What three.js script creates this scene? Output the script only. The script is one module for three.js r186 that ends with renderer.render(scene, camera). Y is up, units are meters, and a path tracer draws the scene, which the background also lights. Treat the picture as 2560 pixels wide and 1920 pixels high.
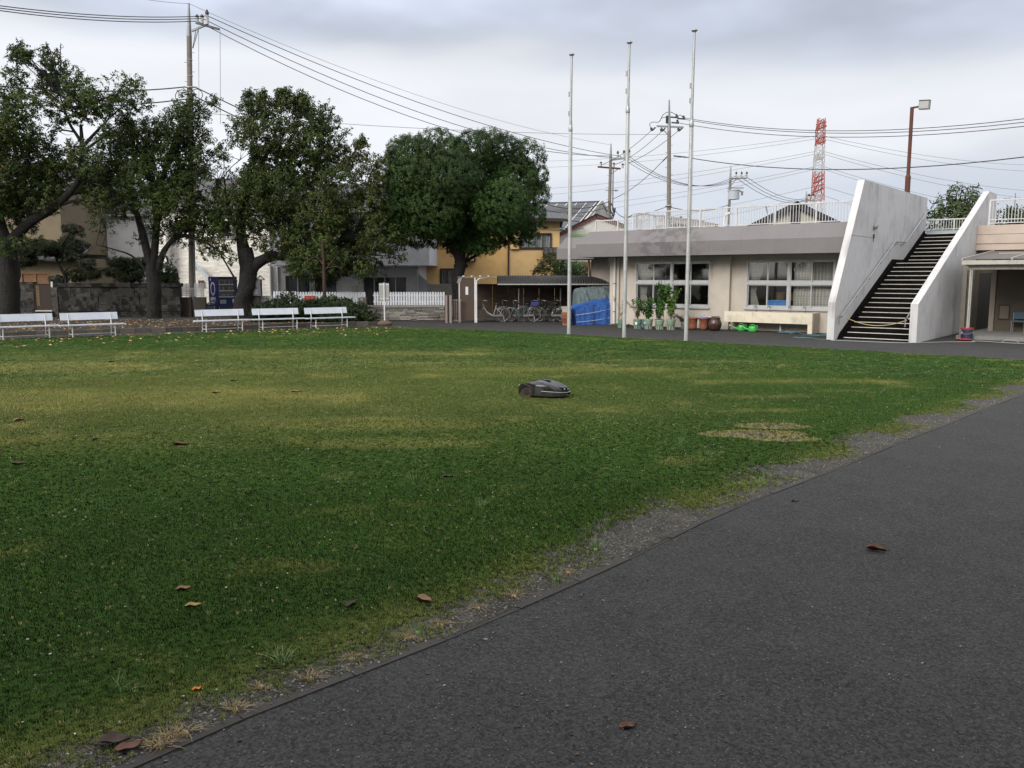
import * as THREE from 'three';
import { mergeGeometries, mergeVertices } from 'three/addons/utils/BufferGeometryUtils.js';

// ---------------------------------------------------------------- camera, sky, sun, exposure
const scene = new THREE.Scene();
const camera = new THREE.PerspectiveCamera(49.04, 4 / 3, 0.1, 3000);
const EYE = 2.05, PITCH = 7.25 * Math.PI / 180, FPX = 2104.4, YAW = 38.9 * Math.PI / 180;
camera.position.set(0, EYE, 0);
camera.rotation.x = -PITCH;
const renderer = new THREE.WebGLRenderer({ antialias: true });
renderer.setSize(1024, 768);
renderer.toneMapping = THREE.LinearToneMapping;
renderer.toneMappingExposure = 1.85;
renderer.shadowMap.enabled = true;

let seed = 12345;
const rnd = () => { seed = (seed * 1664525 + 1013904223) >>> 0; return seed / 4294967296; };
const rr = (a, b) => a + (b - a) * rnd();
const clamp = (x, a = 0, b = 1) => x < a ? a : x > b ? b : x;
const mix = (a, b, t) => a + (b - a) * t;
const sst = (a, b, x) => { const t = clamp((x - a) / (b - a)); return t * t * (3 - 2 * t); };
// value noise, tileable with period p (0 = none)
const hs = (x, y, s) => { let h = Math.imul(x, 374761393) ^ Math.imul(y, 668265263) ^ Math.imul(s, 1274126177); h = Math.imul(h ^ (h >>> 13), 1274126177); h ^= h >>> 16; return (h >>> 0) / 4294967296; };
const md = (a, p) => p ? ((a % p) + p) % p : a;
function vn(x, y, s = 0, p = 0) {
  const xi = Math.floor(x), yi = Math.floor(y); let fx = x - xi, fy = y - yi;
  fx = fx * fx * (3 - 2 * fx); fy = fy * fy * (3 - 2 * fy);
  const x0 = md(xi, p), x1 = md(xi + 1, p), y0 = md(yi, p), y1 = md(yi + 1, p);
  return mix(mix(hs(x0, y0, s), hs(x1, y0, s), fx), mix(hs(x0, y1, s), hs(x1, y1, s), fx), fy);
}
function fbm(x, y, o = 4, s = 0, p = 0) { let a = 0, w = .5, t = 0; for (let i = 0; i < o; i++) { a += w * vn(x, y, s + i * 17, p); t += w; x *= 2; y *= 2; p *= 2; w *= .5; } return a / t; }

function makeSky() {
  const w = 2048, h = 1024, d = new Float32Array(w * h * 4);
  for (let j = 0; j < h; j++) {
    const el = ((j + .5) / h - .5) * Math.PI;
    for (let i = 0; i < w; i++) {
      const az = ((i + .5) / w - .5) * 2 * Math.PI, k = (j * w + i) * 4;       // direction = (cos az, ., sin az)
      const e = el * 180 / Math.PI, a = az * 180 / Math.PI + 90;               // a = 0 straight ahead, + to the right
      // flat layers of stratocumulus: noise stretched along the horizon, wrapping round it
      const q = Math.max(e, 0), sx = (az / (2 * Math.PI) + .5);
      const n1 = fbm(sx * 14, q * .16 + 3.1, 5, 5, 14), n2 = fbm(sx * 36, q * .3 + 9.7, 5, 41, 36), n3 = fbm(sx * 9, q * .10, 4, 77, 9);
      const wob = (n1 - .5) * 9 + (n2 - .5) * 4;
      const ce = Math.cos(el), gl = Math.pow(clamp(ce * Math.cos(az) * -.58 + Math.sin(el) * .45 + ce * Math.sin(az) * .68 + .12), 1.3);   // glow added around the unseen sun, to light the house walls
      const bright = sst(2.5, 9, q + wob * .5) * (1 - sst(10.6, 16.5, q + wob * .9 + 1.9 * Math.sin((a + 4) * .05)));
      const hi = sst(10.6, 16.8, q + wob * .9 + 1.9 * Math.sin((a + 4) * .05)) * (1 - gl);
      const pat = clamp((n2 * .6 + n3 * .7 - .42) * 2.1);
      let r = .372, g = .408, b = .466;                                           // pale blue haze near the horizon
      r = mix(r, .492, bright); g = mix(g, .507, bright); b = mix(b, .535, bright);
      const t = mix(.255, .45, pat);
      r = mix(r, t * .88, hi * .86); g = mix(g, t * .965, hi * .86); b = mix(b, t * 1.16, hi * .86);
      const ov = sst(19, 42, q + wob * .6), tv = mix(.60, .95, pat); r = mix(r, tv, ov); g = mix(g, tv * 1.02, ov); b = mix(b, tv * 1.07, ov);   // overhead sky raised, out of view, for more light on surfaces
      r = mix(r, 1.20, gl); g = mix(g, 1.14, gl); b = mix(b, 1.06, gl);
      const m = mix(.90, 1.09, clamp((n2 * .55 + n1 * .45) * 2.2 - .6)); r *= m; g *= m; b *= m;
      if (e < 0) { const s = sst(0, -12, e); r = mix(r, .10, s); g = mix(g, .10, s); b = mix(b, .10, s); }
      d[k] = r; d[k + 1] = g; d[k + 2] = b; d[k + 3] = 1;
    }
  }
  const t = new THREE.DataTexture(d, w, h, THREE.RGBAFormat, THREE.FloatType);
  t.mapping = THREE.EquirectangularReflectionMapping; t.magFilter = t.minFilter = THREE.LinearFilter; t.wrapS = THREE.RepeatWrapping; t.needsUpdate = true;
  return t;
}
scene.background = makeSky();
scene.environment = scene.background;
const sun = new THREE.DirectionalLight(new THREE.Color().setRGB(1.0, .95, .88), 1.5);
sun.position.set(-57, 50, 42); sun.target.position.set(0, 0, -25);
sun.castShadow = true; sun.shadow.radius = 50; sun.shadow.mapSize.set(4096, 4096);
Object.assign(sun.shadow.camera, { left: -70, right: 70, top: 60, bottom: -60, near: 1, far: 260 });
scene.add(sun, sun.target);

// ---------------------------------------------------------------- pixel to place (a pixel gives a direction; distance comes from ground or plane)
const cp = Math.cos(PITCH), sp = Math.sin(PITCH);
const V = (x, y, z) => new THREE.Vector3(x, y, z);
const ray = (px, py) => { const a = (px - 1280) / FPX, b = -(py - 960) / FPX; return V(a, -sp + b * cp, -cp - b * sp); };
const G = (px, py, h = 0) => { const d = ray(px, py), t = (h - EYE) / d.y; return V(d.x * t, h, d.z * t); };
const D = (px, py, z) => { const d = ray(px, py), t = -z / d.z; return V(d.x * t, EYE + d.y * t, -z); };
const cY = Math.cos(YAW), sY = Math.sin(YAW);
const fw = (u, h, w) => V(u * cY - w * sY, h, u * sY + w * cY);               // facade frame (along, up, out) to world
const FW = (px, py, w) => { const d = ray(px, py), t = w / (-d.x * sY + d.z * cY); return [(d.x * t) * cY + (d.z * t) * sY, EYE + d.y * t]; };

// ---------------------------------------------------------------- scene building helpers
const used = {};
const numbered = n => { const k = used[n] = (used[n] ?? -1) + 1; return k ? `${n}_${String(k).padStart(3, '0')}` : n; };
const origin = new WeakMap();
function tag(o, label, category, group, kind) { if (label) o.userData.label = label; if (category) o.userData.category = category; if (group) o.userData.group = group; if (kind) o.userData.kind = kind; return o; }
// a thing: Group at its base; part geometry is written in the coordinates of the thing's frame (world, or facade frame when facade = true)
function thing(name, label, category, group, x = 0, y = 0, z = 0, ry = 0, shift = true) {
  const o = new THREE.Group(); o.name = numbered(name); o.position.set(x, y, z); o.rotation.y = ry; scene.add(o);
  origin.set(o, shift ? [x, y, z] : [0, 0, 0]); return tag(o, label, category, group);
}
const loc = (name, label, category, group, x, y, z, ry) => thing(name, label, category, group, x, y, z, ry, false);   // parts written in local coordinates
function fthing(name, label, category, group, u, h, w) {
  const p = fw(u, h, w), o = new THREE.Group(); o.name = numbered(name); o.position.copy(p); o.rotation.y = -YAW; scene.add(o); origin.set(o, [u, h, w]); return tag(o, label, category, group);
}
function norm(g) {
  if (g.index) g = g.toNonIndexed();
  for (const k of Object.keys(g.attributes)) if (!['position', 'normal', 'uv'].includes(k)) g.deleteAttribute(k);
  if (!g.attributes.normal) g.computeVertexNormals();
  return g;
}
function boxUV(g) {
  const p = g.attributes.position, n = g.attributes.normal, uv = new Float32Array(p.count * 2);
  for (let i = 0; i < p.count; i++) {
    const ax = Math.abs(n.getX(i)), ay = Math.abs(n.getY(i)), az = Math.abs(n.getZ(i));
    if (ay > ax && ay > az) { uv[2 * i] = p.getX(i); uv[2 * i + 1] = p.getZ(i); } else if (ax > az) { uv[2 * i] = p.getZ(i); uv[2 * i + 1] = p.getY(i); } else { uv[2 * i] = p.getX(i); uv[2 * i + 1] = p.getY(i); }
  }
  g.setAttribute('uv', new THREE.BufferAttribute(uv, 2)); return g;
}
function join(geos, keepUV) {
  geos = (Array.isArray(geos) ? geos.flat(9) : [geos]).filter(Boolean).map(norm);
  let g = geos.length > 1 ? mergeGeometries(geos.map(q => { if (!q.attributes.uv) boxUV(q); return q; })) : geos[0];
  if (!keepUV) boxUV(g); return g;
}
function part(parent, name, geos, mat, o = {}) {
  const g = join(geos, o.keepUV); let r = parent; while (r && !origin.has(r)) r = r.parent;
  const m = new THREE.Mesh(g, mat); m.name = parent ? name : numbered(name); m.castShadow = m.receiveShadow = true;
  if (r) { const [x, y, z] = origin.get(r); g.translate(-x, -y, -z); }
  (parent || scene).add(m); if (o.label) m.userData.label = o.label; if (o.kind) m.userData.kind = o.kind; return m;
}
function struct(name, geos, mat, o = {}) { const m = part(null, name, geos, mat, o); m.userData.kind = 'structure'; return m; }
function lone(name, label, category, group, geos, mat, o) { return tag(part(null, name, geos, mat, o), label, category, group); }
function copyOf(o, label, x, y, z, ry = 0) { const c = o.clone(); c.name = numbered(o.name.replace(/_\d{3}$/, '')); c.position.set(x, y, z); c.rotation.y = ry; c.userData = { ...o.userData, label }; scene.add(c); return c; }
// geometry
const B = (x0, x1, y0, y1, z0, z1) => new THREE.BoxGeometry(Math.abs(x1 - x0), Math.abs(y1 - y0), Math.abs(z1 - z0)).translate((x0 + x1) / 2, (y0 + y1) / 2, (z0 + z1) / 2);
const UP = V(0, 1, 0);
const v3 = p => p.isVector3 ? p.clone() : V(...p);
function cyl(a, b, r0, r1 = r0, seg = 10) { a = v3(a); b = v3(b); const d = b.clone().sub(a), l = d.length(); const g = new THREE.CylinderGeometry(r1, r0, l, seg, 1); g.translate(0, l / 2, 0); g.applyQuaternion(new THREE.Quaternion().setFromUnitVectors(UP, d.normalize())); return g.translate(a.x, a.y, a.z); }
function beam(a, b, w, t = w) { a = v3(a); b = v3(b); const d = b.clone().sub(a), l = d.length(); const g = new THREE.BoxGeometry(w, t, l).translate(0, 0, l / 2); const m = new THREE.Matrix4().lookAt(b, a, Math.abs(d.y) > .99 * l ? V(1, 0, 0) : UP); g.applyMatrix4(m); return g.translate(a.x, a.y, a.z); }
function tube(pts, r, seg = 6, n = 0, closed = false) { const c = new THREE.CatmullRomCurve3(pts.map(v3), closed); return new THREE.TubeGeometry(c, n || pts.length * 4, r, seg, closed); }
const ring = (c, ax, R, r, n = 24, s = 6) => new THREE.TorusGeometry(R, r, s, n).applyQuaternion(new THREE.Quaternion().setFromUnitVectors(V(0, 0, 1), v3(ax).normalize())).translate(...v3(c).toArray());
const lathe = (pts, x = 0, y = 0, z = 0, n = 20) => new THREE.LatheGeometry(pts.map(p => new THREE.Vector2(p[0], p[1])), n).translate(x, y, z);
// polygon (list of [x, y]) extruded by depth along +z
const ext = (pts, depth, z = 0) => new THREE.ExtrudeGeometry(new THREE.Shape(pts.map(p => new THREE.Vector2(p[0], p[1]))), { depth, bevelEnabled: false }).translate(0, 0, z);
// profile in (w, h) extruded along u (x axis): used for eaves, stair walls
const extU = (pts, u0, u1) => { const g = ext(pts.map(p => [-p[0], p[1]]), u1 - u0); g.rotateY(Math.PI / 2); return g.translate(u0, 0, 0); };
function quad(a, b, c, d) { const g = new THREE.BufferGeometry(); const p = [a, b, c, a, c, d].map(v3).flatMap(v => v.toArray()); g.setAttribute('position', new THREE.Float32BufferAttribute(p, 3)); g.computeVertexNormals(); return g; }
function sheet(pts, y, holes) { const s = new THREE.Shape(pts.map(p => new THREE.Vector2(p[0], -p[1]))); return new THREE.ShapeGeometry(s).rotateX(-Math.PI / 2).translate(0, y, 0); }
// ---------------------------------------------------------------- textures and materials
function tex(n, f, srgb = true, m = n) {                                            // f(x, y) in 0..1 -> [r,g,b] 0..1 or grey
  const d = new Uint8Array(n * m * 4);
  for (let j = 0; j < m; j++) for (let i = 0; i < n; i++) { const c = f(i / n, j / m, i, j), k = (j * n + i) * 4; if (c.length) { d[k] = clamp(c[0]) * 255; d[k + 1] = clamp(c[1]) * 255; d[k + 2] = clamp(c[2]) * 255; } else d[k] = d[k + 1] = d[k + 2] = clamp(c) * 255; d[k + 3] = 255; }
  const t = new THREE.DataTexture(d, n, m); t.wrapS = t.wrapT = THREE.RepeatWrapping; t.magFilter = THREE.LinearFilter; t.minFilter = THREE.LinearMipmapLinearFilter; t.generateMipmaps = true; if (srgb) t.colorSpace = THREE.SRGBColorSpace; t.needsUpdate = true; return t;
}
const rep = (t, sx, sy = sx) => { const c = t.clone(); c.repeat.set(1 / sx, 1 / sy); c.needsUpdate = true; return c; };
const mat = (r, g, b, rough = .8, o = {}) => new THREE.MeshStandardMaterial({ color: new THREE.Color().setRGB(r, g, b), roughness: rough, side: THREE.DoubleSide, ...o });
// plaster / paint: fine speckle and broad soft blotches
const tPlaster = tex(512, (x, y) => .86 + .10 * (fbm(x * 4, y * 4, 4, 3, 4) - .5) * 2 * .6 + .07 * (hs(x * 512 | 0, y * 512 | 0, 9) - .5));
// weathered: vertical runs of dirt
const tRuns = tex(512, (x, y) => { const s = fbm(x * 40, y * 2, 3, 11, 0), b = fbm(x * 6, y * 6, 4, 23, 6), f = fbm(x * 40, y * 40, 2, 31, 40); return .92 - .10 * sst(.52, .8, s) * sst(.35, .7, b) - .08 * sst(.45, .85, b) + .05 * (f - .5); });
const tGrain = tex(512, (x, y) => .8 + .4 * (fbm(x * 3, y * 60, 4, 51, 0) - .5) + .1 * (fbm(x * 50, y * 50, 2, 61, 50) - .5));
const tRough = tex(512, (x, y) => .72 + .5 * (fbm(x * 8, y * 8, 5, 71, 8) - .5) + .22 * (hs(x * 512 | 0, y * 512 | 0, 5) - .5));
const tBark = tex(512, (x, y) => { const a = fbm(x * 14, y * 5, 4, 81, 0), b = fbm(x * 5, y * 26, 3, 91, 0); return .42 + .65 * (a - .5) + .5 * (b - .5) + .3; });
const soft = (r, g, b, rough = .8, o = {}) => new THREE.MeshPhysicalMaterial({ color: new THREE.Color().setRGB(r, g, b), roughness: rough, specularIntensity: .18, side: THREE.DoubleSide, ...o });
const plaster = (r, g, b, o = {}) => mat(r, g, b, .9, { map: rep(tPlaster, 1.7), bumpMap: rep(tPlaster, .35), bumpScale: .002, ...o });
const concrete = (r, g, b, s = 2.2, o = {}) => mat(r, g, b, .9, { map: rep(tRuns, s), bumpMap: rep(tRough, .5), bumpScale: .003, ...o });
const wood = (r, g, b, s = .5, o = {}) => mat(r, g, b, .75, { map: rep(tGrain, s, s * 2), ...o });
const paint = (r, g, b, rough = .45, o = {}) => mat(r, g, b, rough, { map: rep(tPlaster, .9), ...o });
const M = {
  white: paint(.74, .75, .77, .4), offwhite: paint(.62, .61, .57, .5), greyMetal: mat(.42, .43, .45, .35, { metalness: .6, map: rep(tPlaster, .8) }), alu: mat(.56, .58, .60, .4, { metalness: .35, map: rep(tPlaster, .7) }),
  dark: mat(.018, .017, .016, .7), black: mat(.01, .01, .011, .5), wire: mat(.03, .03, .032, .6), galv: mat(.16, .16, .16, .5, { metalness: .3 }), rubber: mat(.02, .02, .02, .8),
  steel: mat(.5, .5, .5, .28, { metalness: 1 }), rust: concrete(.10, .035, .022, 1), glass: new THREE.MeshPhysicalMaterial({ color: 0xffffff, transmission: 1, thickness: 0, roughness: .03, ior: 1.5, side: THREE.DoubleSide }),
};
// ---------------------------------------------------------------- ground, yard, lawn
const KERB = [[-9.6, 4.6], [-5.2, .25], [-1.72, -3.2], [-1.25, -3.74], [-.52, -4.45], [-.12, -4.87], [.83, -5.95], [1.85, -7.2], [2.77, -8.15], [3.91, -9.34], [4.76, -10.26], [6, -11.55], [7.11, -12.74], [9.05, -14.74], [11.4, -17.1], [12.9, -18.7], [13.5, -19.55]];
const FAR = [[13.55, -20.1], [12.95, -20.75], [12.5, -21.15], [8.26, -24.98], [5.6, -27.1], [2.05, -30.25], [0, -31.95], [-2.3, -33.5], [-4.44, -34.3], [-6.45, -34.4], [-9.0, -33.0], [-10.4, -32.0], [-12.9, -30.1], [-16.66, -28.0], [-25, -22.4], [-33, -15]];
const LAWN = [...KERB, ...FAR, [-34, 4]];
function distPoly(x, z, P, closed = true) { let m = 1e9; const n = P.length; for (let i = 0; i < (closed ? n : n - 1); i++) { const a = P[i], b = P[(i + 1) % n], dx = b[0] - a[0], dz = b[1] - a[1], t = clamp(((x - a[0]) * dx + (z - a[1]) * dz) / (dx * dx + dz * dz)), ex = a[0] + t * dx - x, ez = a[1] + t * dz - z; m = Math.min(m, ex * ex + ez * ez); } return Math.sqrt(m); }
function inPoly(x, z, P) { let c = false; for (let i = 0, j = P.length - 1; i < P.length; j = i++) { const a = P[i], b = P[j]; if ((a[1] > z) !== (b[1] > z) && x < (b[0] - a[0]) * (z - a[1]) / (b[1] - a[1]) + a[0]) c = !c; } return c; }

const tAsph = (() => {
  const n = 2048, f = new Float32Array(n * n);
  for (let j = 0; j < n; j++) for (let i = 0; i < n; i++) { const x = i / n, y = j / n; f[j * n + i] = .46 + .50 * (vn(x * 200, y * 200, 1, 200) - .5) + .45 * (vn(x * 430, y * 430, 2, 430) - .5) + .18 * (fbm(x * 8, y * 8, 3, 4, 8) - .5); }
  let s0 = seed; seed = 777;
  for (let k = 0; k < 5200; k++) { const cx = rnd() * n, cy = rnd() * n, r = rr(1.5, 3.6) * (rnd() < .08 ? 1.4 : 1), a = rr(.6, 1.5), v = rr(1.3, 3.0), e = rr(.55, 1); for (let y = -5; y <= 5; y++) for (let x = -5; x <= 5; x++) { const p = x * Math.cos(a) + y * Math.sin(a), q = (-x * Math.sin(a) + y * Math.cos(a)) / e; if (p * p + q * q < r * r) f[(md((cy + y) | 0, n)) * n + md((cx + x) | 0, n)] = v; } }
  seed = s0;
  return tex(n, (x, y, i, j) => Math.pow(clamp(f[j * n + i] * .42), 1 / 2.2));
})();
const mAsph = soft(.192, .192, .192, .8, { specularIntensity: .45, map: rep(tAsph, 2.6), bumpMap: rep(tAsph, 2.6), bumpScale: .006, vertexColors: true });
function gridSheet(x0, x1, z0, z1, step, y, col) {
  const nx = Math.round((x1 - x0) / step), nz = Math.round((z1 - z0) / step), g = new THREE.PlaneGeometry(x1 - x0, z1 - z0, nx, nz).rotateX(-Math.PI / 2).translate((x0 + x1) / 2, y, (z0 + z1) / 2);
  const p = g.attributes.position, c = new Float32Array(p.count * 3), uv = g.attributes.uv;
  for (let i = 0; i < p.count; i++) { const q = col(p.getX(i), p.getZ(i)); c[3 * i] = q[0]; c[3 * i + 1] = q[1]; c[3 * i + 2] = q[2]; uv.setXY(i, p.getX(i), p.getZ(i)); }
  g.setAttribute('color', new THREE.BufferAttribute(c, 3)); return g;
}
function rawStruct(name, g, m) { const o = new THREE.Mesh(g, m); o.name = name; o.receiveShadow = true; o.castShadow = true; o.userData.kind = 'structure'; scene.add(o); return o; }
const asphCol = () => [.8, .8, .8];                                                // one colour; the grain is in the map
rawStruct('ground', gridSheet(-420, 420, -560, 120, 20, -.03, () => [1, 1, 1]), mat(.11, .11, .105, .95, { map: rep(tRough, 6), vertexColors: true }));
rawStruct('asphalt_yard', gridSheet(-60, 60, -78, 22, .8, 0, asphCol), mAsph);

// lawn soil and thatch sheet, then the grass itself
const DRY_LIT = [[330, 990, 9.5, 4.2, .5], [950, 925, 8, 2.6, .42], [560, 890, 9, 2.2, .38], [100, 1080, 5, 1.6, .35], [250, 1000, 5.2, 1.7, .95], [520, 975, 2.4, .9, .8], [90, 920, 4.5, 1.5, .75], [150, 1030, 2.6, .8, .6], [700, 880, 3.2, .8, .55], [1000, 885, 3.2, .75, .7], [1380, 925, 3.6, .55, .75], [1150, 940, 2.4, .7, .5], [860, 1060, 2.2, .7, .7], [950, 1110, 1.2, .4, .6], [1700, 905, 2.6, .5, .4], [2010, 955, 2.5, .5, .4], [560, 1100, 2.5, .6, .25], [1280, 960, 2.2, .5, .35]].map(([x, y, rx, rz, k]) => { const p = G(x, y); return [p.x, p.z, rx, rz, k]; });  // dry patches; broad ones also paint in the brightness of the better-lit middle lawn
const BARE = [[1880, 1088, .55, .22], [1930, 1068, .4, .2], [1960, 1100, .35, .16]].map(([x, y, a, b]) => { const p = G(x, y); return [p.x, p.z, a, b]; });
const bareAt = (x, z) => { let m = -9; for (const [a, b, rx, rz] of BARE) m = Math.max(m, 1 - Math.hypot((x - a) / rx, (z - b) / rz)); return m; };
function dryLitAt(x, z, dk) {
  let d = 0; for (const [a, b, rx, rz, k] of DRY_LIT) { const q = Math.hypot((x - a) / rx, (z - b) / rz); if (q < 1.5) d = Math.max(d, k * sst(1.5, .35, q)); }
  const n = fbm(x * 1.1 + 7, z * 1.4 + 3, 4, 401), f = vn(x * 9, z * 9, 431);
  d = d * mix(.55, 1.15, n) * mix(.82, 1.12, f) + .5 * sst(.60, .82, n) * mix(.4, 1, f);
  d = Math.max(d, .75 * sst(.95, .1, dk) * mix(.2, 1.1, fbm(x * 2.1, z * 2.1, 3, 441)));
  if (bareAt(x, z) > -.35) d = Math.max(d, .9 * sst(-.35, .15, bareAt(x, z)));
  return clamp(d);
}
const kerbDist = (x, z) => distPoly(x, z, KERB, false);
const edgeW = (x, z) => .05 + .42 * sst(.47, .75, fbm(x * .9 + 20, z * .9 + 20, 3, 451)) + .12 * vn(x * 6, z * 6, 461);
function grassKeep(x, z) { if (!inPoly(x, z, LAWN)) return 0; const dk = kerbDist(x, z); let k = sst(-.16, .42, dk - edgeW(x, z) + .16 * (vn(x * 13, z * 13, 473) - .5)); k *= 1 - .75 * sst(-.05, .35, bareAt(x, z) + .5 * (vn(x * 7, z * 7, 471) - .5)); const df = distPoly(x, z, FAR, false); return k * sst(-.02, .22, df - .16 * vn(x * 2.2, z * 2.2, 481)); }
{
  const tGravel = tex(1024, (x, y) => { const c = vn(x * 150, y * 150, 21, 150), d = vn(x * 260, y * 260, 22, 260), e = fbm(x * 12, y * 12, 3, 23, 12); const v = .30 + .5 * c * c + .3 * (d - .5) + .3 * (e - .5); return [v * 1.02, v * .99, v * .93]; });
  const insetLawn = LAWN.map(p => p);
  struct('gravel_margin', sheet(insetLawn, .006), mat(.20, .195, .18, .95, { map: rep(tGravel, 1.6), bumpMap: rep(tGravel, 1.6), bumpScale: .012 }), {});
  const tThatch = tex(1024, (x, y) => { const a = vn(x * 190, y * 190, 31, 190), b = fbm(x * 16, y * 16, 4, 32, 16), c = vn(x * 420, y * 420, 33, 420); return .66 + .36 * (a - .5) + .3 * (b - .5) + .26 * (c - .5); });
  // thatch: grid cells inside the lawn where grass grows
  const step = .25, pos = [], col = [], uvs = [], put = (x, z) => { const dk = kerbDist(x, z), d = dryLitAt(x, z, dk); pos.push(x, .012, z); col.push(mix(.033, .19, d), mix(.073, .185, d), mix(.016, .055, d)); uvs.push(x, z); };
  for (let x = -34; x < 14; x += step) for (let z = -35; z < 3; z += step) {
    const cell = (x, z, s) => { put(x, z); put(x, z + s); put(x + s, z + s); put(x, z); put(x + s, z + s); put(x + s, z); }, cx = x + step / 2, cz = z + step / 2;
    const q = [[x, z], [x + step, z], [x, z + step], [x + step, z + step], [cx, cz]].map(p => grassKeep(...p) > .72 ? 1 : 0).reduce((a, b) => a + b, 0); if (!q) continue;
    if (q === 5) cell(x, z, step); else { const s = step / 5; for (let i = 0; i < 5; i++) for (let j = 0; j < 5; j++) if (grassKeep(x + (i + .5) * s, z + (j + .5) * s) > .72) cell(x + i * s, z + j * s, s); }
  }
  const g = new THREE.BufferGeometry(); g.setAttribute('position', new THREE.Float32BufferAttribute(pos, 3)); g.setAttribute('color', new THREE.Float32BufferAttribute(col, 3)); g.setAttribute('uv', new THREE.Float32BufferAttribute(uvs, 2)); g.computeVertexNormals();
  rawStruct('lawn', g, soft(1, 1, 1, .95, { map: rep(tThatch, 1.3), bumpMap: rep(tThatch, 1.3), bumpScale: .008, vertexColors: true }));
}
// grass tufts
function tuftGeo(n, h, spread, w) {
  const p = [], nn = [];
  for (let i = 0; i < n; i++) {
    const a = rnd() * 6.283, r = spread * Math.sqrt(rnd()), bx = Math.cos(a) * r, bz = Math.sin(a) * r, d = rnd() * 6.283, l = h * rr(.6, 1.25), lean = rr(.15, .9) * l, wx = Math.cos(d + 1.57) * w / 2, wz = Math.sin(d + 1.57) * w / 2;
    const mx = bx + Math.cos(d) * lean * .35, mz = bz + Math.sin(d) * lean * .35, tx = bx + Math.cos(d) * lean, tz = bz + Math.sin(d) * lean;
    const A = [bx - wx, 0, bz - wz], Bq = [bx + wx, 0, bz + wz], Cq = [mx + wx * .8, l * .62, mz + wz * .8], Dq = [mx - wx * .8, l * .62, mz - wz * .8], T = [tx, l * .95, tz];
    p.push(...A, ...Bq, ...Cq, ...A, ...Cq, ...Dq, ...Dq, ...Cq, ...T);
    const nx = Math.cos(d) * -.5, nz = Math.sin(d) * -.5; for (let k = 0; k < 9; k++) nn.push(nx, .86, nz);
  }
  const g = new THREE.BufferGeometry(); g.setAttribute('position', new THREE.Float32BufferAttribute(p, 3)); g.setAttribute('normal', new THREE.Float32BufferAttribute(nn, 3)); return g;
}
const mGrass = soft(1, 1, 1, .8);
const _m4 = new THREE.Matrix4(), _q = new THREE.Quaternion(), _e = new THREE.Euler(), _c = new THREE.Color();
function instanced(geo, m, list, name) {                                           // list of [x,y,z, rx,ry,rz, sx,sy,sz, r,g,b]
  const o = new THREE.InstancedMesh(geo, m, list.length); o.name = name; o.castShadow = o.receiveShadow = true; o.userData.kind = 'stuff';
  list.forEach((t, i) => { _q.setFromEuler(_e.set(t[3], t[4], t[5], 'YXZ')); o.setMatrixAt(i, _m4.compose(V(t[0], t[1], t[2]), _q, V(t[6], t[7], t[8]))); o.setColorAt(i, _c.setRGB(t[9], t[10], t[11])); });
  return o;
}
{
  const zones = [[2.6, 5, 4600, .0155, .8, 12], [5, 8, 3000, .015, .95, 12], [8, 12, 1900, .014, 1.2, 12], [12, 19, 1000, .013, 1.6, 12], [19, 38, 330, .013, 2.5, 12]];
  zones.forEach(([r0, r1, den, hh, sc, nb], zi) => {
    const geos = [tuftGeo(nb, hh, .020, .0036)], list = [];
    const n = Math.round((r1 * r1 - r0 * r0) / 2 * 1.62 * den);
    for (let i = 0; i < n; i++) {
      const r = Math.sqrt(mix(r0 * r0, r1 * r1, rnd())), a = rr(-.86, .76), x = Math.sin(a) * r, z = -Math.cos(a) * r, k = grassKeep(x, z); if (k <= 0 || rnd() > k) continue;
      const dk = kerbDist(x, z), d = dryLitAt(x, z, dk), t = clamp(d + rr(-.12, .12)), v = 1.2 * rr(.88, 1.14) * mix(.84, 1.16, fbm(x * .8, z * .8, 3, 491)), y = rr(0, 1);
      const straw = rnd() < .012 + .05 * d + (bareAt(x, z) > -.3 ? .55 : 0) ? 1 : 0;
      const cr = straw ? .22 : mix(.026 + .014 * y, .185, t), cg = straw ? .19 : mix(.074, .185, t), cb = straw ? .09 : mix(.014, .055, t);
      const s = sc * rr(.8, 1.25), hy = mix(.9, 1.2, vn(x * 1.7, z * 1.7, 495)) * rr(.8, 1.2) * (dk < .5 ? .8 : 1);
      list.push([x, .010, z, 0, rnd() * 6.28, 0, s, hy, s, cr * v, cg * v, cb * v]);
    }
    const o = instanced(geos[0], mGrass, list, numbered('grass')); tag(o, ['short green lawn grass at the edge of the asphalt', 'short lawn grass of the inner band beyond the asphalt edge', 'short lawn grass between asphalt edge and robotic mower', 'short lawn grass round the robotic mower', 'short lawn grass in front of benches and flagpoles'][zi], 'grass', null, 'stuff'); scene.add(o);
  });
}
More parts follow.
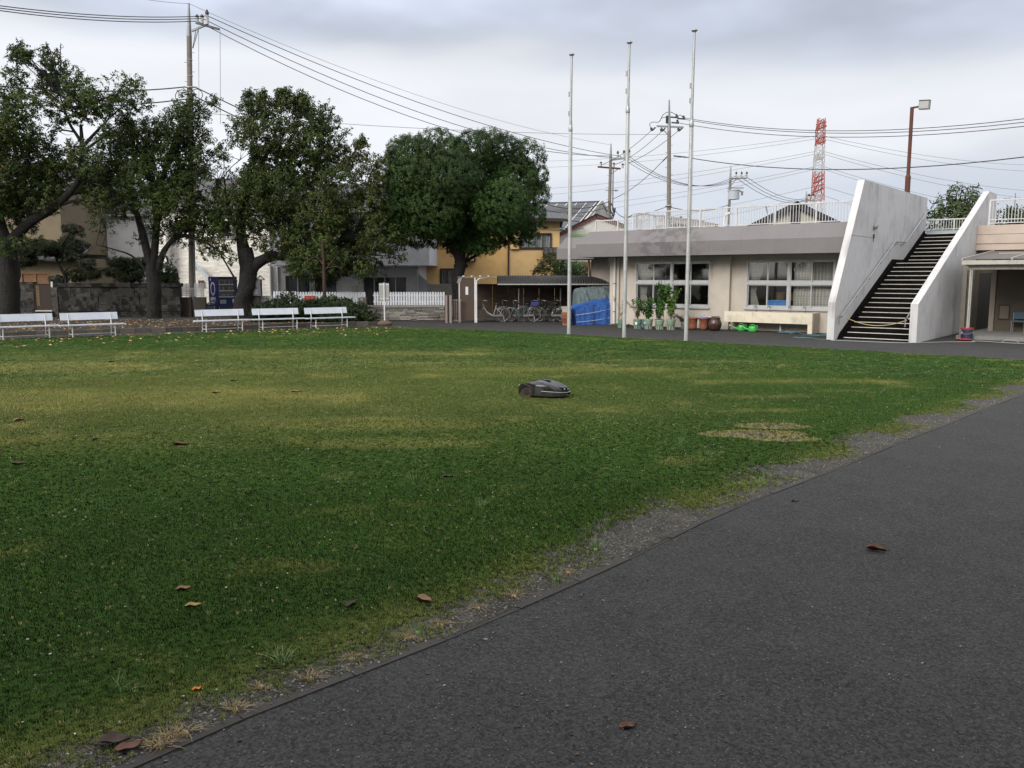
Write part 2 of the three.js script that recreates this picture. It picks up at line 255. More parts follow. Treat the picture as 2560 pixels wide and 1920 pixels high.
// pale clippings and clover heads scattered on the lawn
{
  const g = new THREE.IcosahedronGeometry(.006, 0), list = [];
  for (let i = 0; i < 2600; i++) { const r = Math.sqrt(mix(9, 500, Math.pow(rnd(), 1.5))), a = rr(-.8, .72), x = Math.sin(a) * r, z = -Math.cos(a) * r; if (grassKeep(x, z) < .5) continue; const v = rr(.2, .5), s = rr(.4, .9) * (1 + r * .025); list.push([x, .026 + rr(0, .01), z, rnd() * 3, rnd() * 3, 0, s * rr(.7, 1.8), s * .6, s, v, v, v * .82]); }
  scene.add(tag(instanced(g, mat(1, 1, 1, .7), list, 'lawn_clippings'), 'tiny pale clippings and seed heads scattered over the lawn', 'clippings', null, 'stuff'));
  const gp = new THREE.IcosahedronGeometry(.0065, 0), pl = [];
  for (let i = 0; i < 60000; i++) { const r = Math.sqrt(mix(10, 300, Math.pow(rnd(), 1.7))), a = rr(-.6, .7), x = Math.sin(a) * r, z = -Math.cos(a) * r; if (!inPoly(x, z, LAWN)) continue; const dk = kerbDist(x, z); if (dk > 1.0 && bareAt(x, z) < .02) continue; if (grassKeep(x, z) > .35 && rnd() > .06) continue; const v = rr(.06, .26); const s = rr(.5, 1.5); pl.push([x, .008, z, rnd() * 3, rnd() * 3, 0, s, s * .7, s, v, v * .98, v * .93]); }
  scene.add(tag(instanced(gp, mat(1, 1, 1, .85), pl, 'gravel'), 'grey gravel between the lawn and the asphalt edge', 'gravel', null, 'stuff'));
}
// grit, twigs and leaf crumbs drifted over the asphalt
{
  const g = new THREE.IcosahedronGeometry(.006, 0), list = [];
  for (let i = 0; i < 9000; i++) { const r = Math.sqrt(mix(9, 420, Math.pow(rnd(), 1.4))), a = rr(-.7, .75), x = Math.sin(a) * r, z = -Math.cos(a) * r; if (inPoly(x, z, LAWN)) continue; const dk = kerbDist(x, z); if (rnd() > .12 + .88 * Math.exp(-dk * 2.2)) continue; const k = rnd(), v = rr(.4, 1.2), s = rr(.4, 1.3); list.push([x, .004, z, rnd() * 3, rnd() * 3, 0, s * rr(.7, 2.2), s * .6, s, ...(k < .6 ? [.16 * v, .15 * v, .14 * v] : k < .85 ? [.12 * v, .075 * v, .04 * v] : [.3 * v, .28 * v, .25 * v])]); }
  scene.add(tag(instanced(g, mat(1, 1, 1, .9), list, 'asphalt_grit'), 'loose grit and leaf crumbs drifted over the asphalt', 'grit', null, 'stuff'));
}
// concrete edging stones between yard and lawn
{
  const m = [concrete(.040, .037, .033, .8), concrete(.048, .044, .039, .9), concrete(.034, .032, .029, .7)];
  const k = thing('kerb', null, null, null, -1.25, 0, -3.74); k.userData.kind = 'structure';
  const curve = new THREE.CatmullRomCurve3(KERB.map(p => V(p[0], 0, p[1]))), L = curve.getLength(), n = Math.round(L / .62);
  for (let i = 0; i < n; i++) {
    const a = curve.getPointAt(i / n), b = curve.getPointAt((i + 1) / n), d = b.clone().sub(a).normalize(), y = .006 + rr(-.003, .003); a.addScaledVector(d, .004); b.addScaledVector(d, -.004); a.y = b.y = y - .045;
    part(k, 'edging_stone', beam(a, b, .065 + rr(-.006, .006), .09), m[(rnd() * 3) | 0]);
  }
}
// ---------------------------------------------------------------- the school: wall with windows, eave, roof
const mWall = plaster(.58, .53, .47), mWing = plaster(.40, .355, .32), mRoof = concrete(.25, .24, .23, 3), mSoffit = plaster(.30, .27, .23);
const tFascia = tex(1024, (x, y, i, j) => {                                       // 12 m x 1.5 m of facade length: mould stains round u = -17.9 .. -14.7
  const u = x, n = fbm(x * 60, y * 8, 5, 601), m = fbm(x * 22 + 4, y * 5, 4, 611), st = sst(.50, .56, u) * sst(.79, .71, u) * sst(.42, .62, n * .6 + m * .5), runs = sst(.6, .85, fbm(x * 150, y * 2.5, 3, 621));
  return .90 - .13 * st - .025 * runs + .08 * (fbm(x * 12, y * 2, 3, 631) - .5);
}, true, 256);
const mFascia = mat(.178, .168, .180, .85, { map: rep(tFascia, 12, 1.5), bumpMap: rep(tRough, .6), bumpScale: .002 });
const school = fthing('school_building', 'single storey cream school building with grey slanted eave behind the flagpoles', 'building', null, -15, 0, -31.2);
const WIN = [[-18.5, -15.08, .83, 2.66], [-13.56, -10.2, .85, 2.67]];
part(school, 'wall', [B(-19.72, -18.5, 0, 2.9, -31.45, -31.25), B(-18.5, -15.08, 0, .83, -31.45, -31.25), B(-18.5, -15.08, 2.66, 2.9, -31.45, -31.25), B(-15.08, -13.56, 0, 2.9, -31.45, -31.25), B(-13.56, -10.2, 0, .85, -31.45, -31.25), B(-13.56, -10.2, 2.67, 2.9, -31.45, -31.25), B(-10.2, -9.34, 0, 2.9, -31.45, -31.25)], mWall);
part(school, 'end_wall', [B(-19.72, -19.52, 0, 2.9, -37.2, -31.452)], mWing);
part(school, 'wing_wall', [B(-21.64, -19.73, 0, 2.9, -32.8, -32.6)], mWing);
part(school, 'pilaster', B(-14.86, -14.17, 0, 2.88, -31.248, -31.08), mWall);
part(school, 'pilaster', B(-19.7, -19.25, 0, 2.88, -31.248, -31.14), mWall);
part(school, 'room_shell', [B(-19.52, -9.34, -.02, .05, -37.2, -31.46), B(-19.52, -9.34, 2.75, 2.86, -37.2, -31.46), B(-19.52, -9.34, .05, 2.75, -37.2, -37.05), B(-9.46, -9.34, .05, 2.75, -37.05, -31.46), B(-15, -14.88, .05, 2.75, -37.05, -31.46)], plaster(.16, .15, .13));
// windows: aluminium frame, transom and mullion, eight sashes each with its pane
for (const [u0, u1, h0, h1] of WIN) {
  const um = (u0 + u1) / 2, ht = 1.80;
  const w = part(school, 'window', [B(u0, u1, h1 - .05, h1 - .001, -31.36, -31.242), B(u0, u1, h0 + .001, h0 + .05, -31.36, -31.242), B(u0 + .001, u0 + .05, h0 + .05, h1 - .05, -31.36, -31.243), B(u1 - .05, u1 - .001, h0 + .05, h1 - .05, -31.36, -31.243), B(um - .045, um + .045, h0 + .05, h1 - .05, -31.36, -31.235), B(u0 + .05, um - .045, ht - .05, ht + .05, -31.36, -31.241), B(um + .045, u1 - .05, ht - .05, ht + .05, -31.36, -31.241)], M.alu);
  part(w, 'sill', B(u0 - .04, u1 + .02, h0 - .05, h0, -31.4, -31.17), M.alu);
  const bays = [[u0 + .05, um - .045], [um + .045, u1 - .05]], rows = [[h0 + .05, ht - .05], [ht + .05, h1 - .05]];
  bays.forEach(([a, b], bi) => rows.forEach(([c, d]) => [0, 1].forEach(k => {
    const m = (a + b) / 2, x0 = k ? m - .025 : a, x1 = k ? b : m + .025, z = (k ^ bi) ? -31.275 : -31.31, f = .035;
    part(w, 'sash', [B(x0, x1, d - f, d, z - .012, z + .012), B(x0, x1, c, c + .07, z - .012, z + .012), B(x0, x0 + f, c + .07, d - f, z - .012, z + .012), B(x1 - f, x1, c + .07, d - f, z - .012, z + .012)], M.alu);
    part(w, 'pane', B(x0 + f, x1 - f, c + .07, d - f, z - .002, z + .002), M.glass);
  })));
}
// eave: vertical fascia with a sloping band above, hipped at the left end
function eave(u0, u1, h0, h1, h2, wf, back, slope) {
  const s = slope, A = V(u0, h1, wf), Bv = V(u1, h1, wf), Cv = V(u1, h2, wf - s), Dv = V(u0 + s, h2, wf - s), E = V(u0, h1, back), F = V(u0 + s, h2, back);
  return [B(u0, u1, h0, h1, back, wf), quad(A, Bv, Cv, Dv), quad(E, A, Dv, F), quad(Dv, Cv, V(u1, h2, back), F)];
}
part(school, 'eave', eave(-20.7, -9.335, 2.885, 3.42, 3.95, -30.0, -31.9, .40), mFascia);
part(school, 'eave', eave(-22.72, -20.72, 2.84, 3.32, 3.82, -31.4, -33.6, .3), mFascia);
part(school, 'roof', [B(-20.28, -9.335, 3.80, 3.949, -42, -31.91)], mRoof);
part(school, 'roof', B(-22.4, -20.3, 3.6, 3.815, -42, -33.61), mRoof);
{ const dp = part(school, 'downpipe', [cyl([-19.42, .0, -31.07], [-19.42, 2.88, -31.07], .055, .055, 12)], M.white); for (const h of [.55, 1.75]) part(dp, 'pipe_clamp', cyl([-19.42, h, -31.07], [-19.42, h + .03, -31.07], .065, .065, 12), M.dark); }
part(school, 'downpipe', cyl([-21.7, 0, -32.5], [-21.7, 2.84, -32.5], .045, .045, 10), M.greyMetal);
part(school, 'vent_grille', [0, 1, 2, 3].flatMap(i => [0, 1].map(j => B(-18.55 + i * .11, -18.47 + i * .11, .04 + j * .12, .12 + j * .12, -31.249, -31.238))), M.dark);
// fluorescent tubes seen through the right window
for (const [a, b, h, w] of [[-12.6, -10.5, 2.32, -33.6], [-12.2, -9.8, 2.22, -35.0]]) {
  const f = fthing('ceiling_lamp', `lit fluorescent ceiling lamp inside the window above the trough, ${w < -34 ? 'the lower of two' : 'the upper of two'}`, 'ceiling lamp', null, (a + b) / 2, h, w);
  part(f, 'housing', B(a, b, h + .03, h + .09, w - .06, w + .06), M.white); part(f, 'hanger', cyl([a + .3, h + .09, w], [a + .3, 2.75, w], .008), M.white); part(f, 'hanger', cyl([b - .3, h + .09, w], [b - .3, 2.75, w], .008), M.white);
  part(f, 'tube', cyl([a + .03, h, w], [b - .03, h, w], .02, .02, 8), mat(.9, .85, .7, .4, { emissive: new THREE.Color().setRGB(1, .86, .62), emissiveIntensity: .9 }));
  const l = new THREE.PointLight(new THREE.Color().setRGB(1, .86, .62), .3); l.position.copy(fw((a + b) / 2, h - .05, w)).sub(f.position).applyAxisAngle(UP, YAW); l.castShadow = true; l.shadow.radius = 5; f.add(l);
}
// curtains
function curtain(pts, w, amp, freq) {                                              // pts: rows [h, uLeft, uRight]
  const n = 40, pos = [], rows = [];
  for (const [h, a, b] of pts) { const r = []; for (let i = 0; i <= n; i++) { const t = i / n; r.push([mix(a, b, t), h, w + amp * Math.sin(t * freq * 6.283 + .7 * Math.sin(t * 9)) ]); } rows.push(r); }
  for (let j = 0; j < rows.length - 1; j++) for (let i = 0; i < n; i++) pos.push(...rows[j][i], ...rows[j + 1][i], ...rows[j + 1][i + 1], ...rows[j][i], ...rows[j + 1][i + 1], ...rows[j][i + 1]);
  const g = new THREE.BufferGeometry(); g.setAttribute('position', new THREE.Float32BufferAttribute(pos, 3)); g.computeVertexNormals(); return g;
}
const mCurt = mat(.50, .50, .46, .95, { map: rep(tGrain, .6, .3) });
for (const [l, pts, f] of [
  ['pale curtain tied back at the downpipe end of the window behind the potted plants', [[2.62, -18.42, -17.75], [2.1, -18.42, -17.85], [1.7, -18.42, -18.05], [1.3, -18.42, -18.12], [.9, -18.42, -18.0]], 6],
  ['pale curtain hanging at the pilaster end of the window behind the potted plants', [[2.62, -15.42, -15.14], [1.9, -15.3, -15.14], [1.2, -15.22, -15.14], [.9, -15.2, -15.14]], 4],
  ['pale curtain tied back at the pilaster end of the window above the trough', [[2.62, -13.48, -12.95], [2.2, -13.48, -13.05], [1.7, -13.48, -13.22], [1.45, -13.48, -13.28], [.9, -13.48, -13.12]], 6],
  ['pale curtain drawn across the stair end of the window above the trough', [[2.62, -11.80, -10.24], [1.8, -11.80, -10.24], [.9, -11.80, -10.24]], 13]]) {
  const c = fthing('curtain', l, 'curtain', 'curtains in the school windows', pts[0][1], .9, -31.55); part(c, 'cloth', curtain(pts, -31.55, .035, f), mCurt); part(c, 'rail', B(pts[0][1], pts[0][2], 2.63, 2.66, -31.57, -31.53), M.white);
}
{ const b = fthing('storage_box', 'blue plastic storage box on the inner sill of the school window', 'box', null, -12.4, .55, -31.9); part(b, 'shell', [B(-12.85, -11.98, .55, 1.12, -32.2, -31.66)], mat(.03, .13, .38, .5)); part(b, 'rim', B(-12.88, -11.95, 1.121, 1.16, -32.23, -31.63), mat(.04, .17, .45, .45)); }
for (const x of [-12.62, -12.2]) { const b = fthing('basket', 'tan basket standing behind the blue storage box', 'basket', 'baskets behind the school window', x, .9, -32.4); part(b, 'shell', lathe([[.12, 0], [.17, .12], [.19, .5], [.17, .5], [.15, .12], [.02, .03]], x, .95, -32.4, 16), wood(.30, .19, .10, .2)); part(b, 'stand', B(x - .16, x + .16, .05, .95, -32.56, -32.24), M.dark); }
// ---------------------------------------------------------------- roof railings: posts, rails and single bars
const mRail = paint(.62, .63, .65, .5);
function railing(label, pts, h0, h1, opt = {}) {                                    // pts: [u, w] corners
  const { bar = .107, post = 1.42, mid, posts = true } = opt, r = fthing('roof_railing', label, 'railing', 'white roof railings', pts[0][0], h0, pts[0][1]);
  for (let k = 0; k < pts.length - 1; k++) {
    const [a, b] = [pts[k], pts[k + 1]], L = Math.hypot(b[0] - a[0], b[1] - a[1]), at = t => [mix(a[0], b[0], t), mix(a[1], b[1], t)];
    part(r, 'top_rail', beam([a[0], h1, a[1]], [b[0], h1, b[1]], .05, .05), mRail); part(r, 'bottom_rail', beam([a[0], h0 + .08, a[1]], [b[0], h0 + .08, b[1]], .035, .03), mRail);
    if (mid) part(r, 'middle_rail', beam([a[0], mid, a[1]], [b[0], mid, b[1]], .035, .03), mRail);
    const np = Math.max(1, Math.round(L / post)), nb = Math.round(L / bar);
    for (let i = k ? 1 : 0; i <= np; i++) { const [u, w] = at(i / np); part(r, 'post', B(u - .028, u + .028, h0, h1 - .02, w - .028, w + .028), mRail); }
    for (let i = 1; i < nb; i++) { if (Math.abs((i / nb * np) - Math.round(i / nb * np)) < .5 * np / nb) continue; const [u, w] = at(i / nb); part(r, 'bar', cyl([u, h0 + .08, w], [u, h1 - .02, w], .0135, .0135, 5), mRail); }
  }
  return r;
}
railing('long white roof railing along the front of the school roof', [[-18.5, -31.0], [-9.36, -31.0]], 3.95, 4.70);
railing('white roof railing running back from the corner of the school roof', [[-18.47, -31.2], [-18.47, -37.5]], 3.95, 4.69, { bar: .14 });
railing('short low white railing on the lower roof beside the gabled house', [[-22.2, -33.8], [-18.6, -33.8]], 3.82, 4.66);
{ const r = fthing('roof_pipe', 'bent white vent pipe standing on the school roof behind the railing', 'pipe', null, -16.3, 3.95, -35); part(r, 'pipe', tube([[-16.3, 3.95, -35], [-16.3, 4.5, -35], [-16.22, 4.75, -35], [-16.0, 4.82, -35]], .05, 8), M.white); }
{ const r = fthing('roof_brace', 'slanting white steel brace behind the long roof railing', 'brace', null, -12.9, 3.95, -31.6); part(r, 'strut', [cyl([-12.95, 3.95, -31.9], [-12.8, 4.68, -31.06], .022)], M.white); part(r, 'foot', B(-13.02, -12.88, 3.949, 3.97, -31.97, -31.83), M.white); }
// ---------------------------------------------------------------- outdoor staircase between two slanted walls
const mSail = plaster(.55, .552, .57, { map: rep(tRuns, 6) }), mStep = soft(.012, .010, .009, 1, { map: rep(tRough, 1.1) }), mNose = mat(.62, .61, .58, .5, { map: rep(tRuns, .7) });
const stair = fthing('staircase', 'outdoor concrete staircase between two slanted white walls', 'staircase', null, -8, 0, -33);
{
  const lw = part(stair, 'side_wall', extU([[-28.06, 0], [-28.06, 1.23], [-30.5, 5.35], [-39.2, 5.35], [-39.2, 0]], -9.33, -9.1), mSail, { label: 'tall sail-shaped white side wall' });
  part(stair, 'side_wall', extU([[-28.35, 0], [-28.35, 1.21], [-38.4, 5.42], [-40, 5.42], [-40, 0]], -6.88, -6.66), mSail);
  const N = []; for (let i = 0; i < 17; i++) N.push([-28.67 - .361 * i, .06 + .157 * i]); for (let i = 0; i < 8; i++) N.push([-36.15 - .38 * i, 2.72 + .16 * i]);
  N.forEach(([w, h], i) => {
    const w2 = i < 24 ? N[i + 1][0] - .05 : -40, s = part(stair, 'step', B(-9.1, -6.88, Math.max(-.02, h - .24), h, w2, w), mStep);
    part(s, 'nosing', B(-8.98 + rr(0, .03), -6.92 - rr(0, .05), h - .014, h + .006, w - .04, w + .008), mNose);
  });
  part(stair, 'skirting', extU([[-28.35, 0], [-28.6, .2], [-34.35, 2.72], [-35.95, 2.72], [-38.9, 3.98], [-39.1, 3.98], [-39.1, 3.3], [-34.4, 2.0], [-29.2, 0]], -9.1, -9.085), mStep);
  const rail = (u, s) => { const r = part(stair, 'handrail', [cyl([u, .5, -28.22], [u, .76, -28.22], .021), tube([[u, .76, -28.22], [u, .77, -28.4]], .021), cyl([u, .77, -28.38], [u, 3.38, -34.29], .021), cyl([u, 3.38, -34.29], [u, 3.40, -35.77], .021), cyl([u, 3.40, -35.77], [u, 4.78, -38.9], .021)], M.steel);
    for (const [w, h] of [[-28.5, .81], [-29.9, 1.43], [-31.3, 2.05], [-32.6, 2.62], [-33.7, 3.11], [-34.6, 3.37], [-35.5, 3.38], [-36.9, 3.88], [-38.1, 4.41]]) part(r, 'bracket', [cyl([u, h, w], [u, h - .07, w], .012), cyl([u, h - .07, w], [u + s * .1, h - .09, w], .012), B(u + s * .08, u + s * .1, h - .13, h - .05, w - .03, w + .03)], M.greyMetal); };
  rail(-9.0, -1); rail(-6.98, 1);
  // old mortar repairs, drip joint
  part(stair, 'wall_joint', [B(-9.0995, -9.0965, 3.43, 3.44, -31.9, -29.35)], M.dark);
  part(stair, 'floor_slab', B(-9.1, -6.88, 3.6, 3.84, -40, -39.0), mRoof);
}
{ const l = fthing('wall_lamp', 'round grey bulkhead lamp on the tall sail-shaped stair wall', 'lamp', null, -9.1, 3.84, -31.82); part(l, 'base', cyl([-9.1, 3.84, -31.82], [-9.06, 3.84, -31.82], .13, .13, 20), M.greyMetal); part(l, 'globe', new THREE.SphereGeometry(.11, 16, 10).scale(.8, 1, 1).translate(-9.04, 3.84, -31.82), mat(.22, .22, .21, .3)); }
{ const l = fthing('switch_box', 'small weathered switch box under the round wall lamp', 'switch', null, -9.1, 3.5, -31.81); part(l, 'cover', [B(-9.0985, -9.06, 3.42, 3.56, -31.85, -31.77)], M.rust); part(l, 'conduit', cyl([-9.085, 3.3, -31.81], [-9.085, 3.42, -31.81], .01), M.dark); }
{ const r = fthing('rope', 'yellow rope slung across the foot of the staircase', 'rope', null, -8, .45, -28.8); const pts = []; for (let i = 0; i <= 14; i++) { const t = i / 14; pts.push([mix(-9.02, -6.98, t), mix(.66, .70, t) - .20 * 4 * t * (1 - t), mix(-29.2, -28.3, t)]); } part(r, 'strand', tube(pts, .011, 6, 40), mat(.42, .33, .14, .9)); part(r, 'knot', [new THREE.SphereGeometry(.03, 8, 6).translate(-9.02, .66, -29.2), new THREE.SphereGeometry(.03, 8, 6).translate(-6.98, .7, -28.3)], mat(.42, .33, .14, .9)); }
railing('white railing at the head of the staircase', [[-9.3, -39.6], [-6.9, -39.6]], 3.98, 4.46, { bar: .1, post: 1.2 });
{ const k = fthing('kick_plate', 'grey steel kick plate on top of the staircase', 'plate', null, -8, 3.84, -39.3); part(k, 'plate', [B(-9.09, -6.89, 3.85, 3.99, -39.31, -39.29), B(-9.09, -6.89, 3.99, 4.0, -39.33, -39.27)], mat(.30, .34, .38, .4, { metalness: .4 })); }
// ---------------------------------------------------------------- second wing with terrace and lean-to canopy
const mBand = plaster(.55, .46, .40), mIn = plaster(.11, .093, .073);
const wing = fthing('terrace_wing', 'cream wing with banded parapet behind the canopy', 'building', null, -3, 0, -36.5);
part(wing, 'parapet_band', [B(-6.655, 4, 3.06, 3.29, -36.9, -36.5)], mBand); part(wing, 'parapet_band', B(-6.655, 4, 3.305, 3.64, -36.9, -36.47), mBand); part(wing, 'parapet_band', B(-6.655, 4, 3.655, 3.99, -36.9, -36.5), mBand);
part(wing, 'parapet_core', B(-6.655, 4, 2.6, 3.98, -37.2, -36.905), mBand); part(wing, 'roof', B(-6.655, 4, 3.8, 3.985, -43, -37.205), mRoof);
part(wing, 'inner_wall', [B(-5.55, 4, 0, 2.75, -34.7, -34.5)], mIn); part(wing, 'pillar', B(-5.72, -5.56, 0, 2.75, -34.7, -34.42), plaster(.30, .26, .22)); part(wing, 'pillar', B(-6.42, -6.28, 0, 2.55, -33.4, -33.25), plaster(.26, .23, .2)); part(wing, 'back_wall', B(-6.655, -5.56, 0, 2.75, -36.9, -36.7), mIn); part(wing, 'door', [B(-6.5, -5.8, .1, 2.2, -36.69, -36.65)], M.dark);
part(wing, 'terrace_floor', B(-6.1, 4, 0, .12, -36.7, -31.15), concrete(.20, .195, .19, 1.5));
part(wing, 'lintel', B(-5.55, 4, 2.75, 2.9, -36.6, -34.5), mBand);
railing('white roof railing above the banded parapet', [[-6.3, -36.65], [4, -36.65]], 3.99, 4.93, { mid: 4.2, bar: .105 });
const canopy = fthing('canopy', 'lean-to canopy with cream gutter beside the staircase', 'canopy', null, -2, 0, -31.1), mCan = mat(.40, .39, .35, .5, { map: rep(tRuns, 1.4) }), mPoly = mat(.055, .052, .050, .35, { map: rep(tRuns, 2) });
part(canopy, 'gutter', B(-6.03, 4, 2.45, 2.585, -31.06, -30.94), mCan); part(canopy, 'beam', B(-5.93, 4, 2.29, 2.44, -31.3, -31.2), mCan);
{ const p = part(canopy, 'post', [B(-5.825, -5.735, .0, 2.29, -31.29, -31.21)], mCan); part(p, 'drain_elbow', tube([[-5.9, 2.44, -31.05], [-5.86, 2.34, -31.1], [-5.80, 2.24, -31.17], [-5.79, 2.1, -31.18]], .03, 8), mCan); part(p, 'drain_pipe', cyl([-5.79, .1, -31.18], [-5.79, 2.1, -31.18], .026), mCan); }
part(canopy, 'post', B(1.4, 1.49, 0, 2.29, -31.29, -31.21), mCan);
{ const hAt = w => 2.62 + (-31 - w) * .073; for (let i = 0; i < 7; i++) { const a = -6.03 + i * 1.42, g = quad([a + .03, hAt(-31), -31], [a + 1.39, hAt(-31), -31], [a + 1.39, hAt(-36.45), -36.45], [a + .03, hAt(-36.45), -36.45]); part(canopy, 'roof_panel', g, mPoly); part(canopy, 'rafter', beam([a, hAt(-31) + .005, -30.97], [a, hAt(-36.45) + .005, -36.45], .05, .06), mCan); if (i % 2) part(canopy, 'roof_patch', quad([a + .2, hAt(-32.2) + .006, -32.2], [a + 1.2, hAt(-32.2) + .006, -32.2], [a + 1.2, hAt(-33.2) + .006, -33.2], [a + .2, hAt(-33.2) + .006, -33.2]), mat(.30, .29, .28, .5)); } part(canopy, 'purlin', [B(-6.03, 4, hAt(-33.6) - .06, hAt(-33.6) - .01, -33.63, -33.57)], mCan); }
{ const b = fthing('notice_board', 'dark framed notice board under the canopy', 'notice board', null, -5.25, .5, -34.5); part(b, 'frame', [B(-5.42, -5.08, .53, 1.07, -34.497, -34.47)], wood(.05, .03, .02)); part(b, 'sheet', B(-5.39, -5.11, .57, 1.03, -34.469, -34.464), mat(.13, .11, .085, .9)); }
{ const c = fthing('chair', 'blue chair with thin legs under the canopy', 'chair', null, -4.7, .12, -34.1); part(c, 'seat', B(-4.95, -4.5, .50, .54, -34.3, -33.9), mat(.03, .07, .10, .6)); part(c, 'backrest', B(-4.95, -4.5, .58, .82, -34.33, -34.3), mat(.03, .07, .10, .6)); for (const [u, w] of [[-4.92, -33.93], [-4.53, -33.93], [-4.92, -34.31], [-4.53, -34.31]]) part(c, 'leg', cyl([u, .12, w], [u, w < -34.2 ? .8 : .5, w], .013), M.greyMetal); }
{ // oil bucket with lettering, and the red tray beside it
  const b = fthing('bucket', 'dark blue oil bucket with red lid and white lettering at the canopy post', 'bucket', null, -5.75, 0, -31.0), R = .19, H = .36;
  const cv = document.createElement('canvas'); cv.width = 512; cv.height = 256; const c = cv.getContext('2d'); c.fillStyle = '#252d42'; c.fillRect(0, 0, 512, 256); c.fillStyle = '#e8e8ee'; c.textAlign = 'center'; c.font = 'bold 54px sans-serif'; c.fillText('MOTOR', 256, 120); c.font = 'bold 44px sans-serif'; c.fillText('OIL', 256, 168); c.beginPath(); c.moveTo(226, 52); c.lineTo(256, 22); c.lineTo(286, 52); c.fill(); c.fillRect(196, 50, 120, 8);
  const t = new THREE.CanvasTexture(cv); t.colorSpace = THREE.SRGBColorSpace;
  const g = new THREE.CylinderGeometry(R, R * .9, H, 28, 1, true).rotateY(Math.PI + .35).translate(-5.75, H / 2 + .02, -31.0); t.wrapS = THREE.RepeatWrapping; t.repeat.set(2, 1);
  part(b, 'body', g, mat(1, 1, 1, .4, { map: t }), { keepUV: true }); part(b, 'base', cyl([-5.75, .001, -31], [-5.75, .03, -31], R * .9, R * .9, 28), mat(.02, .025, .05, .5)); part(b, 'rim', [ring([-5.75, H + .02, -31], [0, 1, 0], R, .012, 28), cyl([-5.75, H - .02, -31], [-5.75, H + .015, -31], R * 1.02, R * 1.02, 28)], mat(.28, .03, .035, .45)); part(b, 'handle', tube([[-5.95, .36, -31], [-5.93, .24, -30.84], [-5.75, .19, -30.8], [-5.57, .24, -30.84], [-5.55, .36, -31]], .005, 5), M.greyMetal);
  const q = fthing('tray', 'red round plastic tray on the asphalt by the oil bucket', 'tray', null, -5.72, 0, -30.5); part(q, 'dish', lathe([[0, .006], [.2, .006], [.24, .045], [.255, .045], [.21, 0], [0, 0]], -5.72, 0, -30.5, 24), mat(.36, .03, .03, .45));
}
// ---------------------------------------------------------------- flagpoles
{
  const m = mat(.47, .49, .49, .42, { metalness: .35, map: rep(tRuns, 1.3) }), m2 = mat(.36, .37, .38, .4, { metalness: .45, map: rep(tRuns, 1.1) });
  [[1422, 836, 137, 327, 'first silver flagpole, nearest the bicycle shelter'], [1560, 844, 107, 281, 'middle silver flagpole of the three'], [1714.5, 852, 77, 316, 'silver flagpole nearest the staircase']].forEach(([x, y, yt, yc, l], i) => {
    const p = G(x, y), H = D(x, yt, -p.z).y, hc = D(x, yc, -p.z).y, t = loc('flagpole', l, 'flagpole', 'flagpoles on the lawn edge', p.x, 0, p.z, 0);
    part(t, 'pole', [cyl([0, 0, 0], [0, hc, 0], .066, .056, 14)], m); part(t, 'upper_pole', cyl([0, hc, 0], [.02, H - .04, 0], .046, .038, 12), m2); part(t, 'collar', [lathe([[.045, -.05], [.075, 0], [.07, .12], [.036, .22]], 0, hc, 0, 14)], m2);
    part(t, 'cap', lathe([[.0, .05], [.07, .05], [.095, .02], [.095, -.01], [.05, -.03], [.03, -.06]], .02, H, 0, 16), m2);
    for (const h of [hc + .5 + i * .1, hc + 1.15]) part(t, 'cleat', B(-.085, -.03, h, h + .16, -.02, .02), m2);
    part(t, 'halyard', tube([[.07, 1.0, .03], [.065, hc - .1, .035], [.055, hc + .3, .03]], .004, 4), M.galv);
  });
}
// ---------------------------------------------------------------- wash trough under the right window
{
  const c = plaster(.66, .61, .50, { map: rep(tRuns, 2.5) }), t = fthing('wash_trough', 'long cream concrete wash trough under the school window', 'trough', null, -12.4, 0, -30.9);
  part(t, 'front_slab', B(-14.08, -10.68, .34, .74, -30.58, -30.5), c); part(t, 'basin_floor', B(-14.08, -10.85, .34, .42, -31.24, -30.582), c); part(t, 'end_slab', B(-10.84, -10.67, 0, .735, -31.24, -30.583), c); part(t, 'front_leg', B(-10.84, -10.67, 0, .338, -30.58, -30.502), c); part(t, 'end_slab', B(-14.08, -13.95, .421, .735, -31.07, -30.583), c);
  part(t, 'drain_pipe', cyl([-12.0, 0, -30.9], [-12.0, .34, -30.9], .035), M.white);
  for (const u of [-13.1, -12.55, -11.75, -11.2]) part(t, 'tap', [tube([[u, .74, -31.22], [u, .9, -31.2], [u - .03, .95, -31.1], [u - .02, .88, -31.02]], .011, 6), B(u - .03, u + .03, .94, .955, -31.21, -31.19)], mat(.12, .10, .08, .4, { metalness: .7 }));
}
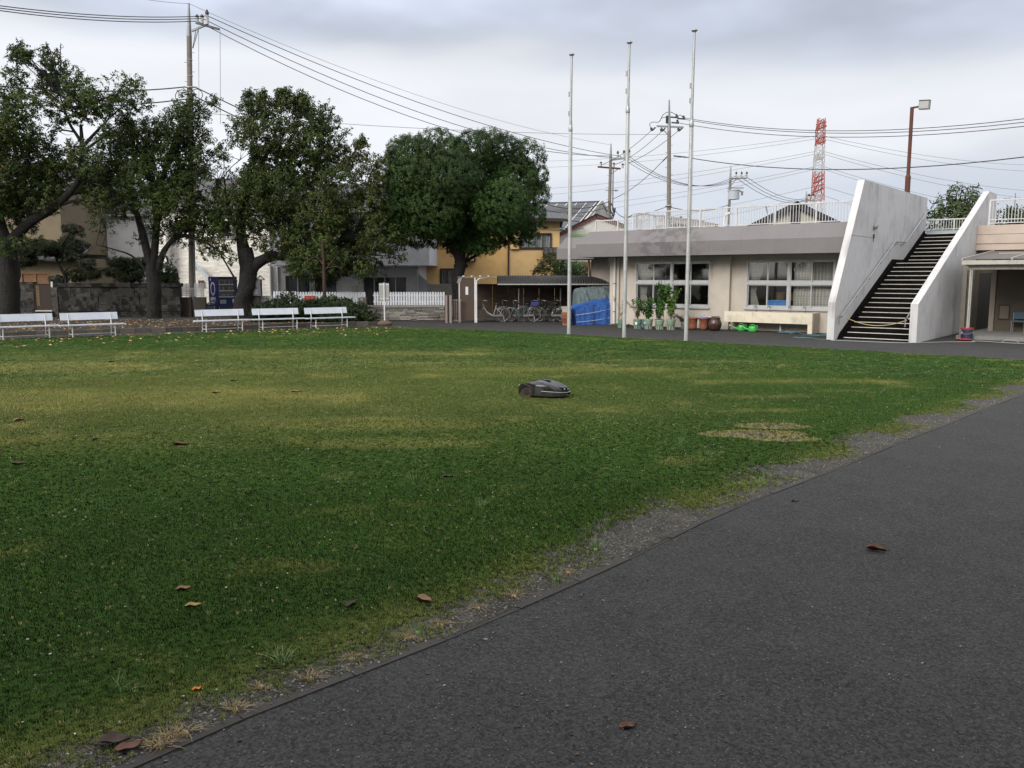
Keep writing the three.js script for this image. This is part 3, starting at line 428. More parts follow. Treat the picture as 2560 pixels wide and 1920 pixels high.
// ---------------------------------------------------------------- leaves helper
function leafGeo(L, W, fold = .25, droop = .2) {                                   // pointed folded leaf, base at 0, along +x
  const p = [[0, 0, 0], [L * .35, fold * W * .5 - droop * L * .1, W * .5], [L * .35, -droop * L * .12, 0], [L * .35, fold * W * .5 - droop * L * .1, -W * .5], [L * .75, fold * W * .3 - droop * L * .45, W * .36], [L * .75, -droop * L * .5, 0], [L * .75, fold * W * .3 - droop * L * .45, -W * .36], [L, -droop * L, 0]], f = [[0, 1, 2], [0, 2, 3], [1, 4, 5], [1, 5, 2], [2, 5, 6], [2, 6, 3], [4, 7, 5], [5, 7, 6]];
  const g = new THREE.BufferGeometry(); g.setAttribute('position', new THREE.Float32BufferAttribute(f.flat().flatMap(i => p[i]), 3)); g.computeVertexNormals(); return g;
}
function sprig(n, L, W, len, o = {}) {                                              // leaves along a short twig pointing +y
  const gs = [];
  for (let i = 0; i < n; i++) { const t = (i + .5) / n, g = leafGeo(L * rr(.7, 1.2), W * rr(.75, 1.15), .3, rr(.1, .5)); g.rotateX(rr(-.5, .5)); g.rotateZ(rr(o.lo ?? -.5, o.hi ?? .6)); g.rotateY(i * 2.4 + rr(-.4, .4)); g.translate(rr(-.02, .02), t * len, rr(-.02, .02)); gs.push(g); }
  return mergeGeometries(gs);
}
// ---------------------------------------------------------------- pots and plants along the wall
const mPot = mat(.30, .39, .30, .6, { map: rep(tPlaster, .4) }), mPot2 = mat(.20, .32, .26, .6, { map: rep(tPlaster, .4) }), mSoil = mat(.03, .022, .016, 1, { map: rep(tRough, .2) });
const mStem = mat(.08, .07, .04, .9), mLeafA = soft(.035, .085, .020, .6), mLeafB = soft(.075, .13, .03, .6), mLeafC = soft(.09, .085, .03, .7);
function pot(u, w, s, m, label, fill) {
  const t = fthing('plant_pot', label, 'plant pot', 'plastic pots along the school wall', u, 0, w), r = .155 * s, H = .36 * s, feet = [];
  for (let k = 0; k < 9; k++) { const a = k / 9 * 6.283; feet.push(B(-.026 * s, .026 * s, 0, .12 * s, -.012, .012).rotateY(-a + Math.PI / 2).translate(u + Math.cos(a) * r * .80, 0, w + Math.sin(a) * r * .80)); }
  part(t, 'body', lathe([[0, .1 * s], [r * .82, .1 * s], [r, H * .86], [r * .93, H * .86], [r * .78, .13 * s], [0, .13 * s]], u, 0, w, 22), m); part(t, 'foot', feet, m); part(t, 'rim', lathe([[r * .95, H * .85], [r * 1.1, H * .86], [r * 1.1, H], [r * .95, H]], u, 0, w, 22), m); part(t, 'soil', cyl([u, H * .7, w], [u, H * .8, w], r * .93, r * .93, 18), mSoil);
  return [H * .8, r];
}
function plant(name, label, u, w, h0, H, spread, nst, mL, L, W, nspr, stake) {
  spread *= 1.5; const t = fthing(name, label, 'plant', 'plants in pots along the school wall', u, h0, w), stems = [], leaves = [], geo = [sprig(6, L, W, L * 1.6), sprig(5, L * 1.1, W, L * 1.2)];
  for (let i = 0; i < nst; i++) { const a = rnd() * 6.28, q = spread * rr(.15, 1), pts = []; for (let k = 0; k <= 4; k++) { const s = k / 4; pts.push([u + Math.cos(a) * q * s * s + rr(-.02, .02), h0 + H * s * rr(.85, 1), w + Math.sin(a) * q * s * s + rr(-.02, .02)]); } stems.push(tube(pts, .007, 4, 8)); for (let k = 0; k < nspr; k++) { const s = rr(.18, 1) * 4, j = Math.min(3, s | 0), f = s - j, P = pts[j].map((v, c) => mix(v, pts[j + 1][c], f)); leaves.push(geo[(rnd() * 2) | 0].clone().rotateX(rr(-1.1, 1.1)).rotateZ(rr(-1.1, 1.1)).rotateY(rnd() * 6.28).scale(rr(.7, 1.2), rr(.7, 1.2), rr(.7, 1.2)).translate(...P)); } }
  part(t, 'stem', stems, mStem); part(t, 'foliage', leaves, mL, { kind: 'stuff' });
  if (stake) for (let i = 0; i < stake; i++) part(t, 'stake', cyl([u + rr(-.1, .1), h0 - .05, w + rr(-.1, .1)], [u + rr(-.16, .16), 2.75 + rr(-.2, .1), w - .2 + rr(-.1, .1)], .0085, .007, 5), M.wire);
}
{
  let [h, r] = pot(-18.02, -29.4, 1, mPot2, 'green pot with a single thin sapling beside the downpipe'); plant('sapling', 'thin leafless-stemmed sapling with few leaves beside the downpipe', -18.02, -29.4, h, 1.05, .35, 2, mLeafC, .07, .035, 5);
  [h, r] = pot(-17.21, -29.32, 1.05, mPot2, 'blue-green pot with a white square sticker'); plant('berry_bush', 'loose reddish green berry bush in the pot with white sticker', -17.21, -29.32, h, .85, .5, 11, mLeafC, .06, .032, 11);
  { const s = fthing('pot_sticker', 'white square sticker on the blue-green pot', 'sticker', null, -17.2, .22, -29.16); part(s, 'sheet', B(-17.25, -17.15, .17, .27, -29.168, -29.164), mat(.6, .62, .62, .5)); }
  [h, r] = pot(-16.78, -29.42, 1.08, mPot, 'pale green pot with a blue and white sticker'); plant('climbing_bean', 'leafy green plant in the pot with blue sticker', -16.78, -29.42, h, .8, .45, 9, mLeafA, .13, .07, 9);
  { const s = fthing('pot_sticker', 'blue and white sticker on the pale green pot', 'sticker', null, -16.85, .24, -29.24); part(s, 'sheet', B(-16.9, -16.82, .2, .3, -29.262, -29.258), mat(.2, .35, .6, .5)); }
  [h, r] = pot(-16.29, -29.44, 1.05, mPot, 'pale green pot under the tallest stakes'); plant('climbing_bean', 'tall climbing plant on dark stakes in front of the window', -16.29, -29.44, h, 1.45, .3, 10, mLeafA, .13, .075, 13, 5);
  [h, r] = pot(-15.88, -29.59, 1.12, mPot, 'pale green pot nearest the terracotta pots'); plant('climbing_bean', 'yellow green leafy plant beside the tallest staked one', -15.88, -29.59, h, 1.3, .34, 11, mLeafB, .12, .06, 11, 1);
  [h, r] = pot(-17.35, -30.15, .95, mPot2, 'green pot standing behind the pot with white sticker'); [h, r] = pot(-16.75, -30.2, 1, mPot2, 'green pot standing behind the pale green pots'); plant('berry_bush', 'dark bushy plant behind the pale green pots', -16.75, -30.2, h, .7, .4, 8, mLeafA, .08, .04, 9);
  [h, r] = pot(-15.72, -30.35, .72, mPot, 'small pale green pot half hidden beside the terracotta pots'); plant('fern', 'small dark drooping plant beside the terracotta pots', -15.78, -30.35, h, .32, .42, 9, mat(.035, .045, .03, .6), .06, .025, 8);
  // seedlings in a tray by the downpipe
  const t = fthing('seedling_tray', 'low tray of small seedlings at the foot of the downpipe', 'tray', null, -18.75, 0, -30.4), s = [], g = sprig(5, .06, .04, .05); part(t, 'tray', B(-19.15, -18.3, .0, .05, -30.75, -30.1), M.dark); for (let i = 0; i < 60; i++) s.push(g.clone().rotateY(rnd() * 6).translate(rr(-19.1, -18.35), .05, rr(-30.7, -30.15))); part(t, 'seedlings', s, mLeafB, { kind: 'stuff' });
}
{ // terracotta pots and the brown jar
  const mT = mat(.34, .115, .055, .8, { map: rep(tRough, .5), bumpMap: rep(tRough, .18), bumpScale: .01 }), prof = s => [[0, .02], [.15 * s, 0], [.165 * s, .1], [.165 * s, .3], [.20 * s, .42], [.235 * s, .43], [.235 * s, .47], [.2 * s, .47], [.15 * s, .3], [0, .28]];
  const a = fthing('terracotta_pot', 'terracotta pot with flared rim beside the small green pot', 'pot', 'terracotta pots', -15.2, 0, -30.08); part(a, 'body', lathe(prof(1.02), -15.2, 0, -30.08, 26), mT);
  const b = fthing('terracotta_pot', 'terracotta pot covered by a blue lid', 'pot', 'terracotta pots', -14.74, 0, -30.12); part(b, 'body', lathe(prof(1.0), -14.74, 0, -30.12, 26), mT);
  const l = fthing('blue_disc', 'blue plastic lid lying on the terracotta pot', 'lid', null, -14.74, .47, -30.12), mB = mat(.10, .20, .50, .45); part(l, 'disc', lathe([[0, .07], [.1, .06], [.21, .02], [.235, .0], [0, .0]], -14.74, .472, -30.12, 26), mB); part(l, 'knob', lathe([[0, .06], [.02, .05], [.016, 0]], -14.74, .54, -30.12, 12), mB);
  const j = fthing('jar', 'round dark brown glazed jar beside the terracotta pots', 'jar', null, -14.27, 0, -30.1); part(j, 'body', lathe([[0, 0], [.16, 0], [.22, .09], [.262, .22], [.25, .34], [.2, .43], [.19, .44], [.215, .455], [.215, .48], [.18, .48], [.16, .42]], -14.27, 0, -30.1, 28), mat(.045, .022, .020, .3)); part(j, 'lid', cyl([-14.27, .482, -30.1], [-14.27, .505, -30.1], .2, .2, 24), mat(.03, .025, .022, .6));
  const s = fthing('scoop', 'white scoop with dark handle laid over the brown jar', 'scoop', null, -14.4, .5, -30.1); part(s, 'blade', beam([-14.72, .53, -29.98], [-14.4, .525, -30.08], .07, .015), M.white); part(s, 'handle', beam([-14.4, .525, -30.08], [-14.1, .54, -30.12], .035, .03), M.dark);
  const d = fthing('drum', 'dark blue plastic drum behind the terracotta pots', 'drum', null, -15.0, 0, -30.75); part(d, 'body', lathe([[0, 0], [.2, 0], [.21, .05], [.21, .4], [.2, .44], [0, .44]], -15.0, 0, -30.75, 22), mat(.012, .03, .10, .5)); part(d, 'rib', ring([-15, .22, -30.75], [0, 1, 0], .21, .012), mat(.012, .03, .10, .5));
}
// ---------------------------------------------------------------- watering cans
{
  const mg = mat(.03, .30, .05, .35), mk = (label, u, w, ry) => {
    const p = fw(u, 0, w), t = loc('watering_can', label, 'watering can', 'green watering cans under the trough', p.x, 0, p.z, -YAW + ry);
    part(t, 'body', lathe([[0, 0], [.125, 0], [.14, .04], [.14, .15], [.11, .205], [.05, .225], [0, .225]], 0, 0, 0, 22).scale(1.15, 1, .8), mg);
    part(t, 'handle', tube([[.05, .2, 0], [.0, .275, 0], [-.1, .285, 0], [.12, .26, 0], [.19, .2, 0], [.18, .1, 0], [.14, .05, 0]].slice(3).concat([]), .014, 8, 24), mg); part(t, 'top_handle', tube([[-.11, .19, 0], [-.07, .265, 0], [.03, .275, 0], [.1, .2, 0]], .014, 8, 20), mg);
    const s = part(t, 'spout', [cyl([-.12, .07, 0], [-.44, .19, 0], .035, .014, 10)], mg); part(s, 'rose', cyl([-.43, .185, 0], [-.49, .21, 0], .012, .03, 12), M.white); part(s, 'collar', ring([-.30, .137, 0], [-1, .37, 0], .022, .008, 14), M.white);
  };
  mk('green watering can with white rose, beside the pilaster', -13.38, -30.55, .1); mk('green watering can with white collar, beside the drain pipe', -12.84, -30.3, 0);
}
// ---------------------------------------------------------------- hoses
{
  const mh = mat(.05, .13, .16, .55), mw = mat(.23, .27, .28, .5);
  const coil = (label, u, w, n, R, m, tail) => { const pts = []; for (let i = 0; i <= n * 10; i++) { const a = i / 10 * 6.283; pts.push([u + Math.cos(a) * R * rr(.8, 1.15), .014 + .018 * ((i / 10) | 0) * .8 + rr(0, .01), w + Math.sin(a) * R * .7 * rr(.8, 1.15)]); } pts.push(...tail); const t = fthing('garden_hose', label, 'hose', 'hoses on the asphalt by the stairs', u, 0, w); part(t, 'hose', tube(pts, .012, 6, pts.length * 4), m); part(t, 'nozzle', cyl(tail.at(-1), [tail.at(-1)[0] + .1, .02, tail.at(-1)[2]], .014, .01), M.dark); };
  coil('teal garden hose coiled in front of the wash trough', -11.5, -30.3, 4, .36, mh, [[-10.9, .014, -30.2], [-10.3, .014, -29.9], [-9.9, .014, -29.8]]);
  coil('teal garden hose heaped against the sail-shaped stair wall', -9.75, -29.6, 4, .28, mh, [[-10.3, .014, -29.4], [-10.6, .014, -28.9]]);
  coil('pale blue hose loop lying before the stair wall', -10.2, -28.2, 1, .3, mh, [[-9.6, .014, -27.9], [-9.2, .014, -27.75]]);
  const P = [[-9.1, -27.75], [-8, -27.85], [-7, -28.0], [-6.4, -28.7], [-5.9, -29.4], [-5.5, -29.75], [-5.3, -29.95], [-5.45, -30.2], [-5.2, -30.35], [-4.6, -30.1], [-4, -30.05], [-3, -29.6], [-1, -29.4]].map(p => [p[0], .012, p[1]]);
  const t = fthing('garden_hose', 'thin pale hose trailing past the stairs towards the canopy', 'hose', 'hoses on the asphalt by the stairs', -6, 0, -29); part(t, 'hose', tube(P, .010, 6, 90), mw); part(t, 'loop', tube([[-4.6, .012, -30.1], [-4.5, .09, -30.12], [-4.35, .11, -30.14], [-4.2, .08, -30.12], [-4.1, .012, -30.06]], .009, 6, 20), mw);
}
// ---------------------------------------------------------------- tarpaulin piles and planter stack beside the end of the school
function pile(W, Dp, hl, hr, round, amp, seedK, fold) {                             // rounded heap, local x across, z towards viewer
  const n = 46, m = 34, P = [];
  const prof = t => { const s = t * 2 - 1, q = Math.sign(s) * Math.pow(Math.abs(s), .5); return [-q * .5, Math.pow(Math.max(0, 1 - Math.pow(Math.abs(s), round)), 1 / round)]; };
  for (let j = 0; j <= m; j++) { const [pz, py] = prof(j / m); for (let i = 0; i <= n; i++) { const s = i / n, ed = Math.pow(Math.max(0, 1 - Math.pow(Math.abs(s * 2 - 1), 7)), 1 / 7), H = mix(hl, hr, s) * (.55 + .45 * ed); const f = fbm(s * 5 + seedK, j / m * 6 + fold * s * 4, 4, 700 + seedK) - .5, f2 = Math.abs(fbm(s * 9 + j / m * fold * 6, j / m * 3 - s * 4, 3, 740 + seedK) - .5); P.push([(s - .5) * W * (.93 + .07 * py), Math.max(.005, py * H + (f * 1.6 - f2 * .9) * amp * (py > .02 ? 1 : 0)), pz * Dp * (.9 + .1 * ed) + (f * 2 - f2 * 1.6) * amp * (pz > 0 ? 1 : -1)]); } }
  const pos = []; for (let j = 0; j < m; j++) for (let i = 0; i < n; i++) { const a = P[j * (n + 1) + i], b = P[j * (n + 1) + i + 1], c = P[(j + 1) * (n + 1) + i + 1], d = P[(j + 1) * (n + 1) + i]; pos.push(...a, ...b, ...c, ...a, ...c, ...d); }
  for (const i of [0, n]) for (let j = 1; j < m - 1; j++) pos.push(...P[i], ...P[j * (n + 1) + i], ...P[(j + 1) * (n + 1) + i]);
  const g = new THREE.BufferGeometry(); g.setAttribute('position', new THREE.Float32BufferAttribute(pos, 3)); const q = mergeVertices(g, 1e-4); q.computeVertexNormals(); return q;
}
{
  const t = loc('tarpaulin_pile', 'heap under a crumpled blue tarpaulin tied with white cord', 'tarpaulin', null, 3.45, 0, -36.85, .30);
  part(t, 'tarpaulin', pile(1.86, 1.0, .78, 1.12, 5, .12, 3, 2.0), mat(.018, .10, .38, .42, { bumpMap: rep(tRough, .7), bumpScale: .05 }));
  part(t, 'cord', [tube([[-.9, .42, .46], [-.3, .5, .53], [.4, .62, .53], [.9, .72, .46]], .009, 5, 30), tube([[-.88, .12, .49], [0, .2, .53], [.9, .33, .49]], .009, 5, 30)], M.white);
  const s = loc('tarpaulin_pile', 'taller heap under a silver grey tarpaulin behind the blue one', 'tarpaulin', null, 3.65, 0, -37.75, .22);
  part(s, 'tarpaulin', pile(1.8, 1.0, 1.55, 1.66, 3.2, .10, 9, 2.6), mat(.16, .215, .225, .33, { metalness: .25, bumpMap: rep(tRough, .8), bumpScale: .05 }));
  const mP = mat(.33, .13, .07, .75, { map: rep(tPlaster, .5) }), mG = mat(.30, .28, .26, .8);
  for (let k = 0; k < 5; k++) { const m = k === 4 ? mG : mP, y = k * .075 + (k === 4 ? .14 : 0), q = loc('planter_box', k === 4 ? 'grey planter box on top of the terracotta-coloured stack' : 'terracotta-coloured planter box in the stack beside the blue tarpaulin', 'planter', 'stacked planter boxes', 2.33, y, -36.25, -.06); part(q, 'trough', [ext([[-.15, 0], [.15, 0], [.19, .32], [.165, .32], [.13, .03], [-.13, .03], [-.165, .32], [-.19, .32]], .5, -.25), ext([[-.15, 0], [.15, 0], [.19, .32], [-.19, .32]], .02, .25), ext([[-.15, 0], [.15, 0], [.19, .32], [-.19, .32]], .02, -.27)], m); part(q, 'rim', [B(-.21, -.16, .30, .34, -.28, .28), B(.16, .21, .30, .34, -.28, .28), B(-.16, .16, .30, .34, .25, .28), B(-.16, .16, .30, .34, -.28, -.25)], m); }
}
// ---------------------------------------------------------------- benches
{
  const mb = mat(.66, .71, .80, .32, { map: rep(tPlaster, 1.1) }), mp = mat(.62, .63, .62, .45, { map: rep(tRuns, .6) }), t = loc('bench', 'x', 'bench', 'white benches along the lawn', 0, 0, 0, 0);
  part(t, 'seat', [B(-1.05, 1.05, .405, .44, -.20, .20)], mb); part(t, 'backrest', B(-.92, .92, -.125, .125, -.014, .014).rotateX(-.22).translate(0, .70, -.36), mb);
  for (const s of [-1, 1]) { part(t, 'leg', cyl([s * .68, 0, .15], [s * .68, .405, .15], .019), mp); part(t, 'leg', tube([[s * .68, 0, -.34], [s * .68, .38, -.27], [s * .68, .46, -.27], [s * .68, .8, -.36]], .019, 8, 20), mp); part(t, 'stretcher', cyl([s * .68, .11, .15], [s * .68, .11, -.32], .015), mp); part(t, 'seat_bracket', cyl([s * .68, .39, .15], [s * .68, .39, -.28], .017), mp); }
  part(t, 'stretcher', cyl([-.68, .11, -.05], [.68, .11, -.05], .015), mp);
  const bp = (px, z) => [D(px, 835, z).x, -z];
  const at = [[...bp(233, 29.0), 41], [...bp(64, 27.9), 42, 'white bench in front of the leftmost cherry trunk'], [...bp(559, 31.86), 37, 'white bench in front of the blue vending machine'], [...bp(698, 32.95), 34, 'white bench before the shrub bed, next to the one by the vending machine'], [...bp(826, 33.9), 38, 'white bench beside the sign post, at the end of the row']];
  t.userData.label = 'white bench in front of the block wall, second from the wicket gate';
  at.forEach(([x, z, r, l], i) => { if (i) copyOf(t, l, x, 0, z, r * Math.PI / 180); else { t.position.set(x, 0, z); t.rotation.y = r * Math.PI / 180; } });
}
// ---------------------------------------------------------------- robotic mower
{
  const p = G(1345, 988), t = loc('robotic_mower', 'dark grey robotic lawn mower working on the lawn', 'lawn mower', null, p.x + .14, .0, p.z + .22, -.42), m1 = mat(.028, .030, .035, .34, { map: rep(tRough, .5) }), m2 = mat(.075, .08, .09, .3, { map: rep(tRough, .45) }), m3 = mat(.024, .023, .022, .6, { map: rep(tRough, .3) }), mud = mat(.13, .085, .045, .95, { map: rep(tRough, .1) });
  const shell = (L0, L1, wf, hf, base, e, n = 16, m = 18, wsc = 1) => { const P = [], pos = []; for (let i = 0; i <= n; i++) { const s = i / n, x = mix(L0, L1, s), w = wf(s) * wsc, h = hf(s); for (let j = 0; j <= m; j++) { const a = Math.PI * j / m, c = Math.cos(a), q = Math.sin(a); P.push([x, base + (h - base) * Math.pow(q, e), Math.sign(c) * Math.pow(Math.abs(c), e) * w]); } } for (let i = 0; i < n; i++) for (let j = 0; j < m; j++) { const a = P[i * (m + 1) + j], b = P[i * (m + 1) + j + 1], c = P[(i + 1) * (m + 1) + j + 1], d = P[(i + 1) * (m + 1) + j]; pos.push(...a, ...b, ...c, ...a, ...c, ...d); } const g = new THREE.BufferGeometry(); g.setAttribute('position', new THREE.Float32BufferAttribute(pos, 3)); g.computeVertexNormals(); return g; };
  const pl = (pts) => s => { for (let i = 0; i < pts.length - 1; i++) if (s <= pts[i + 1][0]) return mix(pts[i][1], pts[i + 1][1], (s - pts[i][0]) / (pts[i + 1][0] - pts[i][0])); return pts.at(-1)[1]; };
  const wid = pl([[0, .22], [.1, .26], [.3, .275], [.55, .27], [.8, .235], [.93, .18], [1, .10]]);
  part(t, 'chassis', shell(-.36, .38, pl([[0, .17], [.12, .20], [.3, .265], [.8, .235], [.94, .17], [1, .08]]), () => .14, .045, .35), m3);
  part(t, 'bumper', shell(-.2, .40, pl([[0, .285], [.3, .285], [.7, .255], [.9, .19], [1, .09]]), pl([[0, .15], [.5, .14], [1, .115]]), .05, .3), m3);
  part(t, 'body_shell', shell(-.36, .385, wid, pl([[0, .20], [.04, .24], [.2, .272], [.42, .285], [.6, .27], [.8, .232], [.95, .18], [1, .13]]), .10, .42), m1);
  const hood = part(t, 'hood', shell(-.31, .22, pl([[0, .13], [.12, .20], [.5, .225], [.8, .19], [1, .10]]), pl([[0, .225], [.1, .255], [.4, .298], [.55, .30], [.8, .268], [1, .225]]), .19, .45, 10, 8), m2);
  part(hood, 'stop_button', [B(-.06, .08, .297, .306, -.07, .07)], m1); part(hood, 'hatch', ext([[-.12, .2], [.04, .2], [.02, .27], [-.1, .27]], .004, .2135), mat(.02, .021, .024, .25));
  part(t, 'side_panel', [B(-.10, .06, .10, .215, .262, .285), B(-.10, .06, .10, .215, -.285, -.262)], m2); part(t, 'side_flash', [ext([[.08, .20], [.26, .15], [.30, .16], [.12, .235]], .01, .258)], m2);
  part(t, 'trim', tube([[.02, .135, .288], [.2, .13, .268], [.33, .12, .2], [.40, .11, .08], [.405, .11, 0], [.40, .11, -.08], [.33, .12, -.2]], .007, 6, 40), mat(.30, .30, .31, .4));
  part(t, 'front_panel', [B(.27, .375, .135, .205, .06, .165).rotateY(0), B(.3, .392, .13, .19, -.06, .06)], mat(.012, .012, .014, .25)); part(t, 'headlight', [B(.34, .379, .16, .19, .10, .15)], mat(.5, .5, .48, .2)); part(t, 'headlight', B(.37, .396, .15, .175, -.035, .035), mat(.42, .42, .4, .2));
  for (const s of [-1, 1]) { const w = part(t, 'wheel', [cyl([-.27, .115, s * .20], [-.27, .115, s * .27], .115, .115, 24)], mud); part(w, 'hub', cyl([-.27, .115, s * .27], [-.27, .115, s * .276], .06, .05, 14), m3); const tr = []; for (let k = 0; k < 16; k++) { const a = k / 16 * 6.283; tr.push(B(-.012, .012, -.008, .008, -.035, .035).rotateZ(a + 1.57).translate(-.27 + Math.cos(a) * .118, .115 + Math.sin(a) * .118, s * .235)); } part(w, 'tread', tr, mud); part(t, 'fender', ext([[-.405, .10], [-.40, .19], [-.35, .245], [-.2, .262], [-.10, .24], [-.10, .10], [-.145, .10], [-.16, .15], [-.21, .185], [-.29, .19], [-.35, .165], [-.385, .10]], .04, s > 0 ? .245 : -.285), m1); part(t, 'wheel_arch', tube([[-.39, .05, s * .255], [-.385, .15, s * .262], [-.33, .225, s * .27], [-.24, .225, s * .275], [-.16, .16, s * .285], [-.14, .06, s * .285]], .016, 8, 30), m3); part(t, 'caster', cyl([.24, .04, s * .12], [.24, .04, s * .15], .04, .04, 14), m3); }
}
// ---------------------------------------------------------------- fallen leaves lying near the yard edge, weeds, straw tufts
function curlLeaf(L, W, curl, col) { const g = new THREE.PlaneGeometry(L, W, 8, 6), p = g.attributes.position; for (let i = 0; i < p.count; i++) { const x = p.getX(i) / L * 2, z = p.getY(i) / W * 2, wd = Math.pow(Math.max(0, 1 - Math.pow(Math.abs(x), 1.8)), .6) * (1 - .12 * x), zz = z * wd * W / 2; p.setXYZ(i, x * L / 2, Math.abs(z) * wd * W * curl + .06 * L * x * x + .004 * Math.sin(x * 5 + z * 3), zz); } g.computeVertexNormals(); return g; }
{
  const kinds = { tan: mat(.34, .20, .10, .8, { map: rep(tGrain, .05) }), brown: mat(.16, .062, .035, .75, { map: rep(tGrain, .05) }), dark: mat(.06, .030, .020, .7, { map: rep(tGrain, .05) }), yellow: mat(.46, .33, .10, .7, { map: rep(tGrain, .05) }), orange: mat(.50, .17, .02, .7) };
  for (const [x, y, k, L, r, curl] of [[459, 1481, 'tan', .10, .3, .35], [483, 1523, 'yellow', .10, .2, .3], [880, 1520, 'dark', .10, 1, .4], [493, 1732, 'orange', .05, .5, .2], [283, 1866, 'dark', .15, .15, .3], [322, 1878, 'brown', .12, .6, .12], [1058, 1509, 'tan', .13, -.6, .4], [2189, 1377, 'brown', .15, -.5, .5], [1569, 1818, 'brown', .09, .3, .3], [539, 985, 'tan', .17, .3, .3], [450, 1117, 'brown', .18, .1, .4], [237, 1104, 'dark', .12, 1.2, .4], [43, 1165, 'dark', .14, .1, .3], [278, 908, 'dark', .15, .4, .4], [48, 1055, 'tan', .16, 1, .4], [584, 954, 'tan', .18, .4, .3], [738, 982, 'tan', .2, .2, .2], [1118, 1197, 'dark', .12, .2, .3], [1985, 1254, 'dark', .07, 0, .3]]) {
    const p = G(x, y), near = p.z > -8; const t = loc('fallen_leaf', `${{ tan: 'tan', brown: 'reddish brown', dark: 'dark brown', yellow: 'yellow', orange: 'orange' }[k]} dry fallen leaf lying on the ${x > 1500 ? 'asphalt' : near ? 'lawn edge' : 'lawn'}`, 'leaf', 'dry fallen leaves', p.x, x > 1500 ? .004 : .022, p.z, r); part(t, 'blade', curlLeaf(L, L * .5, curl), kinds[k]); part(t, 'stalk', tube([[L * .48, .06 * L, 0], [L * .62, .02, .01], [L * .72, .02, .0]], .0015, 4, 6), kinds[k]);
  }
  const blades = (n, h, sp) => { const gs = []; for (let i = 0; i < n; i++) { const a = rnd() * 6.283, l = h * rr(.35, 1.15), o = sp * rr(.1, 1) * rr(.4, 1.3) * (1 + .5 * Math.sin(a + sp * 90)), w = .0024, c = Math.cos(a), s = Math.sin(a), bx = c * rr(0, .05) + rr(-.02, .02), bz = s * rr(0, .03), Q = [0, .4, .75, 1].map(t => [bx + c * o * t * t, l * (t - .35 * t * t * t * (o / h)), bz + s * o * t * t]); const P = []; for (let k = 0; k < 3; k++) { const w0 = w * (1 - k / 3.2), w1 = w * (1 - (k + 1) / 3.2); const A = [Q[k][0] - s * w0, Q[k][1], Q[k][2] + c * w0], Bq = [Q[k][0] + s * w0, Q[k][1], Q[k][2] - c * w0], Cq = [Q[k + 1][0] + s * w1, Q[k + 1][1], Q[k + 1][2] - c * w1], Dq = [Q[k + 1][0] - s * w1, Q[k + 1][1], Q[k + 1][2] + c * w1]; P.push(...A, ...Bq, ...Cq, ...A, ...Cq, ...Dq); } const g = new THREE.BufferGeometry(); g.setAttribute('position', new THREE.Float32BufferAttribute(P, 3)); g.computeVertexNormals(); gs.push(g); } return gs; };
  const straw = mat(.27, .20, .115, .9), green = mat(.13, .22, .07, .6);
  for (const [x, y, s, m] of [[430, 1850, 1.25, 0], [395, 1870, 1, 0], [460, 1835, .9, 0], [590, 1778, 1, 0], [775, 1700, 1.0, 0], [1100, 1565, .8, 0], [1195, 1523, .7, 0], [1284, 1492, .8, 0], [1020, 1598, .8, 0], [880, 1650, .8, 0], [650, 1720, .6, 0], [300, 1735, 1, 1], [705, 1665, 1.2, 1], [1490, 1375, 1.1, 1], [1045, 1585, .7, 1], [1900, 1216, 1.3, 1], [1035, 1208, 1.4, 1], [1200, 1272, 1.2, 1], [1420, 1434, .6, 0], [1390, 1450, .8, 1], [1700, 1110, 1, 1], [1770, 1140, .9, 1]]) { const p = G(x, y), t = loc('grass_clump', m ? 'taller green grass clump standing out of the lawn' : 'dry straw-coloured grass clump at the asphalt edge', 'grass clump', m ? 'green grass clumps' : 'dry grass clumps', p.x, .006, p.z, 0); part(t, 'blades', blades(m ? 34 : 60, (m ? .10 : .05) * s, (m ? .09 : .10) * s), m ? green : straw, { kind: 'stuff' }); part(t, 'crown', lathe([[0, .012], [.018, .006], [.022, 0]], 0, 0, 0, 8), m ? green : straw); }
}
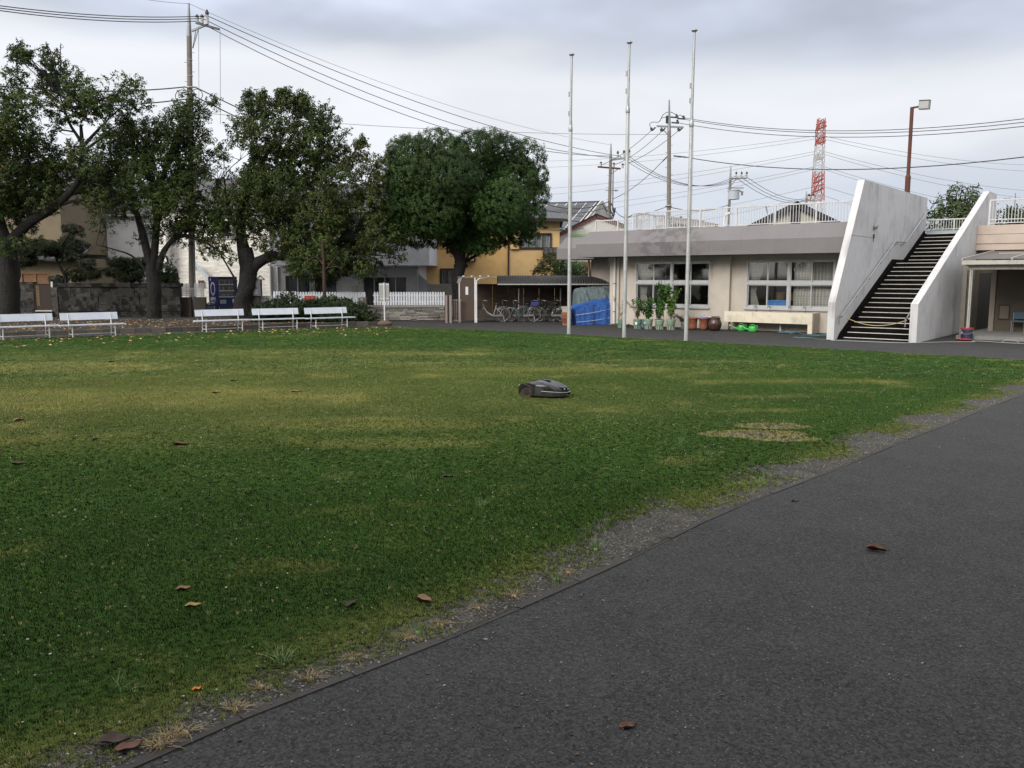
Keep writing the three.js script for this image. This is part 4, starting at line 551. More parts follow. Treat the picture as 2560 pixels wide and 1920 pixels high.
// ---------------------------------------------------------------- bicycle shelter, gate and bicycles
const X = (px, z, py = 760) => D(px, py, z).x, Y = (py, z) => D(1280, py, z).y;
const z1 = (x, y) => [x / 3.456, 400 + y / 3.456], z2 = (x, y) => [480 + x / 3.456, 400 + y / 3.456], z3 = (x, y) => [960 + x / 3.456, 400 + y / 3.456];
const mBrown = wood(.085, .045, .028, .9, { roughness: .6 }), mBrownPanel = mat(.062, .038, .026, .7, { map: rep(tRuns, 1.6) });
{
  const t = loc('bicycle_shelter', 'low bicycle shelter with dark ribbed barrel roof', 'shelter', null, -1.7, 0, -38.1, .03), mR = mat(.022, .021, .022, .65, { map: rep(tRuns, 2) }), L = 8.2, W = 2.1;
  // corrugated barrel: half-waves along x
  const nx = 246, nt = 12, pos = [], at = (i, j) => { const x = 1.05 + i / nx * (L - 1.0), a = Math.PI * (.12 + .76 * j / nt), k = .03 * Math.sin(i / nx * 62 * 6.283), R = 1.18 + k; return [x, 1.72 + (Math.sin(a) - .368) * .62 * (1 + k), -W / 2 - .05 + Math.cos(a) * R]; };
  for (let i = 0; i < nx; i++) for (let j = 0; j < nt; j++) pos.push(...at(i, j), ...at(i + 1, j), ...at(i + 1, j + 1), ...at(i, j), ...at(i + 1, j + 1), ...at(i, j + 1));
  const g = new THREE.BufferGeometry(); g.setAttribute('position', new THREE.Float32BufferAttribute(pos, 3)); g.computeVertexNormals(); part(t, 'roof', mergeVertices(g, 1e-4), mR);
  part(t, 'gutter', B(1.05, L, 1.695, 1.745, .0, .06), mat(.33, .33, .33, .4, { metalness: .3 })); part(t, 'gutter', B(1.05, L, 1.695, 1.745, -2.26, -2.2), M.greyMetal);
  part(t, 'end_roof', [B(-.75, 1.0, 2.03, 2.06, -2.1, .02)], M.greyMetal); for (let k = 0; k < 4; k++) part(t, 'roof_batten', beam([-.5 + k * .38, 2.08, .03], [-.5 + k * .38, 2.10, -2.1], .06, .05), M.white); part(t, 'end_cap', [ext([[-.78, 1.78], [-.62, 1.78], [-.55, 1.98], [-.50, 2.05], [-.72, 1.98]], .9, -.9)], M.greyMetal);
  const pan = part(t, 'side_panel', B(-.64, .0, .12, 2.0, -.05, -.02), mBrownPanel); part(pan, 'panel_joint', [B(-.64, 0, .28, .295, -.0199, -.012), B(-.64, 0, .85, .865, -.0199, -.012)], mBrown);
  part(t, 'post', B(-.70, -.645, 0, 1.95, -.06, 0), M.offwhite); part(t, 'post', B(.005, .06, 0, 2.02, -.06, 0), M.white); part(t, 'downpipe', cyl([.10, 0, .03], [.10, 1.9, .03], .035), M.white);
  part(t, 'bracket', tube([[.05, 1.75, -.03], [.2, 1.95, -.03], [.5, 2.02, -.03], [1.0, 2.02, -.03]], .03, 8), M.white);
  for (const x of [2.05, 4.0, 5.9, 7.8]) part(t, 'post', cyl([x, 0, -1.2], [x, 1.75, -1.2], .04), M.greyMetal); part(t, 'cross_beam', B(1.6, L, 1.52, 1.66, -1.25, -1.15), M.dark);
  for (let k = 0; k < 11; k++) part(t, 'back_panel', B(.1 + k * .74, .83 + k * .74, .1, 1.72, -2.2, -2.18), mBrownPanel); for (const h of [.55, 1.12, 1.62]) part(t, 'back_rail', B(.1, L, h, h + .05, -2.178, -2.15), mBrown); for (const x of [1.9, 3.4, 5.1, 6.9]) part(t, 'back_post', B(x, x + .07, 0, 1.72, -2.177, -2.11), mBrown);
  const n = loc('notice', 'white notice sheet on the brown end panel of the bicycle shelter', 'notice', null, -1.7 - .33, 1.25, -38.09, .03); part(n, 'sheet', B(-.06, .06, 0, .36, .001, .005), M.white);
}
const mChrome = mat(.26, .26, .26, .35, { metalness: .9 });
function bike(label, x, z, ry, col, opt = {}) {
  const t = loc('bicycle', label, 'bicycle', 'bicycles in the shelter', x, 0, z, ry), mf = mat(...col, .35, { metalness: .2 }), R = .315, f = [-.53, R], r = [.53, R];
  for (const [nm, c] of [['front_wheel', f], ['rear_wheel', r]]) { const w = part(t, nm, ring([c[0], c[1], 0], [0, 0, 1], R - .016, .016, 30, 6), M.rubber), sp = []; for (let k = 0; k < 14; k++) { const a = k / 14 * 6.283; sp.push(cyl([c[0], c[1], 0], [c[0] + Math.cos(a) * (R - .03), c[1] + Math.sin(a) * (R - .03), 0], .0016, .0016, 3)); } part(w, 'rim', ring([c[0], c[1], 0], [0, 0, 1], R - .036, .009, 30, 5), mChrome); part(w, 'spokes', sp, mChrome, { kind: 'stuff' }); part(w, 'hub', cyl([c[0], c[1], -.04], [c[0], c[1], .04], .022), mChrome); }
  part(t, 'frame', [tube([[-.36, .74, 0], [-.2, .48, 0], [.05, .33, 0], [.12, .30, 0]], .017, 8, 20), tube([[-.34, .66, 0], [-.15, .40, 0], [.05, .28, 0]], .015, 8, 20), cyl([.10, .28, 0], [.24, .80, 0], .016), cyl([.10, .29, .04], [.53, R, .05], .011), cyl([.10, .29, -.04], [.53, R, -.05], .011), cyl([.21, .66, .03], [.53, R, .05], .009), cyl([.21, .66, -.03], [.53, R, -.05], .009), cyl([-.32, .62, 0], [-.38, .82, 0], .019)], mf);
  part(t, 'fork', [cyl([-.35, .66, .03], [-.53, R, .05], .011), cyl([-.35, .66, -.03], [-.53, R, -.05], .011)], mChrome);
  part(t, 'handlebar', [cyl([-.38, .82, 0], [-.41, .95, 0], .012), tube([[-.2, .96, .27], [-.34, .99, .22], [-.42, .96, .06], [-.42, .96, -.06], [-.34, .99, -.22], [-.2, .96, -.27]], .012, 6, 24)], mChrome); part(t, 'grip', [cyl([-.2, .96, .27], [-.1, .95, .275], .016)], M.black); part(t, 'grip', cyl([-.2, .96, -.27], [-.1, .95, -.275], .016), M.black);
  part(t, 'saddle', new THREE.SphereGeometry(.12, 12, 8).scale(1.1, .35, .75).translate(.27, .84, 0), M.black);
  const fend = (c, a0, a1) => tube(Array.from({ length: 12 }, (_, k) => { const a = mix(a0, a1, k / 11); return [c[0] + Math.cos(a) * (R + .025), c[1] + Math.sin(a) * (R + .025), 0]; }), .018, 6, 24); part(t, 'fender', fend(f, -.1, 2.0).scale(1, 1, 1), mChrome); part(t, 'fender', fend(r, -.35, 2.4), mChrome);
  part(t, 'rack', [B(.36, .72, .70, .715, -.06, .06), cyl([.62, .70, .05], [.53, R, .055], .006), cyl([.62, .70, -.05], [.53, R, -.055], .006)], mChrome); part(t, 'chain_case', beam([.08, .29, .055], [.55, .31, .055], .02, .09), opt.case || mChrome); part(t, 'kickstand', cyl([.56, .28, .06], [.62, .01, .14], .009), mChrome); part(t, 'pedal', [cyl([.1, .28, 0], [.16, .14, .09], .009), B(.12, .2, .13, .15, .09, .17)], M.black);
  if (opt.basket) { const q = []; for (let k = 0; k <= 6; k++) { q.push(B(-.75, -.43, .70 + k * .04, .706 + k * .04, .155, .16), B(-.75, -.43, .70 + k * .04, .706 + k * .04, -.16, -.155), B(-.755, -.75, .70 + k * .04, .706 + k * .04, -.16, .16)); const x = -.75 + k * .053; q.push(B(x, x + .005, .7, .95, .155, .16), B(x, x + .005, .7, .95, -.16, -.155)); } q.push(B(-.75, -.43, .695, .70, -.16, .16)); part(t, 'basket', q, M.dark, { kind: 'stuff' }); }
  if (opt.seat) part(t, 'child_seat', [B(.42, .72, .74, .80, -.14, .14), B(.70, .76, .78, 1.08, -.14, .14), B(.44, .70, .80, .92, .12, .15), B(.44, .70, .80, .92, -.15, -.12)], opt.seat);
}
bike('silver framed bicycle with dark front basket, beside the white shelter post', -.95, -38.6, -.06, [.30, .30, .29], { basket: 1 });
bike('teal bicycle behind the silver one, next to the white shelter post', -.05, -38.85, .12, [.015, .07, .085]);
bike('teal bicycle with a blue child seat', .45, -38.75, -.1, [.015, .06, .08], { seat: mat(.01, .02, .14, .5) });
bike('olive green bicycle in the middle of the shelter', 1.3, -38.9, .15, [.06, .08, .03], { seat: M.black });
bike('dark bicycle with shiny fenders in the shelter', 1.75, -38.8, -.12, [.02, .022, .025]);
bike('grey bicycle with shiny rims, between the dark one and the planters', 2.35, -39.0, .1, [.12, .12, .13], { basket: 1 });
bike('black bicycle half hidden behind the planter stack', 2.95, -38.85, 2.9, [.02, .02, .022]);
bike('dark blue bicycle deep in the shelter behind the others', 1.0, -39.5, 3.0, [.012, .02, .05], { basket: 1 });
{ // folded sliding gate beside the shelter
  const mg = mat(.24, .19, .175, .7, { map: rep(tRuns, .8) }), t = loc('folding_gate', 'pinkish grey folded metal gate beside the bicycle shelter', 'gate', null, -2.86, 0, -37.8, 0);
  part(t, 'post', B(-.12, -.03, 0, 1.24, -.06, .06), mg); part(t, 'post', B(.06, .16, 0, 1.24, -.06, .06), mg); part(t, 'latch', B(-.02, .03, .1, 1.2, -.02, .02), M.dark); for (let k = 0; k < 5; k++) part(t, 'bar', B(.2 + k * .085, .225 + k * .085, .06, 1.05, -.12, -.09), mg); part(t, 'rail', B(.16, .6, 1.0, 1.04, -.13, -.121), mg); part(t, 'rail', B(.16, .6, .08, .12, -.13, -.121), mg);
}
{ const p = G(962, 814), t = loc('sign', 'white sign post seen from behind with grey board, standing on a rock', 'sign', null, p.x, 0, p.z, .1); part(t, 'post', cyl([0, .1, 0], [0, 1.81, 0], .03), M.white); part(t, 'board', B(-.215, .205, 1.02, 1.79, -.045, -.032), mat(.25, .26, .25, .6)); part(t, 'strap', B(-.2, .2, 1.70, 1.735, -.032, -.02), M.white); part(t, 'strap', B(-.2, .2, 1.12, 1.155, -.032, -.02), M.white); part(t, 'rock', new THREE.IcosahedronGeometry(.3, 1).scale(1.1, .5, .8).translate(0, .08, 0), concrete(.10, .075, .05, .5)); }
// ---------------------------------------------------------------- tree bed: soil, edging, litter
const BED = [[-34, -16.3], [-25, -23.6], [-16.9, -29.5], [-12.9, -31.7], [-9.6, -33.9], [-7.4, -35.2], [-5.6, -36.1], [-5.9, -37.6], [-8.5, -39.6], [-13, -41.2], [-40, -41.2]];
struct('planting_bed', sheet(BED, .10), mat(.038, .028, .020, 1, { map: rep(tRough, 1.3), bumpMap: rep(tRough, .6), bumpScale: .03 }));
{
  const t = thing('bed_edging', 'low dark stone edging of the tree bed behind the benches', 'edging', null, -12.9, 0, -30.6), m = [concrete(.075, .068, .06, .6), concrete(.10, .09, .08, .7), concrete(.055, .05, .045, .5)];
  const c = new THREE.CatmullRomCurve3(BED.slice(1, 8).map(p => V(p[0], 0, p[1])), false, 'catmullrom', .3), n = 46; for (let i = 0; i < n; i++) { const a = c.getPointAt(i / n), b = c.getPointAt((i + .97) / n); a.y = b.y = .07; part(t, 'stone', beam(a, b, .16 + rr(-.02, .03), .2 + rr(-.03, .04)), m[(rnd() * 3) | 0]); }
}
{ // leaf litter
  const g = curlLeaf(.10, .05, .2), bed = [], lawn = []; const col = () => { const k = rnd(); return k < .3 ? [.45, .33, .12] : k < .55 ? [.36, .2, .09] : k < .8 ? [.18, .075, .04] : [.09, .05, .03]; };
  for (let i = 0; i < 2600; i++) { const x = rr(-22, -5), z = rr(-39, -27.5); if (!inPoly(x, z, BED)) continue; bed.push([x, .105, z, rr(-.3, .3), rnd() * 6, rr(-.3, .3), rr(.7, 1.3), 1, rr(.7, 1.3), ...col()]); }
  for (let i = 0; i < 420; i++) { const t = rnd(), x = mix(-17.5, -4.5, t), z0 = x < -6.4 ? mix(-27.7, -34.3, (x + 16.66) / 10.2) : -34.2, d = Math.pow(rnd(), 2.2) * 5; const z = z0 + d; if (!inPoly(x, z, LAWN)) continue; lawn.push([x, .03, z, rr(-.3, .3), rnd() * 6, rr(-.3, .3), rr(.8, 1.5), 1, rr(.8, 1.4), ...col()]); }
  const m = mat(1, 1, 1, .8); scene.add(tag(instanced(g, m, bed, 'leaf_litter'), 'brown and yellow leaf litter on the soil under the cherry trees', 'leaf litter', null, 'stuff')); scene.add(tag(instanced(g, m, lawn, 'leaf_litter_001'), 'scattered yellow leaves on the lawn before the benches', 'leaf litter', null, 'stuff'));
}
// ---------------------------------------------------------------- block wall, wicket gate and house on the left
const tBlot = tex(512, (x, y) => { const a = fbm(x * 6, y * 6, 5, 951, 6), b = fbm(x * 30, y * 30, 3, 961, 30); return .82 - .55 * sst(.42, .62, a) + .35 * (b - .5) + .2 * sst(.62, .75, fbm(x * 9, y * 5, 4, 971, 0)); });
const mBlk = [0, 1, 2, 3].map(i => mat(.045 + i * .015, .044 + i * .0145, .041 + i * .013, .95, { map: rep(tBlot, 1.5 + i * .4), bumpMap: rep(tRough, .3), bumpScale: .02 })), ZW = 41.7;
{
  const t = thing('block_wall', 'mossy dark grey stone block wall behind the cherry trees', 'wall', null, X(300, ZW), 0, -ZW), cols = [.37, .68, 1.07, 1.56], xa = X(147, ZW), xb = X(450, ZW);
  part(t, 'footing', B(xa, xb, 0, .35, -ZW - .35, -ZW - .04), mBlk[0]); part(t, 'core', B(xa + .03, xb - .03, .35, 1.56, -ZW - .33, -ZW - .09), mBlk[1]);
  for (let r = 0; r < 3; r++) { let x = xa, k = 0; while (x < xb - .1) { let w = k === 0 && r < 3 ? .6 + .25 * (r % 2) : 1.08 * rr(.9, 1.1); if (xb - x - w < .4) w = xb - x; part(t, 'block', B(x + .009, x + w - .009, cols[r] + .008, cols[r + 1] - .008, -ZW - .3, -ZW - rr(0, .035)), mBlk[(rnd() * 4) | 0]); x += w; k++; } }
  for (let x = xa - .05; x < xb; x += 1.35) part(t, 'coping', B(x + .005, Math.min(x + 1.34, xb + .05), 1.565, 1.75, -ZW - .4, -ZW + .06), mBlk[(rnd() * 2) | 0]);
  const g = thing('gate_pillar', 'narrow stone gate pillar with white name plate beside the wicket gate', 'pillar', null, X(138, ZW), 0, -ZW), q0 = X(129.5, ZW), q1 = X(145, ZW); for (let r = 0; r < 5; r++) part(g, 'block', B(q0, q1, r * .38 + .005, r * .38 + .37, -ZW - .34, -ZW + rr(-.01, .01)), mBlk[(rnd() * 4) | 0]); part(g, 'name_plate', B(q0 + .03, q0 + .12, 1.55, 1.82, -ZW + .011, -ZW + .03), mat(.5, .5, .48, .6)); part(g, 'cap', B(q0 - .04, q1 + .02, 1.905, 1.98, -ZW - .38, -ZW + .05), mBlk[0]);
  const l = thing('block_wall', 'short stone block wall between the leftmost cherry trunk and the wicket gate', 'wall', null, X(60, ZW), 0, -ZW), c0 = X(-40, ZW), c1 = X(86, ZW); for (let r = 0; r < 4; r++) for (let k = 0; k < 3; k++) part(l, 'block', B(mix(c0, c1, k / 3) + .008, mix(c0, c1, (k + 1) / 3) - .008, .1 + r * .40 + .006, .1 + r * .40 + .394, -ZW - .3, -ZW - rr(0, .03)), mBlk[(rnd() * 4) | 0]); part(l, 'coping', B(c0, c1, 1.71, 1.80, -ZW - .35, -ZW + .04), mBlk[0]);
  const w = thing('wicket_gate', 'dark brown wicket gate with a brass lattice strip', 'gate', null, X(108, ZW), .3, -ZW), a = X(87, ZW), b = X(129, ZW); part(w, 'leaf', B(a + .02, b - .02, .42, 1.68, -ZW - .1, -ZW - .06), wood(.035, .018, .012)); part(w, 'frame', [B(a, b, 1.68, 1.72, -ZW - .12, -ZW - .04), B(a, a + .03, .42, 1.68, -ZW - .12, -ZW - .04), B(b - .03, b, .42, 1.68, -ZW - .12, -ZW - .04)], wood(.03, .016, .011)); const la = []; for (let k = 0; k < 11; k++) { const y = .62 + k * .09; la.push(beam([a + .08, y, -ZW - .05], [a + .24, y + .12, -ZW - .05], .012), beam([a + .24, y, -ZW - .045], [a + .08, y + .12, -ZW - .045], .012)); } part(w, 'lattice', la, mat(.30, .20, .09, .5)); part(w, 'threshold', B(a, b, .36, .415, -ZW - .2, -ZW), M.offwhite); part(w, 'step', B(a - .1, b + .1, 0, .355, -ZW - .5, -ZW + .1), mBlk[1]);
}
const tTile = tex(256, (x, y) => .55 + .4 * Math.abs(Math.sin(x * Math.PI * 8)) * (.7 + .3 * Math.sin(y * Math.PI * 16)) + .15 * (fbm(x * 20, y * 20, 2, 801, 20) - .5));
const mTile = mat(.075, .075, .08, .6, { map: rep(tTile, 2.2), bumpMap: rep(tTile, 2.2), bumpScale: .03 });
function windowPart(parent, x0, x1, y0, y1, z, mf, o = {}) {                         // window in a wall facing +z: frame, sashes, panes, and the room or curtain behind
  const n = o.n || 2, f = o.f || .05, w = part(parent, 'window', [B(x0, x1, y1 - f, y1, z - .06, z + .05), B(x0, x1, y0, y0 + f, z - .06, z + .06), B(x0, x0 + f, y0 + f, y1 - f, z - .06, z + .05), B(x1 - f, x1, y0 + f, y1 - f, z - .06, z + .05)], mf);
  const a = x0 + f, b = x1 - f; for (let k = 1; k < n; k++) part(w, 'mullion', B(mix(a, b, k / n) - .025, mix(a, b, k / n) + .025, y0 + f, y1 - f, z - .02, z + .03), mf);
  for (let k = 0; k < n; k++) part(w, 'pane', B(mix(a, b, k / n) + (k ? .026 : .001), mix(a, b, (k + 1) / n) - (k < n - 1 ? .026 : .001), y0 + f, y1 - f, z - .004, z + .004), M.glass);
  part(w, 'curtain', [0].map(() => { const g = new THREE.PlaneGeometry(b - a, y1 - y0 - 2 * f, 60, 1), p = g.attributes.position; for (let i = 0; i < p.count; i++) p.setZ(i, .03 * Math.sin(p.getX(i) * 38)); g.computeVertexNormals(); return g.translate((a + b) / 2, (y0 + y1) / 2, z - .12); }), o.curt || mat(.05, .05, .05, .9));
  part(w, 'reveal', [B(x0 - .01, x1 + .01, y0 - .01, y1 + .01, z - .24, z - .2)], mat(.3, .29, .27, .9)); return w;
}
const holeWall = (x0, x1, y0, y1, zf, th, holes) => { const xs = [x0, ...holes.flatMap(h => [h[0], h[1]]), x1], out = []; for (let i = 0; i < xs.length - 1; i++) { if (xs[i + 1] - xs[i] < .002) continue; if (i % 2) { const h = holes[(i - 1) / 2]; if (h[2] > y0 + .01) out.push(B(xs[i], xs[i + 1], y0, h[2], zf - th, zf)); if (h[3] < y1 - .01) out.push(B(xs[i], xs[i + 1], h[3], y1, zf - th, zf)); } else out.push(B(xs[i], xs[i + 1], y0, y1, zf - th, zf)); } return out; };
{ // traditional house behind the wicket gate
  const Z = 48, t = thing('house', 'beige house with tiled pent roof and wooden sliding door behind the wicket gate', 'house', null, X(80, Z), 0, -Z), x0 = X(-160, Z), x1 = X(205, Z), mw = plaster(.22, .18, .12), d0 = X(58, Z), d1 = X(128, Z);
  part(t, 'wall', [...holeWall(x0, x1, 0, 3.1, -Z, .25, [[d0, d1, 0, 2.3]]), B(x0, x0 + .25, 0, 3.1, -Z - 6, -Z - .251), B(x1 - .25, x1, 0, 3.1, -Z - 6, -Z - .251)], mw); part(t, 'upper_wall', B(x0 + .8, x1 - 1.2, 3.4, 6.9, -Z - 6, -Z - .6), mw);
  part(t, 'pent_roof', [ext([[0, 0], [1.5, .65], [1.5, .75], [0, .12]], x1 - x0 + 1).rotateY(Math.PI / 2).translate(x0 - .5, 3.0, -Z + .9)], mTile); part(t, 'fascia', B(x0 - .5, x1 + .5, 2.92, 2.998, -Z + .8, -Z + .86), M.dark);
  part(t, 'roof', [quad([x0, 6.8, -Z + .3], [x1 - .4, 6.8, -Z + .3], [x1 - .4, 8.8, -Z - 3.3], [x0, 8.8, -Z - 3.3]), quad([x0, 8.8, -Z - 3.3], [x1 - .4, 8.8, -Z - 3.3], [x1 - .4, 6.8, -Z - 7], [x0, 6.8, -Z - 7])], mTile);
  const dr = part(t, 'door', [B(d0, d1, 2.22, 2.3, -Z - .12, -Z + .02), B(d0, d0 + .07, 0, 2.22, -Z - .12, -Z + .02), B(d1 - .07, d1, 0, 2.22, -Z - .12, -Z + .02), B((d0 + d1) / 2 - .05, (d0 + d1) / 2 + .05, 0, 2.22, -Z - .1, -Z)], wood(.30, .15, .06)); part(dr, 'door_leaf', B(d0 + .07, (d0 + d1) / 2 - .05, 0, 2.22, -Z - .08, -Z - .04), wood(.24, .12, .055)); part(dr, 'door_leaf', B((d0 + d1) / 2 + .05, d1 - .07, 0, 2.22, -Z - .08, -Z - .04), wood(.24, .12, .055));
  windowPart(t, X(10, Z), X(40, Z), 1.0, 2.2, -Z + .03, M.dark);
}
// ---------------------------------------------------------------- white houses
{
  const Z = 54, t = thing('house', 'plain white rendered house with grey slate roof behind the middle cherry tree', 'house', null, X(290, Z), 0, -Z), x0 = X(196, Z), x1 = X(424, Z), mw = plaster(.82, .83, .88);
  part(t, 'wall', [...holeWall(x0, x1, 0, 6.1, -Z, .25, [[X(372, Z), X(404, Z), 4.2, 5.3]]), B(x0, x0 + .25, 0, 6.1, -Z - 7, -Z - .251), B(x1 - .25, x1, 0, 6.1, -Z - 7, -Z - .251)], mw); windowPart(t, X(372, Z), X(404, Z), 4.2, 5.3, -Z + .02, M.alu, { curt: mat(.25, .33, .42, .9) });
  const ym = 8.4, xm = X(205, Z), mS = mat(.10, .105, .12, .7, { map: rep(tTile, 1.4) }); part(t, 'roof', [quad([x0 - .4, 5.95, -Z + .4], [x1 + .4, 5.95, -Z + .4], [x1 + .4, ym, -Z - 3.5], [x0 - .4, ym, -Z - 3.5]), quad([x0 - .4, ym, -Z - 3.5], [x1 + .4, ym, -Z - 3.5], [x1 + .4, 5.95, -Z - 7.4], [x0 - .4, 5.95, -Z - 7.4])], mS); part(t, 'eave_board', B(x0 - .4, x1 + .4, 5.82, 5.94, -Z + .34, -Z + .4), M.offwhite); part(t, 'gable', [ext([[0, 0], [7, 0], [3.5, 2.3]], .2).rotateY(Math.PI / 2).translate(x0 + .02, 6.1, -Z), ext([[0, 0], [7, 0], [3.5, 2.3]], .2).rotateY(Math.PI / 2).translate(x1 - .22, 6.1, -Z)], mw);
  for (const px of [271, 276]) part(t, 'cable', cyl([X(px, Z), 1, -Z + .03], [X(px, Z), 6, -Z + .03], .02, .02, 6), M.galv);
}
const tCladding = tex(512, (x, y) => { const r = y * 32, row = Math.floor(r), f = r - row, c = x * 8 + (row % 2) * .5, g = c - Math.floor(c); const mort = f < .16 || g < .03; return (mort ? .76 : .93) + .12 * (hs(Math.floor(c), row, 7) - .5) + .06 * (fbm(x * 30, y * 30, 2, 811, 30) - .5); });
{
  const Z = 51, t = thing('house', 'white house clad in thin brick behind the vending machine', 'house', null, X(550, Z), 0, -Z), x0 = X(417, Z), x1 = X(679, Z), mw = mat(.86, .84, .79, .85, { map: rep(tCladding, 2.4, 2.4), bumpMap: rep(tCladding, 2.4, 2.4), bumpScale: .01 }), d0 = X(431, Z), d1 = X(450, Z);
  part(t, 'wall', [...holeWall(x0, x1, 0, 6.3, -Z, .25, [[d0, d1, .3, 2.3], [X(560, Z), X(612, Z), 4.3, 5.4]]), B(x0, x0 + .25, 0, 6.3, -Z - 8, -Z - .251), B(x1 - .25, x1, 0, 6.3, -Z - 8, -Z - .251)], mw); windowPart(t, X(560, Z), X(612, Z), 4.3, 5.4, -Z + .02, M.alu, { curt: mat(.3, .3, .3, .9) });
  part(t, 'door', [B(d0 + .02, d1 - .02, .3, 2.28, -Z - .12, -Z - .06)], wood(.05, .03, .03)); part(t, 'porch_wall', B(X(405, Z - .4), X(428, Z - .4), 2.35, 5.5, -Z + .01, -Z + .7), mw);
  part(t, 'roof', [quad([x0 - .4, 6.15, -Z + .5], [x1 + .3, 6.15, -Z + .5], [x1 + .3, 8.3, -Z - 4], [x0 - .4, 8.3, -Z - 4]), quad([x0 - .4, 8.3, -Z - 4], [x1 + .3, 8.3, -Z - 4], [x1 + .3, 6.15, -Z - 8.4], [x0 - .4, 6.15, -Z - 8.4])], mat(.11, .11, .12, .7, { map: rep(tTile, 1.4) })); part(t, 'eave_board', B(x0 - .4, x1 + .3, 6.02, 6.14, -Z + .44, -Z + .5), M.offwhite);
  const st = part(t, 'stair_rail', [beam([X(498, Z), 2.9, -Z + .5], [X(531, Z), 2.0, -Z + .5], .05, .16), beam([X(498, Z), 2.5, -Z + .5], [X(498, Z), 2.9, -Z + .5], .04)], mat(.42, .50, .58, .5)); part(st, 'stair_side', ext([[X(498, Z), 0], [X(545, Z), 0], [X(545, Z), 1.55], [X(531, Z), 2.0], [X(498, Z), 2.85]], .1, -Z + .3), mw);
  part(t, 'wall_box', B(X(506.5, Z), X(518, Z), 1.45, 1.85, -Z + .41, -Z + .55), wood(.15, .08, .05));
}
{ // house with board siding, jettied upper storey
  const Z = 47.6, t = thing('house', 'white timber house with jettied upper storey behind the picket fence', 'house', null, X(880, Z), 0, -Z), x0 = X(680, Z), x1 = X(1048, Z), mS = paint(.80, .81, .84, .6), mU = paint(.76, .79, .87, .6), Zu = 46.6, u0 = X(690, Zu), u1 = X(1074.5, Zu);
  const H = [[X(714, Z), X(778, Z), 1.05, 2.17], [X(786, Z), X(845, Z), 1.05, 2.17], [X(908, Z), X(1018.5, Z), .35, 2.07]];
  part(t, 'wall', [...holeWall(x0, x1, 0, 2.75, -Z - .03, .22, H), B(x1 - .22, x1, 0, 2.75, -Z - 8, -Z - .251), B(x0, x0 + .22, 0, 2.75, -Z - 8, -Z - .251)], mS);
  for (let r = 0; r < 13; r++) { const y0 = .12 + r * .203, y1 = y0 + .199; const xs = [x0, ...H.filter(h => h[2] < y1 && h[3] > y0).flatMap(h => [h[0], h[1]]), x1]; for (let i = 0; i < xs.length; i += 2) if (xs[i + 1] - xs[i] > .02) { const g = B(xs[i], xs[i + 1], y0, y1, -Z - .029, -Z - .005), p = g.attributes.position; for (let k = 0; k < p.count; k++) if (p.getZ(k) > -Z - .01 && p.getY(k) < y0 + .05) p.setZ(k, -Z + .009); part(t, 'board', g, mS); } }
  const navy = mat(.030, .038, .065, .9), grey = mat(.06, .07, .075, .9); windowPart(t, ...H[0], -Z + .01, M.white, { curt: navy }); windowPart(t, ...H[1], -Z + .01, M.white, { curt: navy }); windowPart(t, ...H[2], -Z + .01, M.white, { n: 4, curt: grey });
  part(t, 'upper_wall', [...holeWall(u0, u1, 2.70, 5.75, -Zu, .2, [[X(898, Zu), X(934, Zu), 4.45, 5.4]]), B(u1 - .2, u1, 2.7, 5.75, -Zu - 8, -Zu - .201)], mU); windowPart(t, X(898, Zu), X(934, Zu), 4.45, 5.4, -Zu + .02, M.white, { curt: mat(.08, .12, .2, .9) }); part(t, 'upper_floor', B(u0, u1 - .201, 2.70, 2.84, -Zu - 8, -Zu - .201), mU); part(t, 'edge_gutter', B(u0, u1 + .02, 2.64, 2.695, -Zu - .3, -Zu + .06), mat(.30, .31, .35, .5));
  for (let r = 1; r < 12; r++) part(t, 'siding_joint', B(u0, u1, 2.72 + r * .25, 2.73 + r * .25, -Zu + .0005, -Zu + .004), mU);
  part(t, 'roof', [quad([u0 - .4, 5.65, -Zu + .5], [u1 + .3, 5.65, -Zu + .5], [u1 + .3, 7.5, -Zu - 4], [u0 - .4, 7.5, -Zu - 4]), quad([u0 - .4, 7.5, -Zu - 4], [u1 + .3, 7.5, -Zu - 4], [u1 + .3, 5.65, -Zu - 8.5], [u0 - .4, 5.65, -Zu - 8.5])], mTile); part(t, 'eave_board', B(u0 - .4, u1 + .3, 5.53, 5.64, -Zu + .44, -Zu + .5), M.offwhite);
  part(t, 'downpipe', tube([[X(1046, Z), 2.62, -Z + .6], [X(1044, Z), 2.5, -Z + .12], [X(1044, Z), 2.2, -Z + .07], [X(1044, Z), .1, -Z + .07]], .045, 8, 30), M.white); part(t, 'downpipe', cyl([X(698, Z), 0, -Z + .08], [X(698, Z), 2.65, -Z + .08], .05), M.white); part(t, 'corner_pipe', cyl([X(680.5, Z), 0, -Z + .09], [X(680.5, Z), 2.7, -Z + .09], .06), M.white);
  part(t, 'lean_to', [ext([[0, 0], [1.5, 0], [1.5, .2], [0, 1.45]], .1).translate(X(1049, Z), .75, -Z + .1)], mat(.28, .30, .34, .6)); part(t, 'meter_box', B(X(880, Z), X(893, Z), 1.15, 1.55, -Z + .01, -Z + .16), M.offwhite);
}
